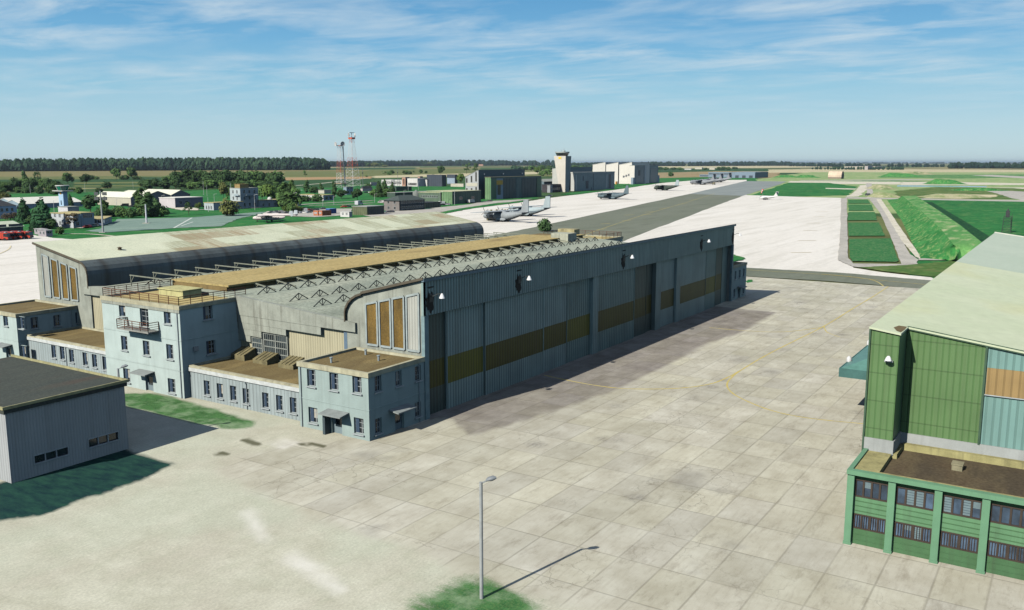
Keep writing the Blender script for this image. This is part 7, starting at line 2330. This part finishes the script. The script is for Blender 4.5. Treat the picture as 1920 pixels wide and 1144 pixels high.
def tree_kind(key, kind, mat, seed, n=420, leaf=.055):
    me = crown_mesh('crown', kind, seed, n, leaf)
    me.materials.append(mat)
    t = MB()
    top = {'broad': .6, 'poplar': .8, 'conifer': .9, 'bush': .5, 'sparse': .85}[kind]
    t.tube((0, 0, 0), (0, 0, top), .028, .01, 6)
    if kind in ('broad', 'sparse', 'bush'):
        rnd = random.Random(seed)
        for _ in range(5):
            a = rnd.uniform(0, 6.28); z = rnd.uniform(.2, .45)
            t.tube((0, 0, z), (math.cos(a) * .22, math.sin(a) * .22, z + .25), .014, .005, 5)
    tm = bpy.data.meshes.new('trunk'); tm.from_pydata(t.v, [], t.f); tm.materials.append(BARK)
    KINDS[key] = (me, tm)


for key, kind, mat, seed, n, lf in [('b1', 'broad', LM_, 1, 700, .07), ('b2', 'broad', LD, 2, 700, .07), ('b3', 'broad', LL, 3, 700, .07), ('p1', 'poplar', LM_, 4, 520, .055), ('p2', 'poplar', LD, 5, 520, .055),
                                    ('c1', 'conifer', LC, 6, 1100, .06), ('c2', 'conifer', LD, 7, 900, .06), ('s1', 'bush', LM_, 8, 620, .08), ('s2', 'bush', LD, 9, 620, .08), ('s3', 'bush', LO, 10, 760, .065),
                                    ('x1', 'sparse', LB, 11, 520, .045), ('x2', 'sparse', LM_, 12, 380, .045), ('r1', 'bush', LB, 13, 520, .055), ('b4', 'broad', LO, 14, 700, .07), ('x3', 'sparse', LD, 15, 420, .04), ('s4', 'bush', LL, 16, 520, .06)]:
    tree_kind(key, kind, mat, seed, n, lf)
tr_ = random.Random(21)


def tree(key, u, vb, vt, wpx=None, label=None, group=None, name=None):
    C = gp(u, vb)
    h = zat(vt, u, C)
    base = {'b': .78, 'p': .32, 'c': .6, 's': 1.05, 'x': .78, 'r': 1.05}[key[0]]
    wid = (wpx / ppm(C)) if wpx else h * base * tr_.uniform(.9, 1.15)
    T = thing(name or {'s': 'bush', 'r': 'bush', 'c': 'conifer_tree', 'p': 'poplar_tree'}.get(key[0], 'broadleaf_tree'), label, 'bush' if key[0] in 'sr' else 'tree', C, tr_.uniform(0, 6.28), group)
    me, tm = KINDS[key]
    k = wid
    c = new_obj('crown', me); c.parent = T
    t = new_obj('trunk', tm); t.parent = T
    T.scale = (k, k, h)
    return T


# trees one can point to
ONE = [('c1', 81, 429.5, 375, 37, 'largest dark conifer, left of the blue control tower'), ('c1', 45.5, 420, 374.5, 26, 'dark conifer in front of the pale blue barracks end'),
       ('r1', 20, 413, 398.5, 30, 'brown-leaved bush against the pale blue barracks'), ('b4', 7.5, 381, 361, 22, 'olive tree at the left edge beyond the barracks roof'),
       ('c1', 84, 427, 403, 30, 'low dark conifer at the foot of the largest conifer'), ('s1', 113.5, 440, 425.5, 16, 'small green bush beside the site cabins'),
       ('x1', 139, 429.5, 400.5, 26, 'brown sparse tree in front of the station building'), ('c2', 132, 390, 364.5, 11, 'slim dark conifer right behind the blue control tower'),
       ('b2', 170, 399, 366, 34, 'wide dark tree behind the station wing'), ('p1', 197, 404, 369.5, 14, 'leaning poplar at the corner of the cream hangar wall'),
       ('p1', 263.5, 402, 353.5, 22, 'tall tree in front of the first cream store hangar'), ('p2', 277.5, 408, 361, 26, 'tall dark tree by the square-based white pole'),
       ('s1', 304, 407, 386, 22, 'rounded bush at the right end of the hedge'), ('b2', 290, 402, 372, 26, 'dark tree in front of the white store'),
       ('x3', 354, 403.5, 379, 17, 'thin bare-looking tree on the lawn before the grey store'), ('s3', 432, 405.5, 372, 38, 'round yellow-green bush in front of the watch house'),
       ('b4', 419, 373, 342, 17, 'pointed olive tree behind the watch house'), ('s4', 428, 369, 352, 12, 'bright green bush at the left corner of the watch house'),
       ('c2', 711, 370, 341.5, 15, 'left of three conifers on the lawn'), ('c2', 721.5, 368, 337.5, 15, 'tallest of three conifers on the lawn'), ('c2', 736.5, 368, 343, 12, 'right of three conifers on the lawn'),
       ('s1', 702, 369, 355, 18, 'bush at the left foot of the three conifers'), ('s1', 727, 369, 354, 22, 'bush between the three conifers'),
       ('b2', 670, 376, 354, 18, 'dark tree beside the small house under the masts'), ('b2', 640, 373, 356, 22, 'dark clipped tree left of the small mast house'), ('p2', 627, 372, 341, 10, 'slim poplar left of the radio masts'),
       ('p2', 602.5, 363, 344, 9, 'slim dark poplar behind the white crew house'), ('p2', 575, 362, 338, 11, 'tall slim poplar left of the white crew house'), ('s2', 589, 362, 350, 18, 'dark bush behind the white crew house'),
       ('s2', 573, 378.5, 366.5, 20, 'left round bush in front of the white crew house'), ('s2', 595.5, 378.5, 364.5, 21, 'right round bush in front of the white crew house'),
       ('b3', 864, 346.5, 325.5, 12, 'bright green oval tree left of the big dark green hangar'), ('b1', 826.5, 328.5, 311.5, 13, 'round-headed tree alone in the far field'),
       ('s2', 1020, 434.5, 411, 26, 'small dark tree standing past the end of the tan roof spine'), ('b3', 1008, 327, 313.5, 14, 'bright green tree peeking over the right end of the big dark green hangar'),
       ('x2', 875, 326, 306, 14, 'left of two ragged trees on the field edge'), ('x2', 891, 326, 306, 14, 'right of two ragged trees on the field edge'),
       ('b1', 219, 337, 316, 17, 'left of two tall trees in the tan field'), ('b1', 247.5, 337, 314, 17, 'right of two tall trees in the tan field'), ('b2', 162, 346, 326.5, 17, 'tree beside the dark field left of the twin field trees'),
       ('b1', 127.5, 346, 324, 19, 'round tall tree at the right end of the left-hand wood'), ('s2', 200.5, 353, 341, 17, 'dark bush alone in the dark green field'), ('p2', 48, 355, 321.5, 12, 'tall pointed tree above the left-hand wood'),
       ('x3', 72, 352, 322, 14, 'bare-topped tree above the left-hand wood'), ('x2', 572.5, 332.5, 319.5, 9, 'small ragged tree in the far olive field'), ('s2', 1258, 331, 322.5, 9, 'small bush at the far end of the white apron'),
       ('b1', 1027, 331, 317, 15, 'ragged tree left of the white control tower'), ('s1', 387, 391, 381, 12, 'small bush between the grey store and the tan-roofed wing'), ('s4', 372, 391.5, 380, 13, 'light bush in front of the grey store'),
       ('b2', 690, 355.5, 344.5, 13, 'dark tree behind the pale bungalow')]
for key, u, vb, vt, w, lab in ONE: tree(key, u, vb, vt, w, lab)

# groups whose members look alike
def grove(keys, pts, label, group):
    for i, p in enumerate(pts):
        tree(keys[i % len(keys)], p[0], p[1], p[2], p[3] if len(p) > 3 else None, label, group)


rg = random.Random(5)
grove(['b2', 'b1', 's2', 'b2'], [(x + rg.uniform(-4, 4), 356 + rg.uniform(0, 5), 333 + rg.uniform(0, 9), 20) for x in range(0, 112, 9)], 'dark tree in the low wood at the left behind the white-roofed sheds', 'trees of the left-hand wood')
grove(['s2', 's1'], [(x + rg.uniform(-5, 5), 361 + rg.uniform(-4, 3), 349 + rg.uniform(0, 5), 16) for x in range(0, 150, 13)], 'dark shrub at the front edge of the left-hand wood', 'shrubs at the edge of the left-hand wood')
grove(['s2', 's1'], [(172, 336.5, 328.5, 13), (181, 336.5, 331, 11), (230, 337, 329, 14), (237, 337, 328, 10), (256, 337, 330, 14), (262, 337, 331, 9), (186, 361, 352.5, 12), (150, 362, 353, 14), (104, 365, 355, 16)], 'low shrub in the hedge lines of the far left fields', 'field shrubs')
grove(['b2', 'p2', 'b1', 'b2'], [(x + rg.uniform(-4, 4), 356 + rg.uniform(-2, 2), 330 + rg.uniform(-1, 9), 19) for x in range(272, 335, 8)], 'tree at the thin left end of the long copse', 'trees at the left end of the copse')
grove(['b2', 'b1', 'b2', 'p2', 'b2'], [(x + rg.uniform(-4, 4), 351 + rg.uniform(-2, 2), 318 + rg.uniform(0, 7), 24) for x in range(334, 524, 7)], 'tall tree of the long dark copse behind the watch house', 'trees of the long copse')
grove(['b1', 'b2', 's1'], [(x + rg.uniform(-4, 4), 354 + rg.uniform(-1, 2), 337 + rg.uniform(0, 7), 19) for x in range(338, 520, 10)], 'lower tree at the front of the long dark copse', 'front trees of the copse')
grove(['s2', 's1', 's3', 's2'], [(x + rg.uniform(-3, 3), 407.5 + rg.uniform(-4, 1), 385 + rg.uniform(0, 9), 20) for x in range(186, 300, 9)], 'bush in the long dark hedge behind the old tarmac', 'hedge bushes behind the old tarmac')
grove(['b1', 'b3', 's1', 'b1'], [(492, 377, 348, 17), (503, 378, 346, 20), (514, 377, 348, 20), (524, 376, 350, 16)], 'bright bushy tree right of the watch house', 'bushy trees right of the watch house')
grove(['p1', 'p2', 'p1', 'b1', 'p1', 'p2'], [(532, 392, 343, 22), (540, 390, 345, 22), (549.5, 391, 338.5, 15), (555, 393, 352, 22), (545, 396, 360, 26), (536, 396, 366, 22), (528, 388, 352, 18)], 'tall tree in the ragged clump left of the crew house', 'ragged clump of tall trees')
grove(['s4', 's1', 's3'], [(538, 399, 385, 18), (548, 400, 381, 18), (556, 399, 384, 16), (562, 398, 388, 14)], 'light bush at the foot of the ragged tall clump', 'bushes at the foot of the tall clump')
grove(['x2', 's1', 's2'], [(722, 328, 320.5, 11), (731, 328.5, 321, 9), (735, 326, 319, 8), (757, 327, 319.8, 10), (762, 327, 319.5, 10), (768, 327, 321, 8), (776, 325, 320, 7), (789, 325, 318, 8), (799, 325, 320.5, 6), (812, 328, 326, 5), (687, 332, 329, 6)], 'small dark shrub in the far olive fields', 'shrubs in the far fields')
grove(['x2', 'b4'], [(693, 314.5, 304.8, 16), (702, 314.5, 305, 16), (712, 314.5, 306, 14), (722, 314.5, 309, 12), (798, 311.5, 305, 12), (806, 311.5, 304, 12), (815, 311.5, 304.5, 12)], 'pale leafy tree along the far wood edge', 'pale trees along the wood edge')
grove(['x2', 'b1', 's1'], [(983, 322, 313, 12), (996, 322, 311, 12), (1017, 330, 320, 12), (1035, 332, 318, 10), (1078, 318, 310, 12), (1090, 318, 311, 12), (1102, 317, 311, 10), (1015, 322, 310, 14), (1030, 321, 311, 13)], 'scrubby tree around the white control tower', 'scrub around the control tower')
grove(['s2', 's1'], [(1238, 318, 313, 14), (1248, 319, 313.5, 12), (1262, 318, 314, 12), (1275, 318.3, 314, 12), (1323, 318.5, 314.5, 8), (1348, 318.5, 313, 10), (1356, 318.5, 312.5, 12), (1366, 318.5, 313, 10), (1378, 317, 313, 10)], 'dark shrub on the horizon above the big tailed planes', 'horizon shrubs')
grove(['c1', 'b2', 's2', 'b2'], [(66, 418, 394, 22), (60, 426, 404, 20), (100, 423, 400, 22), (94, 430, 410, 22), (64, 434, 415, 18), (70, 408, 388, 20)], 'dark tree in the thicket around the largest conifer', 'thicket around the largest conifer')


# ------------------------------------------------------------------ far woods that read as one mass
def wood(name, label, pts, depth, hpx, n, mat, wid=1.0, seed=1):
    """pts: front line (photo points on the ground); crowns fill a belt behind it"""
    rnd = random.Random(seed)
    mb = MB()
    P = [gp(u, v) for u, v in pts]
    segL = [(P[i + 1] - P[i]).length for i in range(len(P) - 1)]
    tot = sum(segL)
    fwd = Vector((_F[0], _F[1], 0))
    for k in range(n):
        t = rnd.uniform(0, tot); i = 0
        while i < len(segL) - 1 and t > segL[i]: t -= segL[i]; i += 1
        f = t / segL[i]
        p = P[i].lerp(P[i + 1], f)
        row = rnd.random() ** 2
        q = p + fwd * depth * row
        v = pts[i][1] + (pts[i + 1][1] - pts[i][1]) * f
        u = pts[i][0] + (pts[i + 1][0] - pts[i][0]) * f
        h = hpx / ppm(p) * (rnd.uniform(.66, 1.1) + .12 * noise.noise(Vector((t * .012, i * 3.1, seed)))) * (.8 if row < .04 else 1)
        r = h * .3 * wid * rnd.uniform(.7, 1.25)
        lean = rnd.uniform(-.1, .1) * r
        base = len(mb.v)
        # a lumpy crown: rings with radial noise
        rings = [(0.0, .55), (.18, .95), (.42, 1.05), (.66, .92), (.85, .62), (.97, .25)]
        vs = []
        nn = 8
        for (zz, rr) in rings:
            for j in range(nn):
                a = 2 * math.pi * j / nn + zz
                jr = rr * r * rnd.uniform(.68, 1.22)
                vs.append((q.x + math.cos(a) * jr + lean * zz, q.y + math.sin(a) * jr, max(0, h * (zz + rnd.uniform(-.05, .05)))))
        vs.append((q.x, q.y, h * rnd.uniform(.98, 1.06)))
        fs = []
        for a in range(len(rings) - 1):
            for j in range(nn):
                fs.append((a * nn + j, a * nn + (j + 1) % nn, (a + 1) * nn + (j + 1) % nn, (a + 1) * nn + j))
        m = (len(rings) - 1) * nn
        fs += [(m + j, m + (j + 1) % nn, len(vs) - 1) for j in range(nn)]
        mb.add(vs, fs)
    o = mb.build(name, mat, normals=False)
    return tag(o, label, 'wood', kind='stuff')


def woodm(name, c, c2, sc):
    g = NT(name)
    n1 = g.noise(sc, 3); n2 = g.noise(sc * 6, 5, rough=.7)
    col = g.mix(g.rng(n1, .38, .62), c, c2)
    k = g.rng(n2, .3, .7, .5, 1.5)
    col = g.mix(1.0, col, g.n('ShaderNodeCombineColor', {'Red': k, 'Green': k, 'Blue': k}).outputs[0], 'MULTIPLY')
    return g.done(col, .95, .05)


WD = woodm('wood_leaf', (.02, .046, .03), (.042, .08, .04), .012)
WD2 = woodm('wood_leaf_far', (.015, .034, .026), (.025, .05, .03), .006)
wood('forest', 'long dark deciduous forest along the left horizon', [(-120, 322.5), (0, 321.8), (300, 320), (590, 319)], 300, 22.5, 1500, WD, 1.0, 1)
wood('forest', 'farther forest band between the radio masts and the white tower', [(560, 314), (640, 312.8), (780, 311.4), (900, 310.8), (1045, 311)], 500, 10.3, 900, WD2, 1.3, 2)
wood('tree_belt', 'belt of trees on the horizon behind the white halls', [(1040, 313.8), (1240, 311.8), (1420, 311.2), (1500, 311)], 500, 8.2, 500, WD2, 1.4, 3)
wood('tree_belt', 'broken belt of trees on the right horizon', [(1500, 312), (1600, 313.2), (1700, 313.2), (1780, 313)], 400, 6.8, 130, WD2, 1.5, 4)
wood('tree_belt', 'row of round trees at the far right horizon', [(1782, 316), (1850, 316), (1940, 316.3)], 120, 11.5, 85, WD2, 1.35, 5)
wood('tree_belt', 'scrub behind the hangars at the horizon centre', [(960, 319), (1100, 317.5), (1240, 317.8)], 250, 8, 120, WD, 1.3, 6)
wood('tree_belt', 'hedge in front of the pale horizon factory', [(1540, 318), (1585, 318.2), (1660, 318.6), (1700, 318.4)], 120, 5.5, 70, WD, 1.5, 8)
wood('forest', 'distant wooded rim of the plain', [(-150, 307.0), (400, 307.0), (960, 307.0), (1500, 307.0), (2080, 307.2)], 6000, 3.0, 1500, WD2, 2.6, 7)

# ------------------------------------------------------------------ the air over the plain
HAZE = 1
if HAZE:
    mb = MB(); mb.box(-75000, 75000, -75000, 75000, -1.0, 92)
    m = bpy.data.materials.new('haze')
    m.use_nodes = True
    nt = m.node_tree
    nt.nodes.remove(nt.nodes['Principled BSDF'])
    pv = nt.nodes.new('ShaderNodeVolumePrincipled')
    pv.inputs['Color'].default_value = (.72, .86, 1.0, 1)
    pv.inputs['Density'].default_value = .000028
    pv.inputs['Anisotropy'].default_value = .2
    nt.links.new(pv.outputs[0], nt.nodes['Material Output'].inputs['Volume'])
    hb_ = mb.build('haze', m)
    tag(hb_, kind='stuff')
